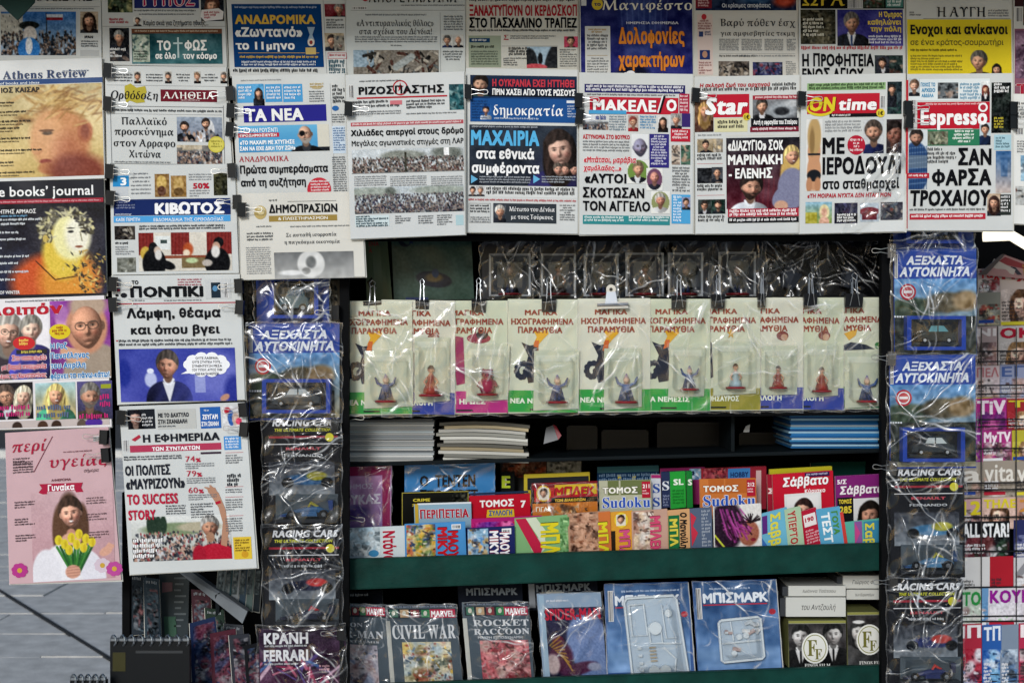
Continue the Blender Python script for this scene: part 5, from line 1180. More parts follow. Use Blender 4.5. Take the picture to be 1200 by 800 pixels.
for x, wd in ((0, 18), (38, 22), (80, 29)): im.rect(x, 0, x + wd, 26, '7e2b28'); [im.line(x + k, 0, x + k - 1, 26, .6, '5a1c1c', .6) for k in range(2, wd, 4)]
im.rect(20, 4, 37, 20, 'dfe4e2').rect(26, 8, 34, 13, '3a4a48').ell(58, 20, 6, 8, 'b0522e', .4).ell(56, 24, 4, 4, 'e8d8c0', .4).rect(30, 27, 88, 30, '8a4a34').rect(50, 30, 80, 42, '7a6848').ell(8, 24, 6, 8, 'c8a848', .2).ell(62, 33, 7, 3, 'b8cc9c', .4)
im.ell(18, 36, 14, 18, '101114', .08).ell(17, 19, 5.5, 8, '16171a', .1).ell(22, 21, 4, 5, 'c8b4a4', .2).ell(23, 26, 4, 6, 'd8d6d2', .3).ell(33, 38, 10, 5, '101114', .2, ang=20).ell(92, 36, 15, 18, '101114', .08).ell(94, 12, 6, 6, '101114', .1).ell(91, 17, 4.5, 5.5, 'c09c88', .2).ell(90, 23, 5, 7, 'dcdad6', .3).ell(80, 36, 6, 4, 'b8b0a8', .3).noise(.05, 1.4); p.P(162, 273, 271, 318, im, 1.2); p.done()

p = news('newspaper with bold black headline and politician photograph on blue, white speech bubble', [(131, 323), (281, 321), (287, 468), (138, 474)], -.044, GM)
for k in range(3): p.E(137 + (k % 2) * 2, 334 + k * 6, 2, 1.6, 'b83040' if k < 2 else '1a1a1e', 3)
p.E(145, 346, 4, 3, '222328', 3, 9); p.T('ΤΟ', 154, 328.5, 162, 333, '17181b', 'k'); p.T('ΠΟΝΤΙΚΙ', 153, 336, 237, 348, '17181b', 'k', out='17181b'); p.F(208, 327, 236, 334, 'a8384a', 3, 1.3, center=1); p.R(240, 327, 270, 350, 'c6c8c8', 1); p.R(247, 331, 258, 349, '23303c', 2); p.E(252, 338, 3, 3.4, '5a8ab0', 3); p.bars(262, 331, 267, 349); p.R(150, 350, 236, 350.4, '8a8c8e'); p.F(151, 351.5, 170, 353, '6a6c70', 3, 1.2); p.F(192, 351.5, 236, 353, '6a6c70', 3, 1.2)
p.R(137, 355.5, 276, 356.7, 'b03444', 1); p.T('Λάμψη, θέαμα', 148, 361.5, 258, 372.5, '1a1b1e', 'k'); p.T('και όπου βγει', 153, 381.5, 257, 391.5, '1a1b1e', 'k'); p.F(139, 398.5, 272, 405, '2c2e33', 4.4, 2.1, jus=1); p.R(136, 398.5, 138, 400, 'b03444', 3)
im = Im(136, 62, '4048a0').grad('3c46a0', '4a50a8'); im.noise(.06, 14); im.ell(112, 30, 30, 26, '6a70c0', .6).ell(36, 36, 7, 9, 'b8c0e4', .3).ell(36, 26, 4, 3, 'dfe4f4', .3).rect(88, 30, 100, 52, 'a8b0dc', .7).ell(134, 50, 12, 18, '2c348c', .5).ell(5, 28, 8, 16, '23308c', .4); im.head(56, 20, 15.5, hair='4a423e', skin='b98a74', cloth='2c3064', shirt='e8eaf2', side=-1, turn=-.15); im.ell(122, 58, 6, 3.5, 'b98a74', .3, ang=-30).noise(.03, 1.3); p.P(139, 409, 275, 471, im, 1.2)
for a in range(10): t_ = a * math.pi / 5; p.E(242 + math.cos(t_) * 20, 427 + math.sin(t_) * 9, 7.5, 6, 'f2f3f6', 3.5, 12)
p.E(242, 427, 22, 10, 'f2f3f6', 4); p.G([(212, 438), (224, 432), (226, 437)], 'f2f3f6', 4.4)
for k, tx in enumerate(('ΟΥΤΕ ΛΑΘΡΑΙΑ,', 'ΟΥΤΕ ΣΤΗΤΙΚΑ ΤΟΤΕ...', 'ΣΥΝΕΝΤΕΥΞΗ ΜΕΣΑ', 'ΤΟΥ ΤΥΠΟΥ, ΑΥΤΟΣ ΤΗΝ', 'ΕΙΔΕ ΚΑΙ ΤΗ ΦΩΤΙΣΕ!')): p.T(tx, 225 + (4 if k in (0, 4) else 0), 418 + k * 4.6, 260 - (4 if k in (0, 4) else 0), 421 + k * 4.6, '24252c', 'b', L=6)
p.done()

p = news('newspaper showing a white haired man in red raising his arm over a crowd', [(140, 476), (287, 471), (301, 665), (152, 673)], -.056, GM)
im = Im(32, 23, '20242a'); im.head(9, 10, 9, hair='15151a', skin='c8a494', longh=.4, cloth='15151a'); p.P(149, 480, 181, 503, im); p.F(166, 485, 179, 500, 'e0e0e0', 4, 1.8, L=5); p.R(183.5, 480, 229, 503, 'c0c1bd', 1); p.T('ΜΕ ΤΟ ΔΑΧΤΥΛΟ', 185, 484, 221, 489, '33353a', 'k', L=5); p.T('ΣΤΗ ΣΚΑΝΔΑΛΗ', 185, 491.5, 219, 496.5, '33353a', 'k', L=5); p.F(185, 499, 222, 501, '5a5c60', 3, 1.3, L=5)
p.R(234, 477, 258, 502, '2c60aa', 1); p.F(239, 480, 254, 482, 'dfe8f4', 3, 1.4, L=5); p.T('ΖΕΥΓΑΡΙ', 237, 485.5, 255, 491, 'f4f6fa', 'k', L=5); p.T('ΣΤΗ ΣΚΗΝΗ', 236, 494, 256, 499, 'f4f6fa', 'k', L=5); im = Im(22, 26, 'd4d4d6'); im.ell(6, 6, 4, 4, 'b8323e').ell(10, 15, 4, 9, '2c58a0').ell(15, 16, 4, 8, 'c8b0a4').ell(19, 19, 4, 4, 'd84a6a').noise(.1, 2); p.P(260, 475, 282, 501, im)
p.G([(154, 515), (163, 509), (165, 512), (158, 517)], 'b03044', 3); p.T('Η ΕΦΗΜΕΡΙΔΑ', 167, 509, 257, 518, '22242b', 'k'); p.R(152, 522, 259, 530, 'b03c58', 1); p.T('ΤΩΝ ΣΥΝΤΑΚΤΩΝ', 178, 523.6, 234, 528, 'f4eef0', 'k', L=5); p.R(235, 529.6, 259, 532, '3a2a3a', 2); p.R(262, 511, 282, 527, '4a8cca', 1); p.F(264, 513, 280, 526, 'eaf2fa', 3.4, 1.7, L=5); p.bars(144, 515, 150, 529)
p.F(145, 535, 214, 539, '3a3c42', 2.8, 1.5, jus=1)
for tx, x0, y0, x1, y1, c_ in (('ΟΙ ΠΟΛΙΤΕΣ', 146, 545.5, 199, 557, '23252e'), ('«ΜΑΥΡΙΖΟΥΝ»', 147, 561, 216, 573, '23252e'), ('TO SUCCESS', 148.5, 579, 208, 591, 'b4233f'), ('STORY', 150, 597.5, 182, 609, 'b4233f')): p.T(tx, x0, y0, x1, y1, c_, 'b', L=5, out=c_) if 0 else p.T(tx, x0, y0, x1, y1, c_, 'k', L=5)
for tx, x, y in (('74', 217, 534), ('79', 218.5, 551), ('60', 220.5, 570.5)): p.T(tx, x, y, x + 11, y + 7, 'b4233f', 's', L=5); p.T('%', x + 12, y + 2.4, x + 18, y + 7, 'b4233f', 'k', L=5); p.F(x, y + 9, x + 34, y + 15, '7a7c80', 2.5, 1.2)
p.F(194, 592, 218, 604, '4a4c50', 3, 1.4); p.F(223, 590, 250, 606, '4a4c50', 3, 1.4)
for y0, y1 in ((533, 543), (573, 578), (585, 597), (607, 624)): p.R(264, y0 - 3, 285, y0 - 2.5, 'b8606c', 2); p.F(264, y0, 284, y1, '6a6c70', 2.8, 1.3)
for k in range(3): p.F(266, 556 + k * 5, 284 - k * 2, 559 + k * 5, '22242a', 5, 3.2, bold=1, jus=1)
im = Im(116, 54, 'd8dad6').grad('dcdedb', 'a8aca4'); im.ell(52, 16, 40, 8, '7a8a6a', .3).ell(80, 14, 26, 6, 'b0a890', .3); [im.ell(x, 10, 4, 11, '27382c', .3) for x in (22, 27, 32, 38)]; im.crowd(18, 54, ('23252b', '3a3e48', '8c3038', 'b89484', '55585e', 'c8c8cc', '1c1d22'), 1.9, 1.1)
im.ell(97, 50, 24, 15, 'b01f34', .1).ell(78, 50, 8, 14, 'a01c30', .2); im.head(92, 15, 12.5, hair='9c9a96', skin='b0846c', body=0); im.ell(92, 27, 5, 6, 'a07860', .3).noise(.04, 1.3); p.P(153, 606, 269, 658, im, 1.2)
for pts, c_ in (([(245, 577), (250, 572), (256, 577), (264, 596), (268, 620), (266, 640), (259, 638), (261, 612), (256, 594)], 'b0846c'), ([(243, 573), (246, 570), (252, 571), (255, 577), (249, 580), (244, 577)], 'b0846c')): p.G(pts, c_, 3)
p.G([(252, 588), (258, 586), (259, 589), (253, 591)], 'b01f34', 4); p.G([(243, 573), (239, 571), (240, 570), (246, 571)], 'b0846c', 3.4); p.G([(246, 571), (245, 568), (247, 568), (250, 571)], 'b0846c', 3.5)
for k in range(4): p.F(156, 632 + k * 6, 192 - k * 3, 636 + k * 6, 'f4f4f4', 7, 3.2, L=6, bold=1, jus=1)
p.R(273, 629, 294, 655, 'd9b93a', 1); p.F(275, 632, 292, 645, '6a4a20', 3, 1.5, L=4); p.E(287, 649, 4, 4, 'c8962a', 3); p.done()
# ================================================================ fairy-tale packs on the rail (card, clear tray, small figure)
def figurine(root, cx, base, h, d, kind, col, dim=0):
    """small moulded figure on a red base, standing in its tray; h in photo pixels"""
    b = Buf(); s = S; o = W(cx, base, d); H = h * s
    b.lathe(o, [(H * .36, 0, '6e1c22'), (H * .36, H * .05, '8c2830'), (H * .30, H * .07, '6e1c22')], 14)
    if kind == 'gown':
        b.lathe(o, [(H * .24, H * .07, col), (H * .22, H * .2, col), (H * .1, H * .45, col), (H * .12, H * .55, col), (H * .05, H * .66, 'c98f78'), (H * .04, H * .68, 'c98f78')], 10)
        b.lathe(o + Vector((0, 0, H * .68)), [(H * .04, 0, 'd09a80'), (H * .1, H * .06, 'd09a80'), (H * .1, H * .14, '3a2420'), (H * .04, H * .22, '3a2420')], 10)
        for sg in (-1, 1): b.tube([o + Vector((sg * H * .1, 0, H * .55)), o + Vector((sg * H * .2, -.004, H * .42)), o + Vector((sg * H * .12, -.008, H * .3))], [H * .035, H * .03, H * .025], 6, lin('d09a80'))
    elif kind == 'cape':
        for sg in (-1, 1): b.tube([o + Vector((sg * H * .07, 0, H * .06)), o + Vector((sg * H * .06, 0, H * .35))], H * .05, 7, lin('2a3a66'))
        b.lathe(o + Vector((0, 0, H * .32)), [(H * .1, 0, col), (H * .13, H * .12, col), (H * .12, H * .25, col), (H * .04, H * .3, 'c8a088')], 10)
        b.lathe(o + Vector((0, 0, H * .62)), [(H * .04, 0, 'c8a088'), (H * .1, H * .05, 'd8b49c'), (H * .1, H * .12, 'd8b49c'), (H * .02, H * .3, '3c58a0')], 10)
        for sg in (-1, 1): b.tube([o + Vector((sg * H * .11, 0, H * .55)), o + Vector((sg * H * .26, -.005, H * .62)), o + Vector((sg * H * .34, -.008, H * .82))], [H * .05, H * .05, H * .03], 6, lin(col))
        q = [o + Vector((x * H, .006, z * H)) for x, z in ((-.12, .56), (.12, .56), (.26, .08), (-.26, .08))]
        b.hexa([q[0], q[1], q[2], q[3]], .003, lin(col) * .6)
    else:
        b.lathe(o, [(H * .2, H * .07, col), (H * .26, H * .2, col), (H * .27, H * .42, col), (H * .2, H * .55, col), (H * .1, H * .6, col)], 12)
        b.lathe(o + Vector((0, 0, H * .55)), [(H * .1, 0, col), (H * .19, H * .08, col), (H * .2, H * .2, col), (H * .1, H * .32, col)], 12)
        for sg in (-1, 1):
            b.tube([o + Vector((sg * H * .22, 0, H * .45)), o + Vector((sg * H * .32, -.006, H * .3))], [H * .07, H * .05], 7, lin(col))
            b.lathe(o + Vector((sg * H * .13, 0, H * .8)), [(H * .04, 0, col), (H * .06, H * .06, col), (H * .01, H * .1, col)], 8)
            b.tube([o + Vector((sg * H * .06, -H * .19, H * .70)), o + Vector((sg * H * .06, -H * .205, H * .70))], H * .02, 6, lin('101010'))
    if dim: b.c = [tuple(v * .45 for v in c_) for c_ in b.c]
    return b.build('figurine', M['colour'], root, root.location, smooth=True)

TALE = [  # left, right of full card, visible left, bottom colour, tray quad offset, kind
    (400, 483, '2e9a44', 'ΝΕΑ ΝΕΜΕΣΙΣ', 'flame', (427, 411, 484, 478), 'cape', '465c8e', 'at the rail end, tray over its lower half', 452),
    (447, 533, '2c3f96', 'ΝΕΑ ΣΥΛΛΟΓΗ', 'cap', (486, 395, 527, 471), 'gown', '8c3a30', 'with small capped face print and blue foot, beside the pink one', 505),
    (509, 595, 'b02a7a', 'ΝΕΟΙ ΗΡΩΕΣ', 'purple', (546, 404, 595, 470), 'plush', '8c2c44', 'with pink foot band and plump crimson figure', 571),
    (595, 677, '2e9a44', 'ΝΕΑ ΝΕΜΕΣΙΣ', 'flame', (625, 411, 678, 479), 'cape', '465c8e', 'with flame print just after the pink footed pack', 653),
    (677, 762, '2e9a44', 'ΝΕΑ ΝΕΜΕΣΙΣ', 'flame', (708, 408, 752, 479), 'cape', '5870a0', 'held under the silver bulldog clip', 734),
    (748, 832, '2e9a44', 'ΝΕΑ ΝΕΜΕΣΙΣ', 'flame', (783, 405, 825, 464), 'cape', '465c8e', 'with green foot next to the olive footed pack', 808),
    (806, 891, '8f8a30', 'ΝΕΟΣ ΘΗΣΑΥΡΟΣ', 'star', (836, 400, 886, 462), 'gown', '9ab0b8', 'with olive foot band and pale figure', 862),
    (856, 941, '2c3f96', 'ΝΕΑ ΣΥΛΛΟΓΗ', 'cap', (892, 405, 934, 462), 'gown', '8a3028', 'with blue foot next to the olive footed pack', 912),
    (905, 989, '2c3f96', 'ΝΕΑ ΣΥΛΛΟΓΗ', 'cap', (942, 404, 982, 466), 'gown', '8a3028', 'with blue foot just before the last green one', 963),
    (955, 1039, '2e7a4c', 'ΝΕΑ ΝΕΜΕΣΙΣ', 'ship', (990, 413, 1038, 478), 'cape', '4e6696', 'at the far rail end, tilted tray, red text cut', 1016),
]
for k, (x0, x1, fc, ft, art, tq, kind, col, lab, fx) in enumerate(TALE):
    y0 = 352 - (x0 - 400) * .006; y1 = 486.5 - (x0 - 400) * .012
    r = random.Random(k)
    d = .075 + k * .0048
    p = Page('fairy_tale_pack', 'pale green story pack ' + lab, 'toy pack', [(x0, y0 + r.uniform(-1, 1)), (x1, y0 + r.uniform(-1.2, .8)), (x1 + r.uniform(-1, 1.2), y1 - 1), (x0 + r.uniform(-.5, 1), y1)], d, ['cbcfbb', 'd0d1c2', 'c4cbb4'][k % 3], 'gloss', 'story packs with figures clipped to the rail', curve=.0012, nsheets=0, th=.0015)
    rc = '8c3a2c'
    p.T('ΜΑΓΙΚΑ', x0 + 20, y0 + 12, x0 + 58, y0 + 18, rc, 'k', L=4); p.T('ΗΧΟΓΡΑΦΗΜΕΝΑ', x0 + 4, y0 + 22, x1 - 5, y0 + 29, rc, 'k', L=4); p.T('ΠΑΡΑΜΥΘΙΑ', x0 + 12, y0 + 32, x1 - 18, y0 + 39, rc, 'k', L=4)
    if art == 'flame':
        p.G([(x0 + 30, y0 + 52), (x0 + 34, y0 + 44), (x0 + 30, y0 + 36), (x0 + 40, y0 + 38), (x0 + 46, y0 + 34), (x0 + 48, y0 + 40), (x0 + 42, y0 + 46), (x0 + 35, y0 + 54)], 'd9a428', 3); p.G([(x0 + 29, y0 + 60), (x0 + 32, y0 + 48), (x0 + 37, y0 + 48), (x0 + 35, y0 + 62)], 'c8622c', 3.3)
        p.G([(x0 + 16, y0 + 50), (x0 + 26, y0 + 54), (x0 + 36, y0 + 52), (x0 + 36, y0 + 96), (x0 + 24, y0 + 98), (x0 + 20, y0 + 80), (x0 + 24, y0 + 66)], '1d2436', 3.1)
        for a in range(9):
            t_ = a * .62; p.E(x0 + 17 + math.cos(t_) * (4 + a * .5), y0 + 84 + math.sin(t_) * (6 + a * .4), 3.6, 3.6, '232a3c', 3.2, 9)
    elif art == 'cap':
        p.E(x0 + 61, y0 + 44, 7, 5.5, '7a3a38', 3); p.E(x0 + 63, y0 + 46, 4, 4, 'b89078', 3.4)
    elif art == 'purple':
        p.G([(x0 + 24, y0 + 42), (x0 + 34, y0 + 44), (x0 + 36, y0 + 98), (x0 + 26, y0 + 100), (x0 + 23, y0 + 70)], '96305c', 3); p.E(x0 + 52, y0 + 45, 14, 6, '8c3044', 3); p.E(x0 + 56, y0 + 41, 7, 5, '2a2028', 3.3)
    elif art == 'star':
        p.T('★', x0 + 46, y0 + 36, x0 + 55, y0 + 46, 'c89a2c', 'b', L=4); p.G([(x0 + 22, y0 + 46), (x0 + 28, y0 + 52), (x0 + 30, y0 + 92), (x0 + 22, y0 + 96)], '2a3040', 3)
    else:
        p.G([(x0 + 34, y0 + 42), (x0 + 50, y0 + 36), (x0 + 48, y0 + 44), (x0 + 40, y0 + 50)], 'd0a040', 3); p.G([(x0 + 33, y0 + 56), (x0 + 42, y0 + 52), (x0 + 60, y0 + 55), (x0 + 70, y0 + 60), (x0 + 33, y0 + 62)], '2c3444', 3); p.E(x0 + 74, y0 + 56, 4, 4, '3f7a4a', 3.2)
    p.R(x0, y1 - 27, x1, y1 - 1.5, fc, 2); p.T(ft, x0 + 3, y1 - 18, x0 + 60, y1 - 12, 'e6ecdc', 'k', L=4); p.R(x0 + 26, y1 - 5.5, x0 + 45, y1 - 3.5, '1c2422', 4); p.done()
    a, b_, c, e = tq
    sk = r.uniform(-4, 4)
    q = [(a + max(sk, 0), b_), (c + max(sk, 0), b_ + r.uniform(-1, 2)), (c, e - r.uniform(0, 3)), (a, e + r.uniform(0, 2))]
    b = Buf(); b.hexa([W(x, y, d - .006) for x, y in q], .001, lin('c4cab6')); b.build('tray_card', M['colour'], p.root, p.org)
    pp = Buf(); pp.add([W(x, y, d - .0066) for x, y in ((a + 3, b_ + 5), (c - 3, b_ + 5), (c - 3, b_ + 12), (a + 3, b_ + 12))], [(0, 3, 2, 1)], lin('d4d8c8')); pp.build('label', M['colour'], p.root, p.org)
    figurine(p.root, fx, e - 7, (e - b_) * .54, d - .014, kind, col)
    tray(p.root, q, d - .007, .02)
    film(p.root, [tuple(np.array(v_) + o_) for v_, o_ in zip(q, ((-2, -3), (2, -3), (3, 2), (-2, 2)))], d - .029, .004, 4, seed=200 + k, name='tray_wrap')
    film(p.root, [(x0 - .5, y0 + 2), (x1 + .5, y0 + 2), (x1 + 1, y1 + 2), (x0, y1 + 2)], d - .031, .006, 8, seed=20 + k, n=36)
# clips on the rail
for k, (x, y, wd, lab) in enumerate([(437, 361, 22, 'over the first story pack'), (495, 359, 16, 'over the second story pack'), (561, 358, 17, 'over the pink footed story pack'), (643, 357, 17, 'over the fourth story pack'), (795, 354, 17, 'over the sixth story pack'), (841, 353, 16, 'over the olive footed story pack'), (892, 352, 9, 'narrow, between olive and blue footed packs'), (949, 352, 16, 'with yellow marks, over a blue footed pack'), (1000, 352, 21, 'over the last story pack on the rail')]):
    top_clip(x, y, .088, wd, 'large black binder clip ' + lab)
bd = thing('bulldog_clip', 'silver bulldog clip with round holes gripping a story pack', 'clip', W(717, 358, .085))
o = bd.location; b = Buf()
b.hexa([W(700, 354, .07), W(736, 353, .07), (W(736, 361, .07)), W(700, 362, .07)], .012); b.tube([W(700, 357.5, .068), W(736, 356.5, .068)], .004, 8); b.build('jaw', M['steel'], bd, o)
b = Buf(); b.hexa([W(711, 340, .075), W(721, 340, .075), W(724, 356, .066), W(709, 356, .066)], .002); b.cyl_y(W(716, 339, .076), .013, .004, 16); b.build('lever', M['steel'], bd, o)
b = Buf(); b.cyl_y(W(716, 339, .072), .0045, .003, 12); b.build('hole_ring', M['black'], bd, o)

# ---- dim packs hanging behind the rail
GB = 'dim cards hanging behind the story packs'
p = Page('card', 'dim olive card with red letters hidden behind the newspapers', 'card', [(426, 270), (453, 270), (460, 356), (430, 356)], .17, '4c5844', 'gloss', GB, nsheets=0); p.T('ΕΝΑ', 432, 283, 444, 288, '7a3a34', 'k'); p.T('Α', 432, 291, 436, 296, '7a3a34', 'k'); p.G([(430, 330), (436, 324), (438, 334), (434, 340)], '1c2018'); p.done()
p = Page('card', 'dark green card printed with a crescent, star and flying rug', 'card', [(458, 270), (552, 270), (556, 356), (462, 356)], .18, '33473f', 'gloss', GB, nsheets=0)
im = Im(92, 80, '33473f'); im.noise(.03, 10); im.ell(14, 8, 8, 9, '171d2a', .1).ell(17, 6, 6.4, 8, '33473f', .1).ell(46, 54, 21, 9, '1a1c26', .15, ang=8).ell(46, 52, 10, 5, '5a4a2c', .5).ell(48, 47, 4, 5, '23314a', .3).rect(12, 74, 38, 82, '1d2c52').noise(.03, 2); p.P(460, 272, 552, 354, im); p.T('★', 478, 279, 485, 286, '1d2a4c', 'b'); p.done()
b = None
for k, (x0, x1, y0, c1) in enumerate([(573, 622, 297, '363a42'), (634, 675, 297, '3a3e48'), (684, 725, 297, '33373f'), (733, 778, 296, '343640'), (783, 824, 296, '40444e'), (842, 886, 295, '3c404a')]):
    t = thing('toy_pack', ['dim toy pack in crinkled film, first behind the rail beside the green card', 'dim toy pack with dark figure, behind the fourth story pack clip', 'dim toy pack in clear tray behind the bulldog clip', 'dim toy pack with pale figure behind the green footed packs', 'dim toy pack with bright silver edge behind the sixth clip', 'brightest framed dim toy pack, last beside the loose film'][k], 'toy pack', W((x0 + x1) / 2, 350, .2), 'dim toy packs behind the rail')
    o = t.location
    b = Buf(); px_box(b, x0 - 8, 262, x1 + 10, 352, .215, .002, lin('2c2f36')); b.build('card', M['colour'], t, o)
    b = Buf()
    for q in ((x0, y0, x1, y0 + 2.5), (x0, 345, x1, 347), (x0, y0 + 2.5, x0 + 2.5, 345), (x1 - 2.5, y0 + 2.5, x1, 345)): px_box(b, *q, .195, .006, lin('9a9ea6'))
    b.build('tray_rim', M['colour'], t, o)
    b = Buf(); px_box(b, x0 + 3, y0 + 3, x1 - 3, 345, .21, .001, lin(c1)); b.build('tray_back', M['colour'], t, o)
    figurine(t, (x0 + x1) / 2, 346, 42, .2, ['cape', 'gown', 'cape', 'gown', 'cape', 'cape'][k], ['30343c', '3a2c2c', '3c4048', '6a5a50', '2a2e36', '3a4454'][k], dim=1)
    tray(t, [(x0, y0), (x1, y0), (x1, 347), (x0, 347)], .193, .015)
    film(t, [(x0 - 12, 258), (x1 + 12, 258), (x1 + 13, 356), (x0 - 11, 356)], .175, .03, 6, seed=60 + k, n=40)
for k, (x0, x1, lab) in enumerate(((893, 960, 'loose crinkled clear film bag hanging over dark cards beside the last dim pack'), (955, 1038, 'loose crinkled clear film bag hanging against the side post'))):
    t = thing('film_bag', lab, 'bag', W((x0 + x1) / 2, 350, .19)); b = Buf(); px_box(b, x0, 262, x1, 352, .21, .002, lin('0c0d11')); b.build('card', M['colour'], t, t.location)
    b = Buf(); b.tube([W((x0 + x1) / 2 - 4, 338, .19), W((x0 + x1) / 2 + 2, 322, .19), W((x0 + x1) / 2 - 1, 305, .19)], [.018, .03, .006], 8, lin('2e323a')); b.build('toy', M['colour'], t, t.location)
    film(t, [(x0 - 6, 258), (x1, 258), (x1 + 2, 356), (x0 - 4, 356)], .17, .034, 13, seed=80 + k, n=44)

# ================================================================ stacks on the dark shelf
ORD = 'topmost second third fourth fifth sixth seventh eighth ninth tenth eleventh twelfth thirteenth fourteenth fifteenth sixteenth seventeenth eighteenth nineteenth lowest'.split()
def stack(x0, x1, ytop, ybot, n, d, cols, base, group, jit=1.5, dep=.24, slope=0.0, sag=0.0):
    r = random.Random(int(x0)); h = (ybot - ytop) / n
    for i in range(n):
        a = ybot - i * h; c_ = cols[i % len(cols)] if isinstance(cols, (list, tuple)) else cols
        b = Buf(); j0, j1 = r.uniform(-jit, jit), r.uniform(-jit, jit); e = r.uniform(0, .012)
        V = []; nx = 5
        for q in range(nx + 1):
            u = q / nx; x = x0 + j0 + (x1 + j1 - x0 - j0) * u; yy = a + slope * (u - .5) * 2 - sag * math.sin(u * 3.14) * i / n
            for zz, dd in ((0, 0), (h * .88, 0), (h * .88, dep), (0, dep)):
                P_ = W(x, yy - zz, d + e); V.append((P_.x, P_.y + dd, P_.z))
        F_ = [(q * 4 + k, q * 4 + 4 + k, q * 4 + 4 + (k + 1) % 4, q * 4 + (k + 1) % 4) for q in range(nx) for k in range(4)] + [(3, 2, 1, 0), (nx * 4, nx * 4 + 1, nx * 4 + 2, nx * 4 + 3)]
        b.add(V, F_, lin(c_) * r.uniform(.45, 1.15)); org = W((x0 + x1) / 2, a, d)
        o = b.build('magazine', M['gloss'], None, org)
        o.data.materials.clear(); o.data.materials.append(M['gloss'])
        tag(o, base % ORD[n - 1 - i], 'magazine', group)
r_ = random.Random(5)
stack(402, 508, 489, 540.5, 20, .185, ['c9cac8', '9fa3a4', 'd6d7d5', 'b2b8bb', '7c8286', 'cfd0ce', 'aab4b8'], 'thin white magazine, %s from the top of the neat pile at the shelf end', 'white magazines in the tall neat pile', 1.2)
stack(516, 616, 496, 541, 11, .19, ['c8c8c2', '8f8f88', 'd0cfc8', 'b8a98a', '6d6b64', 'cfcdc4'], 'thin cream magazine, %s from the top of the loose sagging pile', 'cream magazines in the loose pile', 5, slope=1.5, sag=3)
stack(926, 1030, 485, 525, 16, .19, ['2c6ea8', '8fb4cc', '1d4f86', '3f86b8', 'b8ccd6', '245f98'], 'thin blue magazine, %s from the top of the pile beside the side post', 'blue magazines in the shelf pile', 2)
t = thing('price_card', 'small white card propped in the dark shelf gap', 'card', W(644, 519, .25)); b = Buf(); b.hexa([W(640, 501, .25), W(648, 498, .25), W(654, 515, .24), W(637, 520, .24)], .001, lin('6a6c70')); b.build('card_sheet', M['colour'], t, t.location)
b = Buf(); b.hexa([W(648, 497, .251), W(652, 499, .251), W(658, 510, .241), W(654, 515, .241)], .001, lin('8c2c38')); b.build('card_edge', M['colour'], t, t.location)
t = thing('price_card', 'tiny white tag leaning against the shelf divider', 'card', W(875, 506, .28)); b = Buf(); b.hexa([W(874, 499, .28), W(879, 497, .28), W(878, 506, .27), W(871, 506, .27)], .001, lin('c8cacc')); b.build('card_sheet', M['colour'], t, t.location)
# things half lost in the dark of the shelf
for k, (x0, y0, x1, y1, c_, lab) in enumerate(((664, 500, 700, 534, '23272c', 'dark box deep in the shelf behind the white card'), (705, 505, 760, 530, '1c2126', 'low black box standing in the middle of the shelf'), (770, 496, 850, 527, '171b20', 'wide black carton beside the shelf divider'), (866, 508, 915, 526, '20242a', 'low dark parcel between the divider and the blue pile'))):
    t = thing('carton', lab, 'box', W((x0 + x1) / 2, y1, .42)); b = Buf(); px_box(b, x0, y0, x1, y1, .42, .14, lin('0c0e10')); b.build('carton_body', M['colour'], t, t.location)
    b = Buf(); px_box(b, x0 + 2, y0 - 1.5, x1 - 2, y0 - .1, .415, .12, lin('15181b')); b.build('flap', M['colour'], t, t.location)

# ================================================================ books and comics standing on the magazine shelf
def book(label, quad, d, col, th=.012, name='magazine', cat='magazine', group=None, wrap=0, paper=None, n=2, **kw):
    p = Page(name, label, cat, quad, d, col, 'gloss', group, curve=.0008, nsheets=0, th=.0012, tilt=-.02)
    o = p.org; b = Buf(); q = [W(x, y, p.dep(x, y, 0) + .0014) for x, y in quad]; b.hexa([q[0] + Vector((.001, 0, -.001)), q[1] + Vector((-.001, 0, -.001)), q[2], q[3]], th, lin('c9c5b8')); b.build('pages', M['colour'], p.root, o)
    q = [v + Vector((0, th + .0004, 0)) for v in q]; b = Buf(); b.hexa(q, .001, lin(col)); b.build('back_cover', M['gloss'], p.root, o)
    return p
GS = 'books and comics on the magazine shelf'
# back row
p = book('mauve and maroon wrapped book with white letters at the shelf end', [(392, 547), (459, 545), (458, 625), (392, 628)], .20, 'a878a4', name='book', cat='book', group=GS); p.R(393, 546, 458, 558, '8a2450', 1); p.R(448, 556, 457, 622, '8a2450', 1); im = Im(54, 60, 'b488b4').grad('c090b8', '8a6ca4'); im.ell(20, 42, 18, 9, '5a4888', .4).noise(.08, 6); p.P(394, 559, 448, 619, im); p.T('ΔΗΜΟΣ', 403, 567, 437, 573, 'd8cce0', 'b', L=5); p.T('ΛΟΥΚΑΣ', 391, 580, 446, 591, 'ded4e4', 'k', L=5); p.done(); film(p.root, [(393, 546), (460, 546), (459, 622), (393, 622)], .175, .012, 8, seed=5)
p = book('light blue comic album with brushy black title', [(474, 544), (580, 542), (580, 600), (474, 602)], .26, '3f86c4', name='comic_book', cat='comic', group=GS); p.T('Ο', 492, 557, 502, 569, '15161c', 'k', L=5); p.T('ΤΕΝΤΕΝ', 510, 556, 557, 570, '15161c', 'k', L=5); p.T('ΣΤΟ ΘΙΒΕΤ', 492, 574, 560, 586, '15161c', 'k', L=5); p.F(515, 547, 535, 549, '1c2c4c', 3, 1.5); p.done(); film(p.root, [(475, 543), (580, 542), (580, 590), (475, 590)], .24, .01, 6, seed=6)
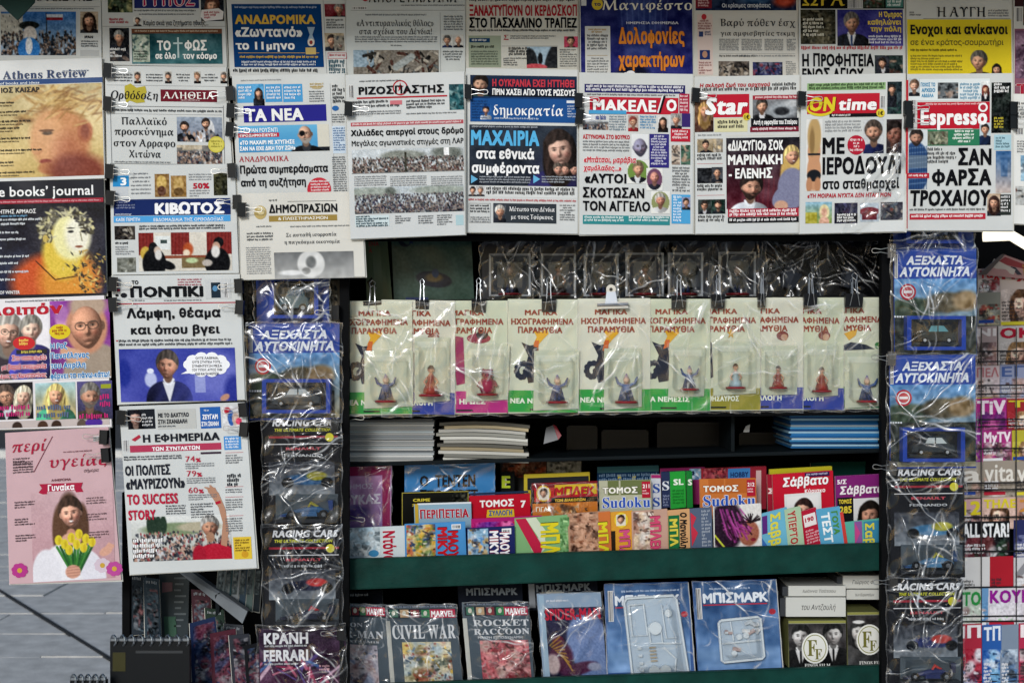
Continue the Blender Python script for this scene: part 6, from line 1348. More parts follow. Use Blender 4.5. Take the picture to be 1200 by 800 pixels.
p = book('dark comic half hidden at the very back under the shelf', [(586, 541), (682, 539), (682, 580), (586, 582)], .34, '2c2c2c', name='comic_book', cat='comic', group=GS); p.mess(588, 541, 640, 560, '5a3a2c', ('a04830', '2a2420', 'b88a6a', '20242c'), 20); p.mess(641, 541, 681, 560, '8a8880', ('3a3c3c', 'b0aca0'), 20); p.done()
p = book('black book with large lime letter on its spine', [(587, 553), (603, 553), (603, 590), (587, 590)], .30, '17191a', name='book', cat='book', group=GS); p.T('E', 588, 557, 598, 571, 'b5c83a', 'k'); p.done()
p = book('yellow edged comic behind the western comic', [(614, 556), (691, 553), (691, 590), (614, 592)], .27, 'c9b43a', name='comic_book', cat='comic', group=GS); p.R(618, 560, 690, 574, '2a2c30', 1); p.done()
p = book('navy puzzle book row behind the pale puzzle magazine', [(700, 547), (772, 545), (772, 585), (700, 587)], .30, '1d3a5c', name='book', cat='book', group=GS); p.R(700, 547, 772, 554, '3f6a74', 1); p.R(724, 556, 728, 561, 'c8b84a', 2); p.R(741, 557, 745, 562, 'c8b84a', 2); p.F(702, 556, 770, 564, '7a98b8', 5, 2.6); p.done()
p = book('magenta topped magazine behind the green one', [(774, 549), (826, 547), (826, 590), (774, 592)], .28, '98306a', group=GS); p.R(776, 552, 825, 558, '1c2a4c', 1); p.mess(808, 549, 826, 562, '8ab0d0', ('e8e8f0', '4a6a98'), 8); p.done()
p = book('thin navy puzzle book with white letter beside the green one', [(763, 556), (774, 556), (775, 596), (764, 597)], .20, 'c8ccd4', name='book', cat='book', group=GS); p.T('S', 765, 566, 773, 577, '2a4a9a', 's'); p.T('S', 765, 582, 773, 593, '2a4a9a', 's'); p.R(763, 556, 774, 560, 'a02c6a', 1); p.done()
p = book('second thin navy puzzle book pressed against the green one', [(775, 553), (785, 553), (786, 594), (776, 595)], .21, '2a3456', name='book', cat='book', group=GS); p.T('S', 776, 563, 784, 574, 'dfe4ee', 's'); p.F(777, 580, 785, 592, '8a94b4', 3.6, 1.8); p.done()
p = book('bright green magazine with white letters', [(785, 553), (803, 552), (804, 594), (786, 596)], .20, '2a9a3a', group=GS); p.T('SL', 789, 561, 801, 568, 'e8f2e4', 'k'); p.F(788, 574, 802, 592, '1c6a28', 3.6, 1.7); p.done()
p = book('narrow green and black magazine next to the bright green one', [(804, 552), (811, 552), (812, 594), (805, 595)], .205, '1f7a34', group=GS); p.T('S', 806, 561, 811, 568, 'e8f2e4', 'k'); p.done()
p = book('red romance magazine standing behind the orange puzzle magazine', [(822, 549), (898, 546), (898, 596), (822, 598)], .25, '8c2432', group=GS); p.mess(824, 549, 852, 562, '7a2c38', ('b04a50', '3a1c24', 'c88a80'), 16); p.R(853, 549, 879, 562, '3a78b4', 1); p.T('HOBBY', 856, 553, 877, 559, '1f3564', 'k'); p.R(886, 551, 892, 590, 'c8a8a8', 1); p.done()
p = book('yellow topped magazine peeking above the red weekend magazine', [(902, 550), (975, 546), (975, 560), (902, 564)], .24, 'c8c02e', group=GS); p.done()
p = book('narrow dark red magazine beside the red weekend magazine', [(899, 556), (907, 556), (908, 598), (900, 600)], .205, 'a02034', group=GS); p.T('Σ', 900, 572, 907, 578, 'f0dcdc', 'k'); p.done()
p = book('dark teal folder lying behind the purple weekend magazine', [(950, 542), (1034, 540), (1034, 562), (950, 564)], .34, '16403a', name='folder', cat='folder', group=GS); p.done()
# middle row
p = book('black crime comic with small yellow title', [(470, 577), (549, 575), (550, 616), (470, 618)], .19, '141512', name='comic_book', cat='comic', group=GS); p.Box(471, 577, 549, 616, 'a89a40', .8); p.T('CRIME', 484, 584, 504, 587.5, 'd2c040', 'k'); p.T('SOCIETY', 483, 590, 520, 593, 'b8a838', 'k'); p.mess(530, 577, 548, 600, '1f201c', ('4a4a3a', '101110'), 12); p.done()
p = book('pale blue comic with crimson capitals in front of the black one', [(485, 591), (552, 589), (553, 618), (486, 620)], .17, '8fb0c4', name='comic_book', cat='comic', group=GS); p.T('ΠΕΡΙΠΕΤΕΙΑ', 492, 597, 549, 607, 'b02438', 'k', L=5, out='e0e8ec'); p.R(486, 590, 490, 616, 'c8a83c', 1); p.R(489, 589.5, 552, 591.5, 'dfe4e8', 1); p.done()
p = book('red comic volume with white numbered title', [(550, 581), (621, 578), (622, 612), (551, 614)], .18, 'b8182c', name='comic_book', cat='comic', group=GS); p.R(551, 577.5, 619, 580, '20304a', 1); p.T('ΤΟΜΟΣ', 562, 586, 602, 594, 'f4f2f0', 'k', L=5); p.T('7', 610, 586, 616, 594, 'f4f2f0', 'k', L=5); p.G([(571, 597), (602, 596), (603, 605), (570, 606)], 'd8b82e', 3); p.T('ΣΥΛΛΟΓΗ', 573, 598, 600, 604, '2a5a9a', 'k', L=5); p.done()
p = book('western comic with red and yellow banner and round portrait', [(622, 568), (700, 565), (701, 607), (623, 610)], .18, '2c1c1a', name='comic_book', cat='comic', group=GS); p.R(623, 566, 700, 574, '7a1c24', 1); p.R(626, 572, 700, 588, 'b82028', 1); p.R(650, 568, 699, 580, 'd8b428', 1.5); p.T('ΜΠΛΕΚ', 650, 571, 696, 581, 'b81c24', 'k', .1, L=5, out='2a1414'); p.E(637, 578, 8.5, 9.5, 'd8b428', 3); p.E(637, 578, 7, 8, 'e8e0d0', 3.4); im = Im(12, 13, 'e8e0d0'); im.head(6, 6, 5.2, hair='3a2418', body=0); p.P(631, 572, 643, 585, im, 4); p.R(646, 583, 700, 589, '17130f', 3); p.T('ΤΩΝ ΔΙΑΚΟΠΩΝ', 650, 584.5, 686, 587.6, 'e8c040', 'k', L=5); p.R(624, 590, 700, 607, 'c8762c', 1); p.mess(646, 590, 690, 607, 'c8762c', ('5a4030', '8a6a48', 'e0c090', '2a2420'), 14); p.T('ΓΙΓΑΣ', 628, 594, 646, 599, 'f4ecd8', 'k', L=5); p.done(); film(p.root, [(622, 567), (701, 565), (701, 606), (623, 606)], .155, .01, 6, seed=9)
for (x0, x1, y0, bg, num, lab) in ((702, 763, 563, 'b4b59c', '211', 'olive and pale puzzle magazine with blue serif title'), (820, 886, 561, 'c8763a', '212', 'orange puzzle magazine with blue serif title')):
    p = book(lab, [(x0, y0 + .5), (x1, y0 - 1), (x1 + 1, 606), (x0 + 1, 608)], .18, bg, group=GS); p.R(x0 + 10, y0, x1 - 1, y0 + 17, '6a7448' if num == '211' else 'b8642c', 1); p.R(x1 - 38, y0, x1 - 36, y0 + 17, bg, 1.4); p.T('ΤΟΜΟΣ', x0 + 4, y0 + 8, x0 + 45, y0 + 15, 'f2f0e6', 'k', L=5, out='4a4a34' if num == '211' else '8a3c1c'); p.R(x1 - 11, y0 + 1, x1 - 1, y0 + 20, 'b02036', 3); p.T(num, x1 - 10, y0 + 4, x1 - 2, y0 + 8.5, 'f4e8e8', 'k', L=5); p.F(x1 - 10, y0 + 11, x1 - 2, y0 + 17, 'f0c8cc', 3, 1.6, L=5)
    p.T('Sudoku', x0 + 4, y0 + 19, x1 - 1, y0 + 32, '2c55b8', 's', L=5, out='dfe4ea'); p.done()
p = book('red weekend magazine with white title and portrait', [(905, 556), (976, 551), (978, 606), (907, 610)], .18, 'bf1a30', group=GS); p.T('Σάββατο', 917, 560, 970, 570, 'f6f2f2', 'k', .1, L=5, out='8a1020'); p.T('Κύριακο', 943, 573, 967, 577.5, 'f6e8e8', 'k', L=5); p.R(943, 554, 972, 559, '2c1c48', 3); p.F(945, 555, 970, 558, 'c8bcd8', 3, 1.6, L=5); p.R(919, 579, 962, 606, 'dfe0e0', 2); im = Im(37, 25, 'e6e6e6'); im.head(19, 17, 12, hair='2c1c1a', skin='d8a890', longh=.5); p.P(922, 582, 959, 607, im, 3); p.done()
p = book('purple weekend magazine with white title and dark haired portrait', [(979, 558), (1037, 555), (1038, 616), (980, 618)], .17, '7c2470', group=GS); p.T('Σάββατο', 984, 570, 1034, 579, 'f0e6ee', 'k', .1, L=5, out='4a1244'); p.T('5/Σ', 981, 562, 992, 567, 'f0e6ee', 'k', L=5); p.R(981, 583, 1000, 612, '191a1e', 2); p.T('ΤΟΜΟΣ', 983, 585, 998, 590, 'e0c840', 'k', L=5); p.T('285', 984, 593, 998, 601, 'e0c840', 'k', L=5); im = Im(36, 30, 'd8d8da'); im.head(19, 20, 14, hair='17120f', skin='b98a74', longh=.6); p.P(1000, 584, 1036, 614, im, 3); p.done()
# front row: slim comics and puzzle magazines leaning in the tray
def front(lab, quad, d, col, nm='comic_book', ct='comic'): return book(lab, quad, d, col, .008, nm, ct, group='slim comics in the front row of the shelf')
p = front('white slim comic with grey sketch and crimson upright title', [(402, 619), (474, 616), (475, 664), (403, 667)], .13, 'cdd8dc'); p.mess(404, 619, 445, 652, 'c4d0d6', ('8a98a0', 'e4eaec', '6a7880', 'a8c4d4'), 40); p.T('Ντόναλ', 449, 622, 463, 666, 'b01c38', 'k', L=5, vert=1, out='f0e4e6'); p.E(438, 648, 6, 4, '3f86b4', 2); p.done()
p = front('colourful slim comic with jagged crimson upright title on blue', [(474, 614), (545, 611), (547, 660), (475, 664)], .125, '4a90cc'); p.mess(476, 615, 510, 652, 'c8b478', ('d8a838', '3f70b4', 'e4dcc8', 'c0503a', '6a8a4a', '2a2c38'), 60); p.T('ΜΙΚΥ', 513, 618, 524, 652, 'c01c28', 'k', L=5, vert=1, out='3a0c10'); p.T('ΜΑΟΥΣ', 525, 622, 537, 660, 'c01c28', 'k', L=5, vert=1, out='3a0c10'); p.R(529, 614, 540, 620, 'e4e6e8', 3); p.bars(530, 614.5, 539, 619); p.done()
p = front('magenta slim comic fanned behind the navy one', [(552, 608), (635, 604), (636, 656), (553, 660)], .118, 'a81e6a'); p.mess(554, 612, 632, 650, 'a81e6a', ('c8307c', '7a1450', 'e07ab0', '5a2a8c'), 26); p.G([(600, 610), (606, 612), (630, 646), (622, 646)], 'b0243a', 3); p.done()
p = front('navy slim comic with white jagged upright title', [(547, 619), (603, 616), (604, 659), (548, 662)], .108, '20285c'); p.mess(548, 620, 572, 650, '8ab0cc', ('e4e8ec', '4a78ac', 'c89850', '2a3048'), 30); p.T('ΜΙΚΥ', 574, 622, 584, 650, 'f0f0f4', 'k', L=5, vert=1, out='a81c30'); p.T('ΜΑΟΥΣ', 586, 624, 597, 656, 'f0f0f4', 'k', L=5, vert=1, out='a81c30'); p.R(588, 619, 599, 626, 'e4e6e8', 3); p.bars(589, 620, 598, 625); p.done()
p = front('pale green slim comic with big yellow jagged letters', [(603, 607), (666, 603), (668, 655), (604, 658)], .115, '7fae78'); p.G([(604, 608), (616, 607), (636, 640), (634, 648), (626, 648)], 'b82444', 2); p.G([(616, 607), (628, 606), (640, 622), (638, 640)], 'cfd8c0', 2); p.mess(656, 606, 667, 648, '6a9a60', ('a8c890', '3f6a3c'), 12); p.T('ΜΠΛ', 634, 613, 655, 650, 'dccb28', 'k', L=5, vert=1, out='1c1c14'); p.done()
p = front('brown slim comic with muscular arms and yellow letters', [(665, 602), (715, 598), (717, 652), (667, 656)], .112, 'b08a70'); p.mess(667, 602, 700, 648, 'b88e74', ('8a5a44', 'd0a488', '3a241c', 'c8987c'), 40); p.R(701, 600, 715, 650, 'c8703a', 1); p.T('ΜΠΛ', 701, 612, 712, 650, 'd8cc2a', 'k', L=5, vert=1, out='2a2c10'); p.done()
p = front('orange slim comic with round portrait badge and pink letters', [(715, 600), (741, 598), (742, 650), (716, 652)], .115, 'd89a34'); p.E(728, 609, 8, 9, 'e4c83c', 3); im = Im(11, 13, 'e0d8c8'); im.head(5.5, 6, 5, hair='3a2418', body=0); p.P(722, 603, 733, 616, im, 4); p.T('ΜΠΛ', 726, 621, 738, 652, 'd05080', 'k', L=5, vert=1, out='5a1c28'); p.R(716, 622, 721, 646, '2a2018', 2); p.done()
p = front('pinkish slim comic showing two sitting figures', [(740, 599), (782, 596), (783, 648), (741, 651)], .112, 'c09a88'); p.mess(742, 600, 766, 646, 'c4a898', ('e0d8d0', '5a4440', 'a0705c', 'd8c0a0'), 40); p.T('ΜΠΛΕΚ', 762, 605, 774, 648, 'd04a70', 'k', L=5, vert=1, out='7a2038'); p.done()
p = front('peach slim comic with green and black upright lettering', [(782, 598), (808, 596), (809, 646), (783, 648)], .114, 'd0a070'); p.R(783, 604, 796, 646, '1f6a40', 1); p.T('ΜΠΛ', 785, 608, 794, 640, 'd8c84a', 'k', L=5, vert=1); p.T('Ο Μανούλης', 797, 600, 805, 646, '1c1c1e', 'k', .1, L=5, vert=1); p.done()
p = front('red and grey striped slim magazine', [(808, 596), (834, 594), (835, 644), (809, 646)], .116, '54627a', 'magazine', 'magazine'); p.G([(809, 600), (816, 606), (812, 616), (818, 624), (811, 640)], 'c03448', 2); p.F(822, 598, 833, 642, 'a8b0bc', 4, 2); p.done()
p = front('magazine showing a woman with magenta wavy hair on white', [(836, 594), (892, 590), (893, 644), (837, 648)], .105, 'd9d8d4', 'magazine', 'magazine')
im = Im(54, 50, 'dcdad6'); im.ell(14, 24, 20, 30, '2a1a2a', .2).ell(40, 34, 12, 15, '9a5c48', .15)
for _ in range(46): t_ = nrg.random(); im.line(6 + t_ * 26, 4 + nrg.uniform(0, 26), 14 + t_ * 30, 14 + nrg.uniform(4, 30), .9, ('8c2c78', '2a1420', 'b04a98', '5a1c50')[nrg.integers(4)], .8)
for _ in range(16): a = nrg.uniform(3.3, 6.0); im.line(42, 22, 42 + math.cos(a) * 14, 22 + math.sin(a) * 10, .7, '1c1216')
im.line(0, 34, 12, 50, 1, 'c8d040').ell(45, 42, 3, 2, '7a2030').noise(.06, 1.3); p.P(837, 593, 891, 643, im); p.done()
p = front('light blue puzzle magazine with yellow upright title, tilted', [(892, 602), (922, 594), (930, 640), (893, 648)], .110, '6ab0cc', 'magazine', 'magazine'); p.R(893, 605, 899, 626, '5a2a78', 2); p.T('Σαββ', 903, 602, 914, 640, 'd8d04a', 'k', L=5, vert=1); p.G([(893, 630), (900, 640), (894, 646)], '3a6ab0', 2); p.done()
p = front('turquoise puzzle magazine with upright red capitals', [(919, 597), (938, 593), (943, 640), (924, 645)], .106, 'a9c4a4', 'magazine', 'magazine'); p.T('ΥΠΕΡΤΟ', 923, 599, 932, 638, 'a8443c', 'k', L=5, vert=1, out='d8e0c8'); p.done()
p = front('red puzzle magazine with white label and portrait, leaning', [(937, 600), (956, 594), (966, 638), (944, 645)], .112, 'b01e38', 'magazine', 'magazine'); p.R(941, 604, 955, 618, 'e8e0e0', 2); p.T('190', 943, 607, 953, 612, 'b01e38', 'k', L=5); p.F(944, 622, 960, 638, 'e8b8c0', 3.4, 1.7); p.done()
p = front('sky blue leaning magazine with white upright title', [(956, 597), (984, 593), (991, 640), (963, 645)], .108, '5aa4c8', 'magazine', 'magazine'); p.T('ΤΕΣΤ', 962, 601, 972, 636, 'eaf2f4', 'k', L=5, vert=1); p.T('ΓΟΥΑ', 974, 599, 981, 626, '4a8a40', 'k', L=5, vert=1); p.R(984, 600, 988, 640, 'c8403a', 1); p.done()
p = front('green and lilac puzzle magazine at the shelf end', [(988, 612), (1034, 607), (1035, 642), (989, 646)], .114, '5ab0a0', 'magazine', 'magazine'); p.R(1001, 611, 1010, 640, '8a5a9c', 1); p.G([(1002, 612), (1008, 624), (1002, 638)], 'c84a8c', 2); p.R(1012, 611, 1032, 640, '3a86a8', 1); p.T('Σαβ', 1014, 613, 1024, 638, 'd8d04a', 'k', L=5, vert=1); p.done()

# ================================================================ bottom shelf
GC = 'wrapped comics on the bottom shelf'
def marvel(lab, quad, title, art, seed, sub=None):
    x0, y0 = quad[0]; x1 = quad[1][0]; w_ = x1 - x0
    p = book(lab, quad, .13, '4a5660', .01, 'comic_book', 'comic', group=GC)
    p.R(x0 + 3, y0, x1, y0 + 2.5, '1a1e28', 1); p.F(x0 + 6, y0 + 1, x1 - 3, y0 + 2, '8a96a8', 3, 1.4, L=4); p.R(x0 + 3, y0 + 4, x1, y0 + 15, '20262e', 1)
    for k, c_ in enumerate(('3a6a58', 'b89a78', '7a3038', '2f7a4c')): p.R(x0 + 5 + k * w_ * .15, y0 + 5, x0 + 5 + k * w_ * .15 + w_ * .12, y0 + 14, c_, 2); p.E(x0 + 5 + k * w_ * .15 + w_ * .06, y0 + 9, 2.2, 3, 'c8c8b8', 3, 9)
    p.R(x1 - w_ * .37, y0 + 4.5, x1 - 1, y0 + 14.5, 'b02848', 2.4); p.T('MARVEL', x1 - w_ * .35, y0 + 6, x1 - 2, y0 + 13, 'f2eef0', 'k', L=5)
    p.R(x0 + 1, y0 + 18, x0 + 6, y0 + 90, 'b9bab4', 2)
    return p
p = marvel('grey wrapped comic cut off by the hanging packs, silver title', [(388, 706), (452, 709), (457, 801), (393, 801)], '', '', 1); p.T('IRON', 398, 728, 425, 733, 'd4d8de', 's', L=5); p.T('R-MAN', 404, 737, 449, 746, 'd4d8de', 's', L=5); p.T('EXTREMIS', 404, 749, 444, 751.5, 'c8ccd2', 's', L=5)
p.mess(400, 754, 442, 800, 'a8a4b0', ('d8d4d8', '7a5a60', '8090b0', 'c8b0b0', '5a5c6a'), 50); p.done(); film(p.root, [(390, 706), (453, 708), (458, 801), (393, 801)], .105, .012, 9, seed=31)
p = marvel('grey wrapped comic with tall silver two word title and pale battle picture', [(451, 709), (534, 708), (542, 798), (458, 800)], '', '', 2); p.T('CIVIL WAR', 459, 731, 533, 748, 'd2d6da', 's', L=5, out='5a6470')
p.mess(471, 752, 528, 799, 'c8c0a0', ('e0d8b8', '7a7048', '5a7a9c', 'd8b048', '8c4438', 'a0b4c0', 'e8e4dc', '3c4a44'), 90); p.done(); film(p.root, [(452, 708), (535, 707), (543, 798), (459, 800)], .105, .012, 9, seed=32)
p = marvel('grey wrapped comic with two line silver title over a red picture', [(541, 706), (619, 705), (626, 795), (549, 798)], '', '', 3); p.T('ROCKET', 554, 725.5, 619, 733, 'd2d6da', 's', L=5, out='5a6470'); p.T('RACCOON', 555, 736, 620, 743, 'd2d6da', 's', L=5, out='5a6470'); p.T('ΜΑΥΡΗ ΙΠΠΟΔΥΝΑΜΗ', 560, 745, 612, 748, 'c8ccd2', 'b', L=5)
p.mess(562, 750, 619, 796, 'b0505a', ('d88a8c', '7a2c34', 'c8b0a8', '5a3438', 'e0a0a0', '8c6a60', 'c86068'), 90); p.done(); film(p.root, [(541, 705), (620, 704), (628, 796), (549, 798)], .105, .012, 9, seed=33)
p = book('wrapped comic with crimson title and violet caped shape on dark', [(629, 696), (704, 694), (711, 791), (637, 796)], .13, '8aa0b8', .01, 'comic_book', 'comic', group=GC)
im = Im(72, 82, '23233c').grad('2c2a48', '1a1a2c'); im.ell(52, 40, 24, 34, '7388b4', .12).ell(60, 66, 22, 24, '6a80ac', .12).ell(18, 40, 7, 8, '5a1c34', .2).ell(20, 58, 14, 18, '4a2038', .3).ell(40, 72, 22, 7, '4a2440', .3, ang=-14).ell(58, 70, 8, 5, '8a90a8', .4).ell(10, 66, 8, 12, 'b8a4a4', .3)
for k in range(9): im.line(8 + k * 2, 44 + k * 2, 20 + k * 1.5, 34 + k * 5, .8, 'b08a38', .8)
im.noise(.06, 1.5); p.P(633, 712, 705, 794, im); p.T('SPIDER-MAN', 638, 713, 703, 726, 'b81c38', 'k', L=5, out='3a1020'); p.F(640, 703, 702, 705, 'dfe4ec', 3, 1.8, L=5, bold=1); p.R(631, 697, 637, 794, '9ab4c8', 2); p.done(); film(p.root, [(628, 694), (706, 692), (713, 792), (636, 797)], .105, .013, 10, seed=34)
def ship(lab, quad, tq, seed, kind):
    x0, y0 = quad[0]; x1 = quad[1][0]
    p = Page('model_kit', lab, 'model kit', quad, .13, '3a5c96', 'gloss', 'blue model kit packs on the bottom shelf', curve=.0008, nsheets=1)
    im = Im(x1 - x0 - 1, 103, '4468a0').grad('31527e', '6f94c4'); im.noise(.14, 14).noise(.06, 5); im.ell(40, 84, 50, 8, '8fb0d6', .8, .5); p.P(x0 + 1, y0 + 1, x1, y0 + 104, im)
    p.bars(x0 + 4, y0 + 8, x0 + 10, y0 + 44, 3); p.F(x0 + 20, y0 + 8, x0 + 88, y0 + 10, 'b8c8e0', 3, 1.6, L=5); p.T('ΜΠΙΣΜΑΡΚ', x0 + 13, y0 + 14, x0 + 88, y0 + 25, 'e6ecf4', 'b', L=5, out='e6ecf4'); p.R(x0 + 13, y0 + 27, x0 + 88, y0 + 28.4, 'b02a3a', 3); p.E(x0 + 94, y0 + 35, 4, 3.4, 'b02a3a', 3); p.done()
    q = tq; b = Buf(); c_ = lin('d4dbe0'); d = .11
    P_ = [np.array(v, float) for v in q]
    def at(u, v): a = (P_[0] * (1 - u) + P_[1] * u) * (1 - v) + (P_[3] * (1 - u) + P_[2] * u) * v; return W(a[0], a[1], d)
    rim = [(.06, 0), (.94, 0), (1, .05), (1, .95), (.94, 1), (.06, 1), (0, .95), (0, .05), (.06, 0)]
    b.tube([at(u, v) for u, v in rim], .0035, 6, c_)
    r = random.Random(seed)
    if kind:
        for u0, v0, u1, v1 in ((.08, .08, .36, .45), (.4, .35, .62, .55)): b.tube([at(u0, v0), at(u1, v0), at(u1, v1), at(u0, v1), at(u0, v0)], .0028, 5, c_)
        for u, v, rr in ((.52, .37, .017), (.40, .88, .015), (.60, .88, .015), (.8, .2, .010)): b.cyl_y(at(u, v), rr, .012, 16, c_)
        for k in range(5): b.tube([at(.36, .60 + k * .04), at(.48, .60 + k * .04)], .0022, 5, lin('b8a890'))
        for k in range(4): b.tube([at(.15, .6 + k * .09), at(.22, .6 + k * .09)], .004, 5, c_)
        b.tube([at(.62, .6), at(.82, .75), at(.75, .96)], .003, 5, c_); b.tube([at(.5, .55), at(.96, .57)], .0022, 5, c_); b.tube([at(.7, .1), at(.7, .5), at(.9, .5)], .0022, 5, c_)
    else:
        b.tube([at(.04, .55), at(.96, .55)], .0028, 5, c_); b.tube([at(.28, .04), at(.32, .5)], .0025, 5, c_)
        for k in range(9): u, v = r.uniform(.1, .9), r.uniform(.12, .9); b.tube([at(u, v), at(min(.95, u + .18), v + r.uniform(-.12, .12))], .0055, 6, lin(('c8ced2', 'b49c98', 'd8dadc')[k % 3]))
        for u, v in ((.45, .42), (.62, .4), (.3, .8)): b.cyl_y(at(u, v), .008, .01, 12, c_)
    b.build('parts_sprue', M['colour'], p.root, p.org)
    pb = Buf(); pb.hexa([at(.02, .02) + Vector((0, .008, 0)), at(.98, .02) + Vector((0, .008, 0)), at(.98, .98) + Vector((0, .008, 0)), at(.02, .98) + Vector((0, .008, 0))], .001, lin('b4c2d0')); pb.build('tray_card', M['colour'], p.root, p.org)
    tray(p.root, [tuple(P_[0] + (-2, -2)), tuple(P_[1] + (2, -2)), tuple(P_[2] + (2, 2)), tuple(P_[3] + (-2, 2))], .108, .012)
    film(p.root, [(x0, y0), (x1 + 1, y0 - 2), (quad[2][0] + 1, quad[2][1]), (quad[3][0], quad[3][1] + 1)], .085, .01, 9, seed=seed)
ship('blue model kit pack whose white frame is tall with round parts', [(708, 684), (806, 681), (814, 788), (712, 793)], [(731, 701), (792, 697), (808, 795), (742, 799)], 41, 1)
ship('blue model kit pack whose small square white frame sits low', [(811, 681), (909, 678), (917, 784), (818, 788)], [(842, 727), (891, 722), (896, 771), (846, 776)], 42, 0)
p = book('dark book with faint grey title leaning behind the model kits', [(536, 685), (612, 684), (613, 715), (538, 717)], .20, '1a1e28', name='book', cat='book', group=GC); p.T('ΜΠΙΣΜΑΡΚ', 546, 689, 606, 697, '7c848c', 'k', L=4); p.done()
p = book('second dark book with faint title beside the violet comic', [(618, 683), (700, 680), (701, 712), (620, 715)], .19, '1a1e28', name='book', cat='book', group=GC); p.T('ΜΠΙΣΜΑΡΚ', 628, 685, 692, 693, '7c848c', 'k', L=4); p.R(619, 684, 626, 712, '8a8e94', 2); p.done()
p = book('black slim book with a line of small letters at the bottom shelf end', [(402, 693), (448, 692), (449, 715), (403, 716)], .19, '12151c', name='book', cat='book', group=GC); p.F(404, 696, 440, 699, '9aa0a8', 4, 2.2); p.done()

# film box sets: boxes seen from their front with spines stacked above
def vbox(lab, x0, x1, y0, y1, d, dep, face, cls='book'):
    t = thing('book', lab, 'book', W((x0 + x1) / 2, y1, d), 'pale boxed volumes beside the model kits')
    b = Buf(); px_box(b, x0, y0, x1, y1, d, dep, lin(face)); o = b.build('box_cover', M['colour'], t, t.location)
    return t
def hand(t, txt, x0, y0, x1, y1, d, col='2a2a2c', sh=.2):
    v, f = text_shape(txt, 'r'); tw = v[:, 0].max(); X = v[:, 0] / tw * (x1 - x0) + v[:, 1] / CAPH * (y1 - y0) * sh; Y = v[:, 1] / CAPH * (y1 - y0)
    mesh_obj('lettering', [W(x0 + a, y1 - c, d) for a, c in zip(X, Y)], f, M['gloss'], t, [lin(col)] * len(v), t.location)
for lab, x0, x1, y0, y1, d, txt in (('upper pale volume with handwritten title lying on the box set', 924, 991, 686, 698, .15, 'Ιωάννα Τσάτσου'), ('thick pale volume with handwritten title just above the film picture', 921, 991, 699.5, 722, .146, 'του Αντζουλή'), ('topmost pale volume of the pile by the side post', 988, 1031, 674, 689, .17, 'Γιώργος Φ'), ('thin pale volume under the topmost one by the side post', 992, 1031, 690.5, 702, .172, 'των Ευρωπαίων')):
    t = vbox(lab, x0, x1, y0, y1, d, .14, 'c6c7c2'); hand(t, txt, x0 + (x1 - x0) * .25, y0 + (y1 - y0) * .35, x0 + (x1 - x0) * .82, y0 + (y1 - y0) * .65, d - .0006)
    b = Buf(); px_box(b, x0 - 7, y0 + 1, x0 - .2, y1 - .5, d + .01, .12, lin('3a3d42')); b.build('spine', M['colour'], t, t.location)
for k, (lab, x0, x1, y0, y1, d) in enumerate((('boxed film volume with two men in suits and a round monogram', 924, 991, 727, 783, .14), ('boxed film volume with a woman wearing a tiara and round monogram', 993, 1032, 717, 780, .16))):
    p = Page('book', lab, 'book', [(x0, y0), (x1, y0 - .5), (x1 + 1, y1 - 1.5), (x0 + 1, y1)], d, '9d9f98', 'gloss', 'boxed film volumes with a monogram', curve=0, nsheets=0)
    pb = Buf(); px_box(pb, x0, y0, x1, y1 - 1, d + .004, .12, lin('7d7f50')); pb.build('box', M['colour'], p.root, p.org)
    p.R(x0, y0, x1, y0 + 3, '8c8c4c', 1)
    im = Im(x1 - x0, y1 - y0 - 4, '3a3236'); im.noise(.1, 8)
    if k == 0: im.head(14, 15, 13, skin='b8b2ae', hair='1a1a1c', cloth='1a1b1e', shirt='dfdfe0', tie='1a1a1c'); im.head(52, 13, 13, skin='aaa49f', hair='18181a', cloth='141518', shirt='d8d8d8', tie='1a1a1c', side=-1)
    else: im.head(13, 20, 12, skin='b4b0aa', hair='2a2a2c', cloth='4a4a4e', smile=1, longh=.2); im.ell(13, 8, 7, 2, 'd8d8da', .3)
    im.a = im.a * .3 + im.a.mean(-1, keepdims=True) * .7; im.noise(.04, 1.3); p.P(x0, y0 + 3.5, x1, y1 - 1, im)
    cx = x0 + (31 if k == 0 else 26); p.E(cx, y0 + 32, 15.5, 18, 'e0e0da', 3, 26); p.E(cx, y0 + 32, 13.6, 16, '8a8a52', 3.5, 26); p.E(cx, y0 + 32, 12.6, 15, 'dcdcd6', 4, 26); p.T('F', cx - 9, y0 + 21, cx + 2, y0 + 41, '6e6c34', 's', L=6); p.T('F', cx, y0 + 32, cx + 8, y0 + 45, '6e6c34', 's', L=6.4); p.T('FINOS FILM', cx - 12, y1 - 6, cx + 18, y1 - 2, 'e4e4de', 's', L=5); p.done()
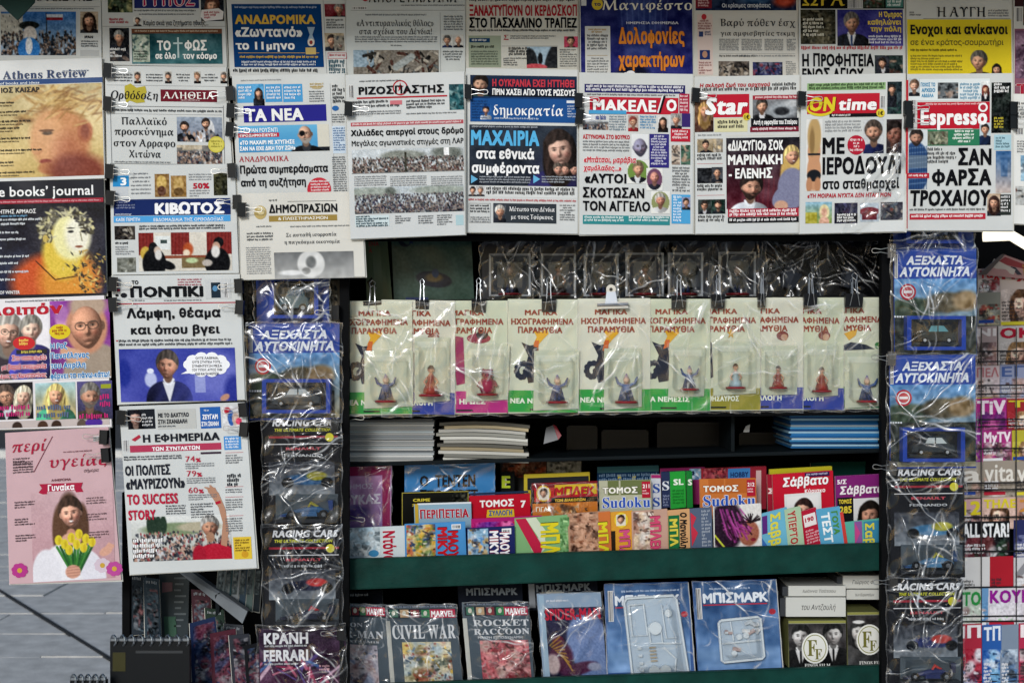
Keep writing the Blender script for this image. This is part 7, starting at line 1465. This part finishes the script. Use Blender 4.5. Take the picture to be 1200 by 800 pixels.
# ================================================================ hanging car packs
def toy_car(root, x0, y0, x1, y1, d, body, roof, name='toy_car'):
    """small model car seen from its side"""
    b = Buf(); w_ = (x1 - x0); h = (y1 - y0)
    prof = [(0, .1), (0, .45), (.06, .52), (.22, .56), (.34, .94), (.42, 1), (.68, 1), (.78, .9), (.88, .58), (1, .5), (1, .1)]
    n = len(prof); V = []
    for yy, sh in ((0, 0), (.004, 1), (.022, 1), (.026, 0)):
        for u, v in prof:
            cx, cy = .5, .5
            k = 1 if sh else .94
            P_ = W(x0 + w_ * (cx + (u - cx) * k), y1 - h * (cy + (v - cy) * k), d); V.append((P_.x, d + yy, P_.z))
    F_ = [tuple(range(n)), tuple(3 * n + i for i in reversed(range(n)))] + [(j * n + i, (j + 1) * n + i, (j + 1) * n + (i + 1) % n, j * n + (i + 1) % n) for j in range(3) for i in range(n)]
    b.add(V, F_, lin(body)); ob = b.build(name, M['colour'], root, root.location)
    b = Buf()
    for us in (((.30, .60), (.37, .92), (.52, .92), (.52, .60)), ((.55, .60), (.55, .92), (.68, .92), (.80, .60))):
        b.add([W(x0 + w_ * u, y1 - h * v, d - .0006) for u, v in us], [(0, 3, 2, 1)][:1], lin(roof))
    wn = b.build('car_window', M['gloss'], ob, root.location)
    wh = None
    for u in (.2, .8):
        b = Buf(); c = W(x0 + w_ * u, y1 - h * .12, d - .001); b.cyl_y(c, h * .17 * S, .006, 12, lin('0e0e10')); b.cyl_y(c + Vector((0, -.0034, 0)), h * .09 * S, .001, 10, lin('a8acb0'))
        b.build('wheel', M['colour'], ob, root.location)
    return ob
def racer(root, x0, y0, x1, y1, d, cols):
    """open wheel racing model seen from its side"""
    b = Buf(); w_ = x1 - x0; h = y1 - y0
    P_ = lambda u, v, dd=0: W(x0 + w_ * u, y1 - h * v, d + dd)
    b.tube([P_(0, .2), P_(.15, .28), P_(.35, .42), P_(.5, .48), P_(.7, .5), P_(.92, .34)], [.001, .003, .006, .008, .009, .004], 8, lin(cols[0]))
    b.tube([P_(.52, .55), P_(.58, .82), P_(.72, .62)], [.003, .005, .003], 6, lin(cols[1])); b.hexa([P_(.9, .95, -.008), P_(1, .95, -.008), P_(1, .45, -.008), P_(.93, .45, -.008)], .016, lin(cols[2])); b.hexa([P_(-.02, .2, -.01), P_(.1, .2, -.01), P_(.1, .12, -.01), P_(-.02, .12, -.01)], .02, lin(cols[2])); b.hexa([P_(.4, .35, -.009), P_(.68, .4, -.009), P_(.7, .15, -.009), P_(.4, .15, -.009)], .018, lin(cols[0]))
    ob = b.build('racing_car', M['colour'], root, root.location)
    for u, rr in ((.2, .2), (.82, .24)):
        b = Buf(); b.cyl_y(P_(u, .24, -.012), h * rr * S, .01, 14, lin('0c0c0e')); b.cyl_y(P_(u, .24, -.0175), h * rr * .45 * S, .001, 10, lin('7a7e84')); b.build('wheel', M['colour'], ob, root.location)
    return ob
def case(root, x0, y0, x1, y1, d, frame):
    b = Buf(); o = root.location
    for q in ((x0 - 6, y0 - 5, x1 + 6, y0 - 1), (x0 - 6, y1 + 1, x1 + 6, y1 + 5), (x0 - 6, y0 - 1, x0 - 1, y1 + 1), (x1 + 1, y0 - 1, x1 + 6, y1 + 1)): px_box(b, *q, d - .03, .03, lin(frame))
    b.build('case_frame', M['colour'], root, o)
    b = Buf(); px_box(b, x0 - 1, y0 - 1, x1 + 1, y1 + 1, d - .002, .002, lin('15181d')); px_box(b, x0 + 2, y1 - 4, x1 - 2, y1 - 1, d - .026, .02, lin('2a2e33')); b.build('case_base', M['colour'], root, o)
    tray(root, [(x0 - 1, y0 - 1), (x1 + 1, y0 - 1), (x1 + 1, y1 + 1), (x0 - 1, y1 + 1)], d - .03, .004, name='case_window')
GH, GR = 'blue classic car packs', 'black racing car packs'
def classic(lab, x0, x1, y0, y1, d, car, seed, head=True, grey=0):
    p = Page('toy_pack', lab, 'toy pack', [(x0, y0), (x1, y0 - 1), (x1 + 1, y1), (x0 + 1, y1 + 1)], d, '1f3a86', 'gloss', GH, curve=.001, nsheets=0)
    cy0 = y1 - 42 if head else y0 + 8; cy1 = y1 - 12
    if head:
        p.R(x0 + 1, y0 + 1, x1, y0 + 35, '27469c'); p.T('ΑΞΕΧΑΣΤΑ', x0 + 15, y0 + 8, x1 - 16, y0 + 18, 'dfe5ee', 'k', .22, L=5); p.T('ΑΥΤΟΚΙΝΗΤΑ', x0 + 7, y0 + 21, x1 - 8, y0 + 32, 'dfe5ee', 'k', .22, L=5)
        im = Im(x1 - x0 - 1, y1 - y0 - 36, '8fb0cc').grad('5f93c8', '8a8468'); im.ell(20, 34, 30, 12, '3c4a3a', .3).ell(62, 28, 26, 12, '57503f', .3).ell(84, 26, 16, 12, '8a7454', .4).rect(0, 44, 100, 90, '2a302c').noise(.14, 4); p.P(x0 + 1, y0 + 35, x1, y1 - 1, im)
        p.E(x0 + 17, y0 + 50, 9.6, 9.6, 'b02a3a', 3); p.E(x0 + 17, y0 + 50, 7.4, 7.4, 'dfe0e4', 3.4); p.E(x0 + 17, y0 + 50, 6, 6, 'b84450', 3.7); p.R(x0 + 12, y0 + 48.5, x0 + 22, y0 + 51.5, 'e8e4e6', 4.4); p.bars(x0 + 1, y0 + 6, x0 + 5, y0 + 34, 3)
        for k in range(5): p.R(x0 + 1 + k * 3, y0 + 78, x0 + 3 + k * 3, y0 + 80, 'd8dce0', 4)
    p.done(); case(p.root, x0 + 22, cy0, x1 - 18, cy1, d, '22409a'); toy_car(p.root, x0 + 27, cy0 + 5, x1 - 23, cy1 - 4, d - .03, *car)
    film(p.root, [(x0 - 4, y0 - 2), (x1 + 2, y0 - 2), (x1 + 3, y1 + 3), (x0 - 3, y1 + 3)], d - .06, .02, 15, seed=seed, n=50)
def racing(lab, x0, x1, y0, y1, d, cols, seed):
    p = Page('toy_pack', lab, 'toy pack', [(x0, y0), (x1, y0 - 1), (x1 + 1, y1), (x0 + 1, y1 + 1)], d, '17181d', 'gloss', GR, curve=.001, nsheets=0)
    p.T('RACING CARS', x0 + 10, y0 + 4, x1 - 4, y0 + 12, 'e0e2e6', 'k', .2, L=5); p.T('THE ULTIMATE COLLECTION', x0 + 12, y0 + 15, x1 - 10, y0 + 18.5, 'c8c83a', 'k', .2, L=5); p.R(x0 + 6, y0 + 24, x1 - 2, y0 + 26.5, '9c2838', 2); p.R(x0 + 6, y0 + 33, x1 - 2, y0 + 34, 'd8d8dc', 2); p.E(x1 - 12, y0 + 25, 5, 5, 'd4cc38', 3); p.T('RENAULT', x0 + 26, y0 + 37, x1 - 22, y0 + 40, 'c0505c', 'k', L=5); p.T('FERNANDO', x0 + 24, y0 + 45, x1 - 20, y0 + 48, 'c4c8cc', 'b', L=5) if seed % 2 else p.F(x0 + 24, y0 + 45, x1 - 20, y0 + 48, 'c4c8cc', 4, 2.2, L=5)
    hh = y1 - y0; im = Im(x1 - x0 - 12, hh * .3, '4a5058').grad('33363e', '7a828a'); im.ell(46, hh * .16, 26, hh * .05, cols[0], .3).ell(56, hh * .13, 12, hh * .04, cols[1], .3); [im.ell(x, hh * .19, 7, 6, '101114', .2) for x in (22, 68)]; im.noise(.1, 3); p.P(x0 + 6, y0 + hh * .42, x1 - 6, y0 + hh * .72, im); p.done()
    cy0, cy1 = y1 - hh * .29, y1 - 4
    b = Buf(); px_box(b, x0 + 16, cy0, x1 - 1, cy1, d - .032, .03, lin('2c3238')) if 0 else px_box(b, x0 + 14, cy0, x1 - 2, cy1, d - .004, .003, lin('4a545c')); px_box(b, x0 + 14, cy1 - 4, x1 - 2, cy1, d - .034, .03, lin('22262c')); b.build('case_base', M['colour'], p.root, p.org)
    racer(p.root, x0 + 20, cy0 + 6, x1 - 8, cy1 - 4, d - .024, cols); tray(p.root, [(x0 + 13, cy0), (x1 - 1, cy0), (x1 - 1, cy1), (x0 + 13, cy1)], d - .005, .036, name='case_window')
    film(p.root, [(x0 - 3, y0 - 3), (x1 + 3, y0 - 3), (x1 + 3, y1 + 2), (x0 - 2, y1 + 2)], d - .065, .026, 18, seed=seed, n=54)
classic('blue car pack under the cream newspaper, only its case showing', 300, 385, 322, 380, .035, ('4c6670', '2a4a60'), 101, False)
classic('blue classic car pack holding a white topped dark car', 291, 399, 379, 491, .02, ('3a4044', 'b8c0c4'), 102)
racing('black racing pack with yellow and blue car under the classic car pack', 309, 398, 487, 616, .035, ('2c5884', '9a9430', '22386a'), 103)
racing('black racing pack with red nosed car above the crimson comic', 309, 399, 617, 736, .028, ('1c2036', 'b83434', '2a2c3c'), 104)
p = Page('comic_book', 'wrapped crimson and violet comic hanging lowest with white capitals', 'comic', [(303, 736), (404, 734), (406, 860), (305, 862)], .02, '2a1a2c', 'gloss', curve=.0012)
im = Im(101, 124, '3a2038').grad('2a1a30', '5a2444'); im.noise(.12, 10)
for _ in range(60): x, y = nrg.uniform(0, 101), nrg.uniform(30, 124); a = nrg.uniform(0, 3.1); im.line(x, y, x + math.cos(a) * 24, y + math.sin(a) * 24, nrg.uniform(.6, 2), ('a82c54', '5a4a8c', '1a1624', 'c86a80', '3a68a0', 'd8b8c8')[nrg.integers(6)], .8)
im.noise(.08, 1.5); p.P(304, 737, 405, 860, im); p.T('ΚΡΑΝΗ', 309, 741, 361, 754, 'dfe0e4', 'k', L=5); p.F(310, 756, 360, 758, 'c8ccd0', 3, 1.8, L=5); p.T('FERRARI', 309, 761, 361, 774, 'dfe0e4', 'k', L=5); p.F(310, 777, 350, 779, 'c8ccd0', 3, 1.8, L=5); p.F(374, 779, 392, 786, 'd8a8b0', 4, 2, L=5); p.done(); film(p.root, [(300, 732), (406, 730), (408, 862), (302, 862)], -.005, .022, 12, seed=105, n=50)
classic('blue car pack mostly behind the newspapers with a black car case', 1046, 1140, 240, 292, .05, ('3a4044', '8aa4a8'), 106, False)
classic('blue classic car pack with teal windowed car, upper of two by the rack', 1047, 1144, 292, 417, .035, ('23292c', '5c98a4'), 107)
classic('blue classic car pack with white roofed jeep, lower of two by the rack', 1042, 1143, 416, 548, .025, ('30363a', 'c0c8c8'), 108)
racing('black racing pack with pale blue car, upper of two beside the far rack', 1042, 1130, 545, 676, .04, ('4a7ca4', 'a8a43a', '2c4870'), 109)
racing('black racing pack with navy and red car, lower of two beside the far rack', 1041, 1128, 679, 806, .034, ('232c5c', 'b8403a', '2a2c44'), 110)
# dim cards tucked between the hanging packs and the posts
for k, (x0, y0, x1, y1, d, lab) in enumerate(((286, 330, 296, 490, .06, 'mottled brown card strip beside the blue car packs'), (383, 328, 400, 470, .06, 'mottled grey card strip by the first story pack'), (1040, 296, 1048, 540, .06, 'mottled card strip between side post and blue car packs'))):
    p = Page('card', lab, 'card', [(x0, y0), (x1, y0), (x1, y1), (x0, y1)], d, '4a453c', 'gloss', nsheets=0); p.mess(x0, y0, x1, y1, '4a453c', ('2a2824', '7a6e5c', '8a8a80', '1a1c1e', '23303a'), 120, size=(.01, .03)); p.done()

# ================================================================ binder clips on the sheets' edges
for x, y, dr, d, rot, lab in [
    (127, 83, 1, -.034, 3, 'topmost clip between sepia magazine and religious newspaper'), (127, 122, 1, -.034, 4, 'beside the maroon title block of the religious newspaper'), (129, 201, 1, -.045, 3, 'beside the small light blue number square'),
    (130, 232, 1, -.045, 5, 'beside the navy title block of the clerics newspaper'), (133, 333, 1, -.055, 4, 'upper one beside the crimson dot mouse emblem'), (133, 357, 1, -.055, -5, 'lower one beside the thin crimson rule'), (143, 489, 1, -.068, 5, 'at the upper corner of the raised arm newspaper, gossip magazine side'),
    (270, 110, -1, -.042, -4, 'upper one between maroon title and indigo masthead papers'), (271, 130, 1, -.042, 3, 'beside the indigo masthead block'), (270, 152, 1, -.042, 5, 'beside the sky blue strip with the eye patch man'), (272, 200, -1, -.045, -4, 'beside the dark olive picture'),
    (278, 237, -1, -.045, 0, 'at the end of the navy title block'), (284, 246, 1, -.058, 0, 'gripping the cream newspaper by its gold disc'), (280, 335, -1, -.055, -4, 'upper one beside the barcode of the speech bubble newspaper'), (281, 360, -1, -.055, 4, 'lower one beside the barcode of the speech bubble newspaper'),
    (285, 480, -1, -.068, -5, 'upper one by the small blue panel of the raised arm newspaper'), (286, 503, -1, -.068, 5, 'lower one by the small blue panel of the raised arm newspaper'), (122, 512, -1, -.068, 3, 'upper one on the pink health magazine'), (124, 533, -1, -.068, -4, 'lower one on the pink health magazine'),
    (409, 128, 1, -.075, 2, 'beside the red ringed emblem title'), (404, 373, 1, .06, 4, 'gripping the first story pack edge'), (548, 108, 1, -.052, 2, 'on the portrait corner of the slate newspaper'), (678, 118, 1, -.055, 0, 'upper one beside the red knife masthead'), (679, 137, 1, -.055, 6, 'lower one beside the red knife masthead'),
    (815, 112, 1, -.052, 3, 'beside the white handwritten style star title'), (939, 116, 1, -.06, 2, 'beside the yellow and red masthead'), (1064, 127, 1, -.055, 0, 'upper one beside the barcode of the tall red masthead'), (1065, 142, 1, -.055, 4, 'lower one beside the barcode of the tall red masthead'),
    (1187, 128, 1, -.045, 0, 'upper one on the pale page by the frame'), (1187, 143, 1, -.045, 0, 'lower one on the pale page by the frame'), (404, 489, 1, .06, 0, 'at the rail end over the white magazine pile'), (405, 606, 1, .09, 6, 'beside the mauve book on the shelf end'),
    (1044, 294, -1, .0, 0, 'by the upper blue classic car pack'), (1044, 420, -1, .0, 4, 'by the lower blue classic car pack'), (1045, 548, -1, .0, 5, 'by the upper racing pack near the far rack'), (1046, 681, -1, .0, 0, 'by the lower racing pack near the far rack'), (393, 498, -1, .0, 4, 'on the racing pack below the classic car pack'), (393, 366, -1, .0, 0, 'between the blue car packs and the first story pack'), (400, 741, -1, -.02, 0, 'on the crimson and violet hanging comic')]:
    clip(x, y, d, dr, 'black binder clip ' + lab, rot)

# ================================================================ below the papers: the kiosk's low side
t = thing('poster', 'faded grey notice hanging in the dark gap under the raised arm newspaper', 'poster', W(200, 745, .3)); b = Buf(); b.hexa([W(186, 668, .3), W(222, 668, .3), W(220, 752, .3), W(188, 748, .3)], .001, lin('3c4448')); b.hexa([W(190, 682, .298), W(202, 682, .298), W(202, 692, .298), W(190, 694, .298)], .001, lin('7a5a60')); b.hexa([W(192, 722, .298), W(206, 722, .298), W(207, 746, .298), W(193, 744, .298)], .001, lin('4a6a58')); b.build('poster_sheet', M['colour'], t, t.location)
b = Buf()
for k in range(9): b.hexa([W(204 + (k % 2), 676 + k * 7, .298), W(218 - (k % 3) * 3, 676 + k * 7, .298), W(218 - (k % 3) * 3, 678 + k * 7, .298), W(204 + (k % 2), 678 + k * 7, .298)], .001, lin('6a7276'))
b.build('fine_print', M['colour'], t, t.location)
t = thing('display_ledge', 'slanting grey wooden ledge under the newspapers', 'ledge', W(282, 750, .2)); b = Buf(); b.hexa([W(207, 668, .24), W(222, 668, .24), W(290, 716, .12), W(284, 730, .12)], .03); b.build('plank', M['wood'], t, t.location)
b = Buf(); b.hexa([W(252, 697, .17), W(257, 694, .17), W(257, 718, .17), W(253, 722, .17)], .02); b.build('divider', M['shelf'], t, t.location)
for k in range(6):
    x = 252 + k * 8.5
    p = Page('magazine', ['thin grey magazine first in the leaning row over the ledge', 'teal edged magazine second in the leaning row over the ledge', 'pale magazine third in the leaning row over the ledge', 'slate magazine fourth in the leaning row over the ledge', 'grey green magazine fifth in the leaning row', 'dark magazine last in the leaning row near the racing packs'][k], 'magazine', [(x + 4, 664), (x + 13, 664), (x + 9, 712 + k), (x, 700 + k * 3)], .2 + k * .004, ('6a7478', '2f4a50', '8a9094', '3a4a58', '5a6a68', '23292e')[k], 'gloss', 'magazines leaning over the grey ledge', curve=0, nsheets=1); p.mess(x + 5, 668, x + 11, 696, '4a5458', ('6a787c', '2a3236', '8a9296'), 12); p.done()
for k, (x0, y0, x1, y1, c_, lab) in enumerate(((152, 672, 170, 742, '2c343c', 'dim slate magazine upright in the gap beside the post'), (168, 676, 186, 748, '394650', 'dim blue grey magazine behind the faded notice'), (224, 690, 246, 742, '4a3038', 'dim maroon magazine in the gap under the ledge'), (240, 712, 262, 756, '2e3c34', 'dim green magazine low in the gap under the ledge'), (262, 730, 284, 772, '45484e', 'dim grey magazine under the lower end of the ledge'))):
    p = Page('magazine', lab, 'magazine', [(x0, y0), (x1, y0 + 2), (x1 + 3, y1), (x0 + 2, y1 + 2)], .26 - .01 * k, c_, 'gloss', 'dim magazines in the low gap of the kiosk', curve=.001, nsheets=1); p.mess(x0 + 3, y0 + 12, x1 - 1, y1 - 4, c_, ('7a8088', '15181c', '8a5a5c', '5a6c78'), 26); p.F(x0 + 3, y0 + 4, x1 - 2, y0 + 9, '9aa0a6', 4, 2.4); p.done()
# leaning dark magazines and spiral notebooks at the foot
for k, (q, c_, lab) in enumerate((([(222, 730), (252, 722), (262, 812), (226, 818)], '1f2c4c', 'navy magazine with red edge leaning at the foot of the stand'), ([(246, 742), (276, 736), (282, 818), (250, 822)], '4c2430', 'crimson toned magazine leaning beside the navy one'), ([(268, 744), (292, 742), (300, 818), (274, 822)], '31343c', 'charcoal magazine leaning beside the crimson toned one'), ([(286, 756), (306, 752), (310, 820), (290, 824)], '16181c', 'black magazine leaning next to the hanging comic'))):
    p = Page('magazine', lab, 'magazine', q, .12 - k * .006, c_, 'gloss', 'magazines leaning at the foot of the stand', curve=.001, nsheets=1); x0, y0 = q[0]; x1 = q[1][0]
    p.mess(x0 + 4, y0 + 4, x1 - 1, y0 + 72, c_, ('5a2c3c', '2c3c5c', '8a8a90', '14161c', '6a3844'), 46, size=(.2, .3)); p.done()
def notebook(lab, x0, x1, y0, y1, d, n):
    t = thing('spiral_notebook', lab, 'notebook', W((x0 + x1) / 2, y1, d)); o = t.location
    b = Buf(); px_box(b, x0, y0 + 7, x1, y1, d, .02, lin('191b1d')); b.build('cover', M['colour'], t, o)
    b = Buf(); px_box(b, x0 + 1, y0 + 4, x1 - 1, y0 + 8, d + .004, .016, lin('7a7f84')); b.build('pages', M['colour'], t, o)
    b = Buf()
    for k in range(n):
        x = x0 + 4 + (x1 - x0 - 8) * k / (n - 1); c = [W(x + 3 * math.sin(a), y0 + 6 - 7 * math.cos(a) * .9, d + .004 - .012 * math.sin(a)) for a in np.linspace(-1.6, 3.4, 9)]
        b.tube(c, .0026, 5, lin('c8ccd0'))
    b.build('spiral_wire', M['steel'], t, o)
    b = Buf(); px_box(b, x0 + 3, y0 + 20, x0 + 18, y0 + 42, d - .001, .001, lin('3c3a22')); px_box(b, x0 + 30, y0 + 18, x1 - 8, y0 + 21, d - .001, .001, lin('3a3c3e')); b.build('label', M['colour'], t, o)
notebook('black spiral notebook standing on top at the low corner of the kiosk', 129, 222, 744, 812, .0, 9)
notebook('black spiral notebook lower down at the paving edge', 82, 124, 790, 830, -.05, 5)
t = thing('crate', 'dark crate carrying the spiral notebooks at the kiosk foot', 'crate', (W(170, 812, .0).x, .1, 0)); b = Buf(); a, c = W(122, 812, 0), W(232, 812, 0); b.box((a.x, .005, 0), (c.x, .3, a.z - .002), lin('1a1c1e')); b.build('crate_body', M['colour'], t, t.location)
b = Buf(); b.box((a.x - .004, .001, a.z * .5), (c.x + .004, .004, a.z * .5 + .03), lin('2c2e30')); b.build('crate_slat', M['colour'], t, t.location)
t = thing('crate', 'smaller dark crate under the lower spiral notebook', 'crate', (W(100, 830, -.05).x, 0, 0)); b = Buf(); a, c = W(80, 830, -.05), W(126, 830, -.05); b.box((a.x, -.05, 0), (c.x, -.002, a.z - .002), lin('1a1c1e')); b.build('crate_body', M['colour'], t, t.location)
kpart('gap_shade_sheet', 'dark', slab(X_(146, .5), X_(395, .5), .50, .52, .0, Z_(560, .3)))  # black sheet added in place of the shade in the open gap
kpart('post', 'dark', slab(X_(143, .1), X_(143, .1) + .02, .1, .12, .0, 1.2))

# ================================================================ the neighbouring magazine rack, deeper in
RD = 1.15
rk = thing('magazine_rack', 'wire magazine rack standing further back beside the kiosk', 'rack', (W(1210, 500, RD).x, RD, 0))
b = Buf(); a, c = W(1120, 330, RD + .06), W(1330, 860, RD + .06); b.box((a.x, RD + .10, 0), (c.x, RD + .13, a.z), lin('1d2024')); b.build('back_panel', M['dark'], rk, rk.location)
b = Buf()
for y in (412, 424, 452, 462, 492, 500, 526, 566, 574, 606, 646, 688, 722, 728, 790, 798): b.tube([W(1120, y, RD - .05), W(1300, y - 2, RD - .05)], .0028, 5)
for x in range(1150, 1300, 41): b.tube([W(x, 384, RD - .048), W(x, 800, RD - .048)], .0022, 5)
b.build('wire_grid', M['black'], rk, rk.location)
GK = 'magazines in the far wire rack'
def far(lab, x0, y0, x1, y1, col, title=None, tc='f0f0f0', ty=None, th=None, faces=0, d=RD, st='k', pal=None, n=24):
    y0 -= 3; y1 += 6; x1 += 1.5; d -= (y0 - 300) * .00012
    p = Page('magazine', lab, 'magazine', [(x0, y0), (x1, y0 - 1), (x1, y1), (x0, y1)], d, col, 'gloss', GK, nsheets=0, curve=.001)
    if n: p.mess(x0 + 1, y0 + (y1 - y0) * .35, x1 - 1, y1 - 1, col, pal or ('c8a090', '3a3034', 'd8d0d0', '8a6a6c'), n, size=(.2, .3))
    for k in range(faces if faces == 1 and x1 - x0 > 30 else 0): w_ = (x1 - x0) / faces; p.H(x0 + 1 + k * w_, y0 + (y1 - y0) * .35, x0 + (k + 1) * w_ - 1, y1 - 1, bg=col, r=w_ * .3, skin='e6c2ae', hair=('5a3c28', '8a6a48', '3a2a24')[len(lab) % 3], longh=.4, L=2)
    p.R(x0 + 1, y1 - 7, x0 + (x1 - x0) * .7, y1 - 3, ('d8cc3a', 'b02438', '2a4a9a', 'e4e4e8')[len(lab) % 4], 3); p.F(x0 + 2, y0 + (y1 - y0) * .55, x0 + (x1 - x0) * .5, y1 - 9, 'e8e8ec' if len(lab) % 2 else '2a2c34', 4, 2.2, L=5, bold=1)
    if title: p.T(title, x0 + 2, y0 + 2, x1 - 1, y0 + 2 + (th or 10), tc, st, L=5)
    p.done()
far('crimson titled magazine under the pointed magazine on top of the rack', 1146, 318, 1171, 345, 'b8a8a8', 'Ταχ', 'a8202c', th=9, pal=('8a2c34', 'd8d0c8', '4a4a4c'))
far('grey road magazine at the rack top', 1146, 346, 1171, 376, '8a8a80', None, pal=('d8c8a0', '4a4a44', 'b8b8b0', 'a8322c'))
far('magazine with a dark haired woman on the top row of the rack', 1172, 318, 1224, 378, 'c8b8b0', 'Ηχώ', 'a8202c', th=10, faces=1)
far('pinkish magazine in the second row of the rack', 1143, 386, 1167, 430, 'b8a4a4', 'ΝΙ', 'f0e8e8', th=9, faces=1)
far('white magazine with red two letter title in the second row', 1170, 385, 1216, 430, 'ccc6c4', 'ΟΚ!', 'b01c38', th=12, faces=1)
far('pale pink magazine with thin pink title in the third row', 1143, 432, 1170, 467, 'd0c0c4', 'ΠΕΛ', 'b8747c', th=11, st='b', n=10)
far('lilac magazine with blue title in the third row', 1172, 430, 1224, 467, '9ca4c4', 'ΕΓΩ', '4a64a0', th=12, st='b', n=10)
far('magenta television guide in the fourth row', 1143, 470, 1178, 505, 'b02c88', 'TiV', 'f4e4f0', th=16, faces=3, pal=('d870b0', '5a2a6c'))
far('red and yellow television guide in the fourth row', 1180, 470, 1224, 504, 'a02c34', 'TV', 'd8cc3a', th=8, faces=1)
far('purple television guide in the fifth row', 1128, 508, 1150, 535, '8a2a8c', 'T', 'f0d8f0', th=12, faces=1)
far('magenta television guide with pale letters in the fifth row', 1151, 507, 1184, 538, 'a8307c', 'MyTV', 'f4e4f0', th=12, faces=3)
far('yellow television guide at the frame edge in the fifth row', 1186, 507, 1222, 536, 'b8b03c', None, faces=1)
far('beige magazine cut by the racing pack in the sixth row', 1124, 545, 1150, 577, '9a9084', 'a', 'dfdbd4', th=22, st='b', n=6)
far('beige magazine with large white four letter title', 1152, 543, 1188, 577, '9c9286', 'vita', 'e4e0d8', th=22, st='b', n=6)
far('second beige magazine with white title at the frame edge', 1190, 543, 1226, 577, '9c9286', 'vita', 'e4e0d8', th=22, st='b', n=6)
far('yellow and rose magazine in the seventh row', 1126, 588, 1149, 613, 'c8a0a4', '12', 'd8c82e', th=16, st='k')
far('yellow titled rose magazine beside the black one', 1151, 586, 1190, 613, 'd0b0a4', 'ΤΗΛΕ', 'd8c82e', th=10, faces=1)
far('rose magazine at the frame edge in the seventh row', 1192, 586, 1224, 613, 'c09484', 'Ζ', 'c88a3c', th=14)
far('black sports magazine with huge white title', 1126, 614, 1182, 654, '15161a', 'ALL STAR!', 'eceef0', th=16, pal=('5a2430', 'c8c8cc', '2a4a34', '7a3038'))
far('navy magazine edge beside the black sports magazine', 1188, 612, 1224, 654, '2a2f5c', None, pal=('4a5080', '8a90b0'))
far('plain white leaflet magazine under the sports magazine', 1126, 656, 1159, 696, 'd0d0d0', None, n=0)
far('white and red magazine with a man in blue on its cover', 1160, 655, 1186, 693, 'a8202e', None, faces=1, n=0)
far('white magazine at the frame edge under the navy one', 1188, 656, 1224, 693, 'c8c8cc', 'Α', '8a8a90', th=18, n=4)
far('green titled white magazine low in the rack', 1126, 694, 1149, 731, 'bcc8bc', 'ΤΟ', '2a8c44', th=16, n=4)
far('thin blue magazine between green and purple titled ones', 1149, 692, 1157, 730, '6a98c4', None, n=4)
far('white crossword magazine with purple capitals', 1158, 692, 1200, 729, 'd4d0d8', 'ΚΟΥΙ', '8c1c8c', th=15, n=4, pal=('8ac08a', 'd8d8e0'))
far('crimson titled magazine at the frame edge low in the rack', 1200, 692, 1226, 729, 'c8b8a0', 'ΙΣ', 'b02860', th=10)
far('red and white magazine in the lowest row', 1124, 734, 1149, 808, 'a82c40', 'ΙΠ', 'e8e4e8', th=14, pal=('d8d8e0', '4a2a3c', '7a90c4'))
far('blue magazine in the lowest row of the rack', 1151, 735, 1172, 808, '2a5aa4', 'ΤΠ', 'dfe8f4', th=16, pal=('7ab0d8', '1c3c74', 'd8e4f0'))
far('grey blue magazine with dark shapes in the lowest row', 1172, 735, 1192, 808, '7d8ca0', None, pal=('2a3038', 'b8c8d8', '4a70a0'), n=30)
far('crimson magazine at the frame edge in the lowest row', 1194, 733, 1226, 808, 'b03050', 'ΓΥ', 'f0e4e8', th=14)
p = Page('magazine', 'open magazine bent like a tent on top of the far rack', 'magazine', [(1150, 322), (1176, 298), (1215, 312), (1215, 328)], RD - .02, 'a8807c', 'gloss', nsheets=0); [p.G(g_, c_, 2 + k * .3) for k, (g_, c_) in enumerate((([(1168, 308), (1178, 301), (1204, 311), (1200, 315)], '8a3a3c'), ([(1160, 312), (1165, 303), (1190, 316), (1188, 322)], 'b8aca0'), ([(1184, 312), (1190, 313), (1198, 322), (1192, 322)], '3c3a40'), ([(1198, 310), (1210, 317), (1210, 326), (1200, 322)], 'a8883c')))]; p.done()
b = Buf(); b.hexa([W(1146, 322, RD - .03), W(1174, 298, RD - .05), W(1178, 298, RD - .05), W(1156, 322, RD - .03)], .006, lin('5c5350')); b.build('folded_page', M['gloss'], p.root, p.org)
# lamp over the far rack
t = thing('strip_lamp', 'bright warm strip lamp over the far magazine rack', 'lamp', W(1180, 270, RD)); b = Buf(); b.tube([W(1152, 277, RD + .02), W(1185, 276, RD), W(1215, 294, RD - .03)], .018, 12); b.build('lamp_tube', M['lamp'], t, t.location)
b = Buf(); b.hexa([W(1140, 250, RD + .04), W(1240, 250, RD + .04), W(1240, 262, RD + .04), W(1140, 262, RD + .04)], .05, lin('3a3d40')); b.build('lamp_housing', M['colour'], t, t.location)
b = Buf(); a = W(1118, 270, RD + .5); b.box((a.x, RD + .45, 0), (a.x + 1.6, RD + .5, 2.65), lin('3a3e44')); tag(b.build('partition', M['dark'], None, (a.x + .8, RD + .47, 0)), 'dark upright partition behind the far magazine rack', 'partition')
bpy.data.objects.remove(_fo)
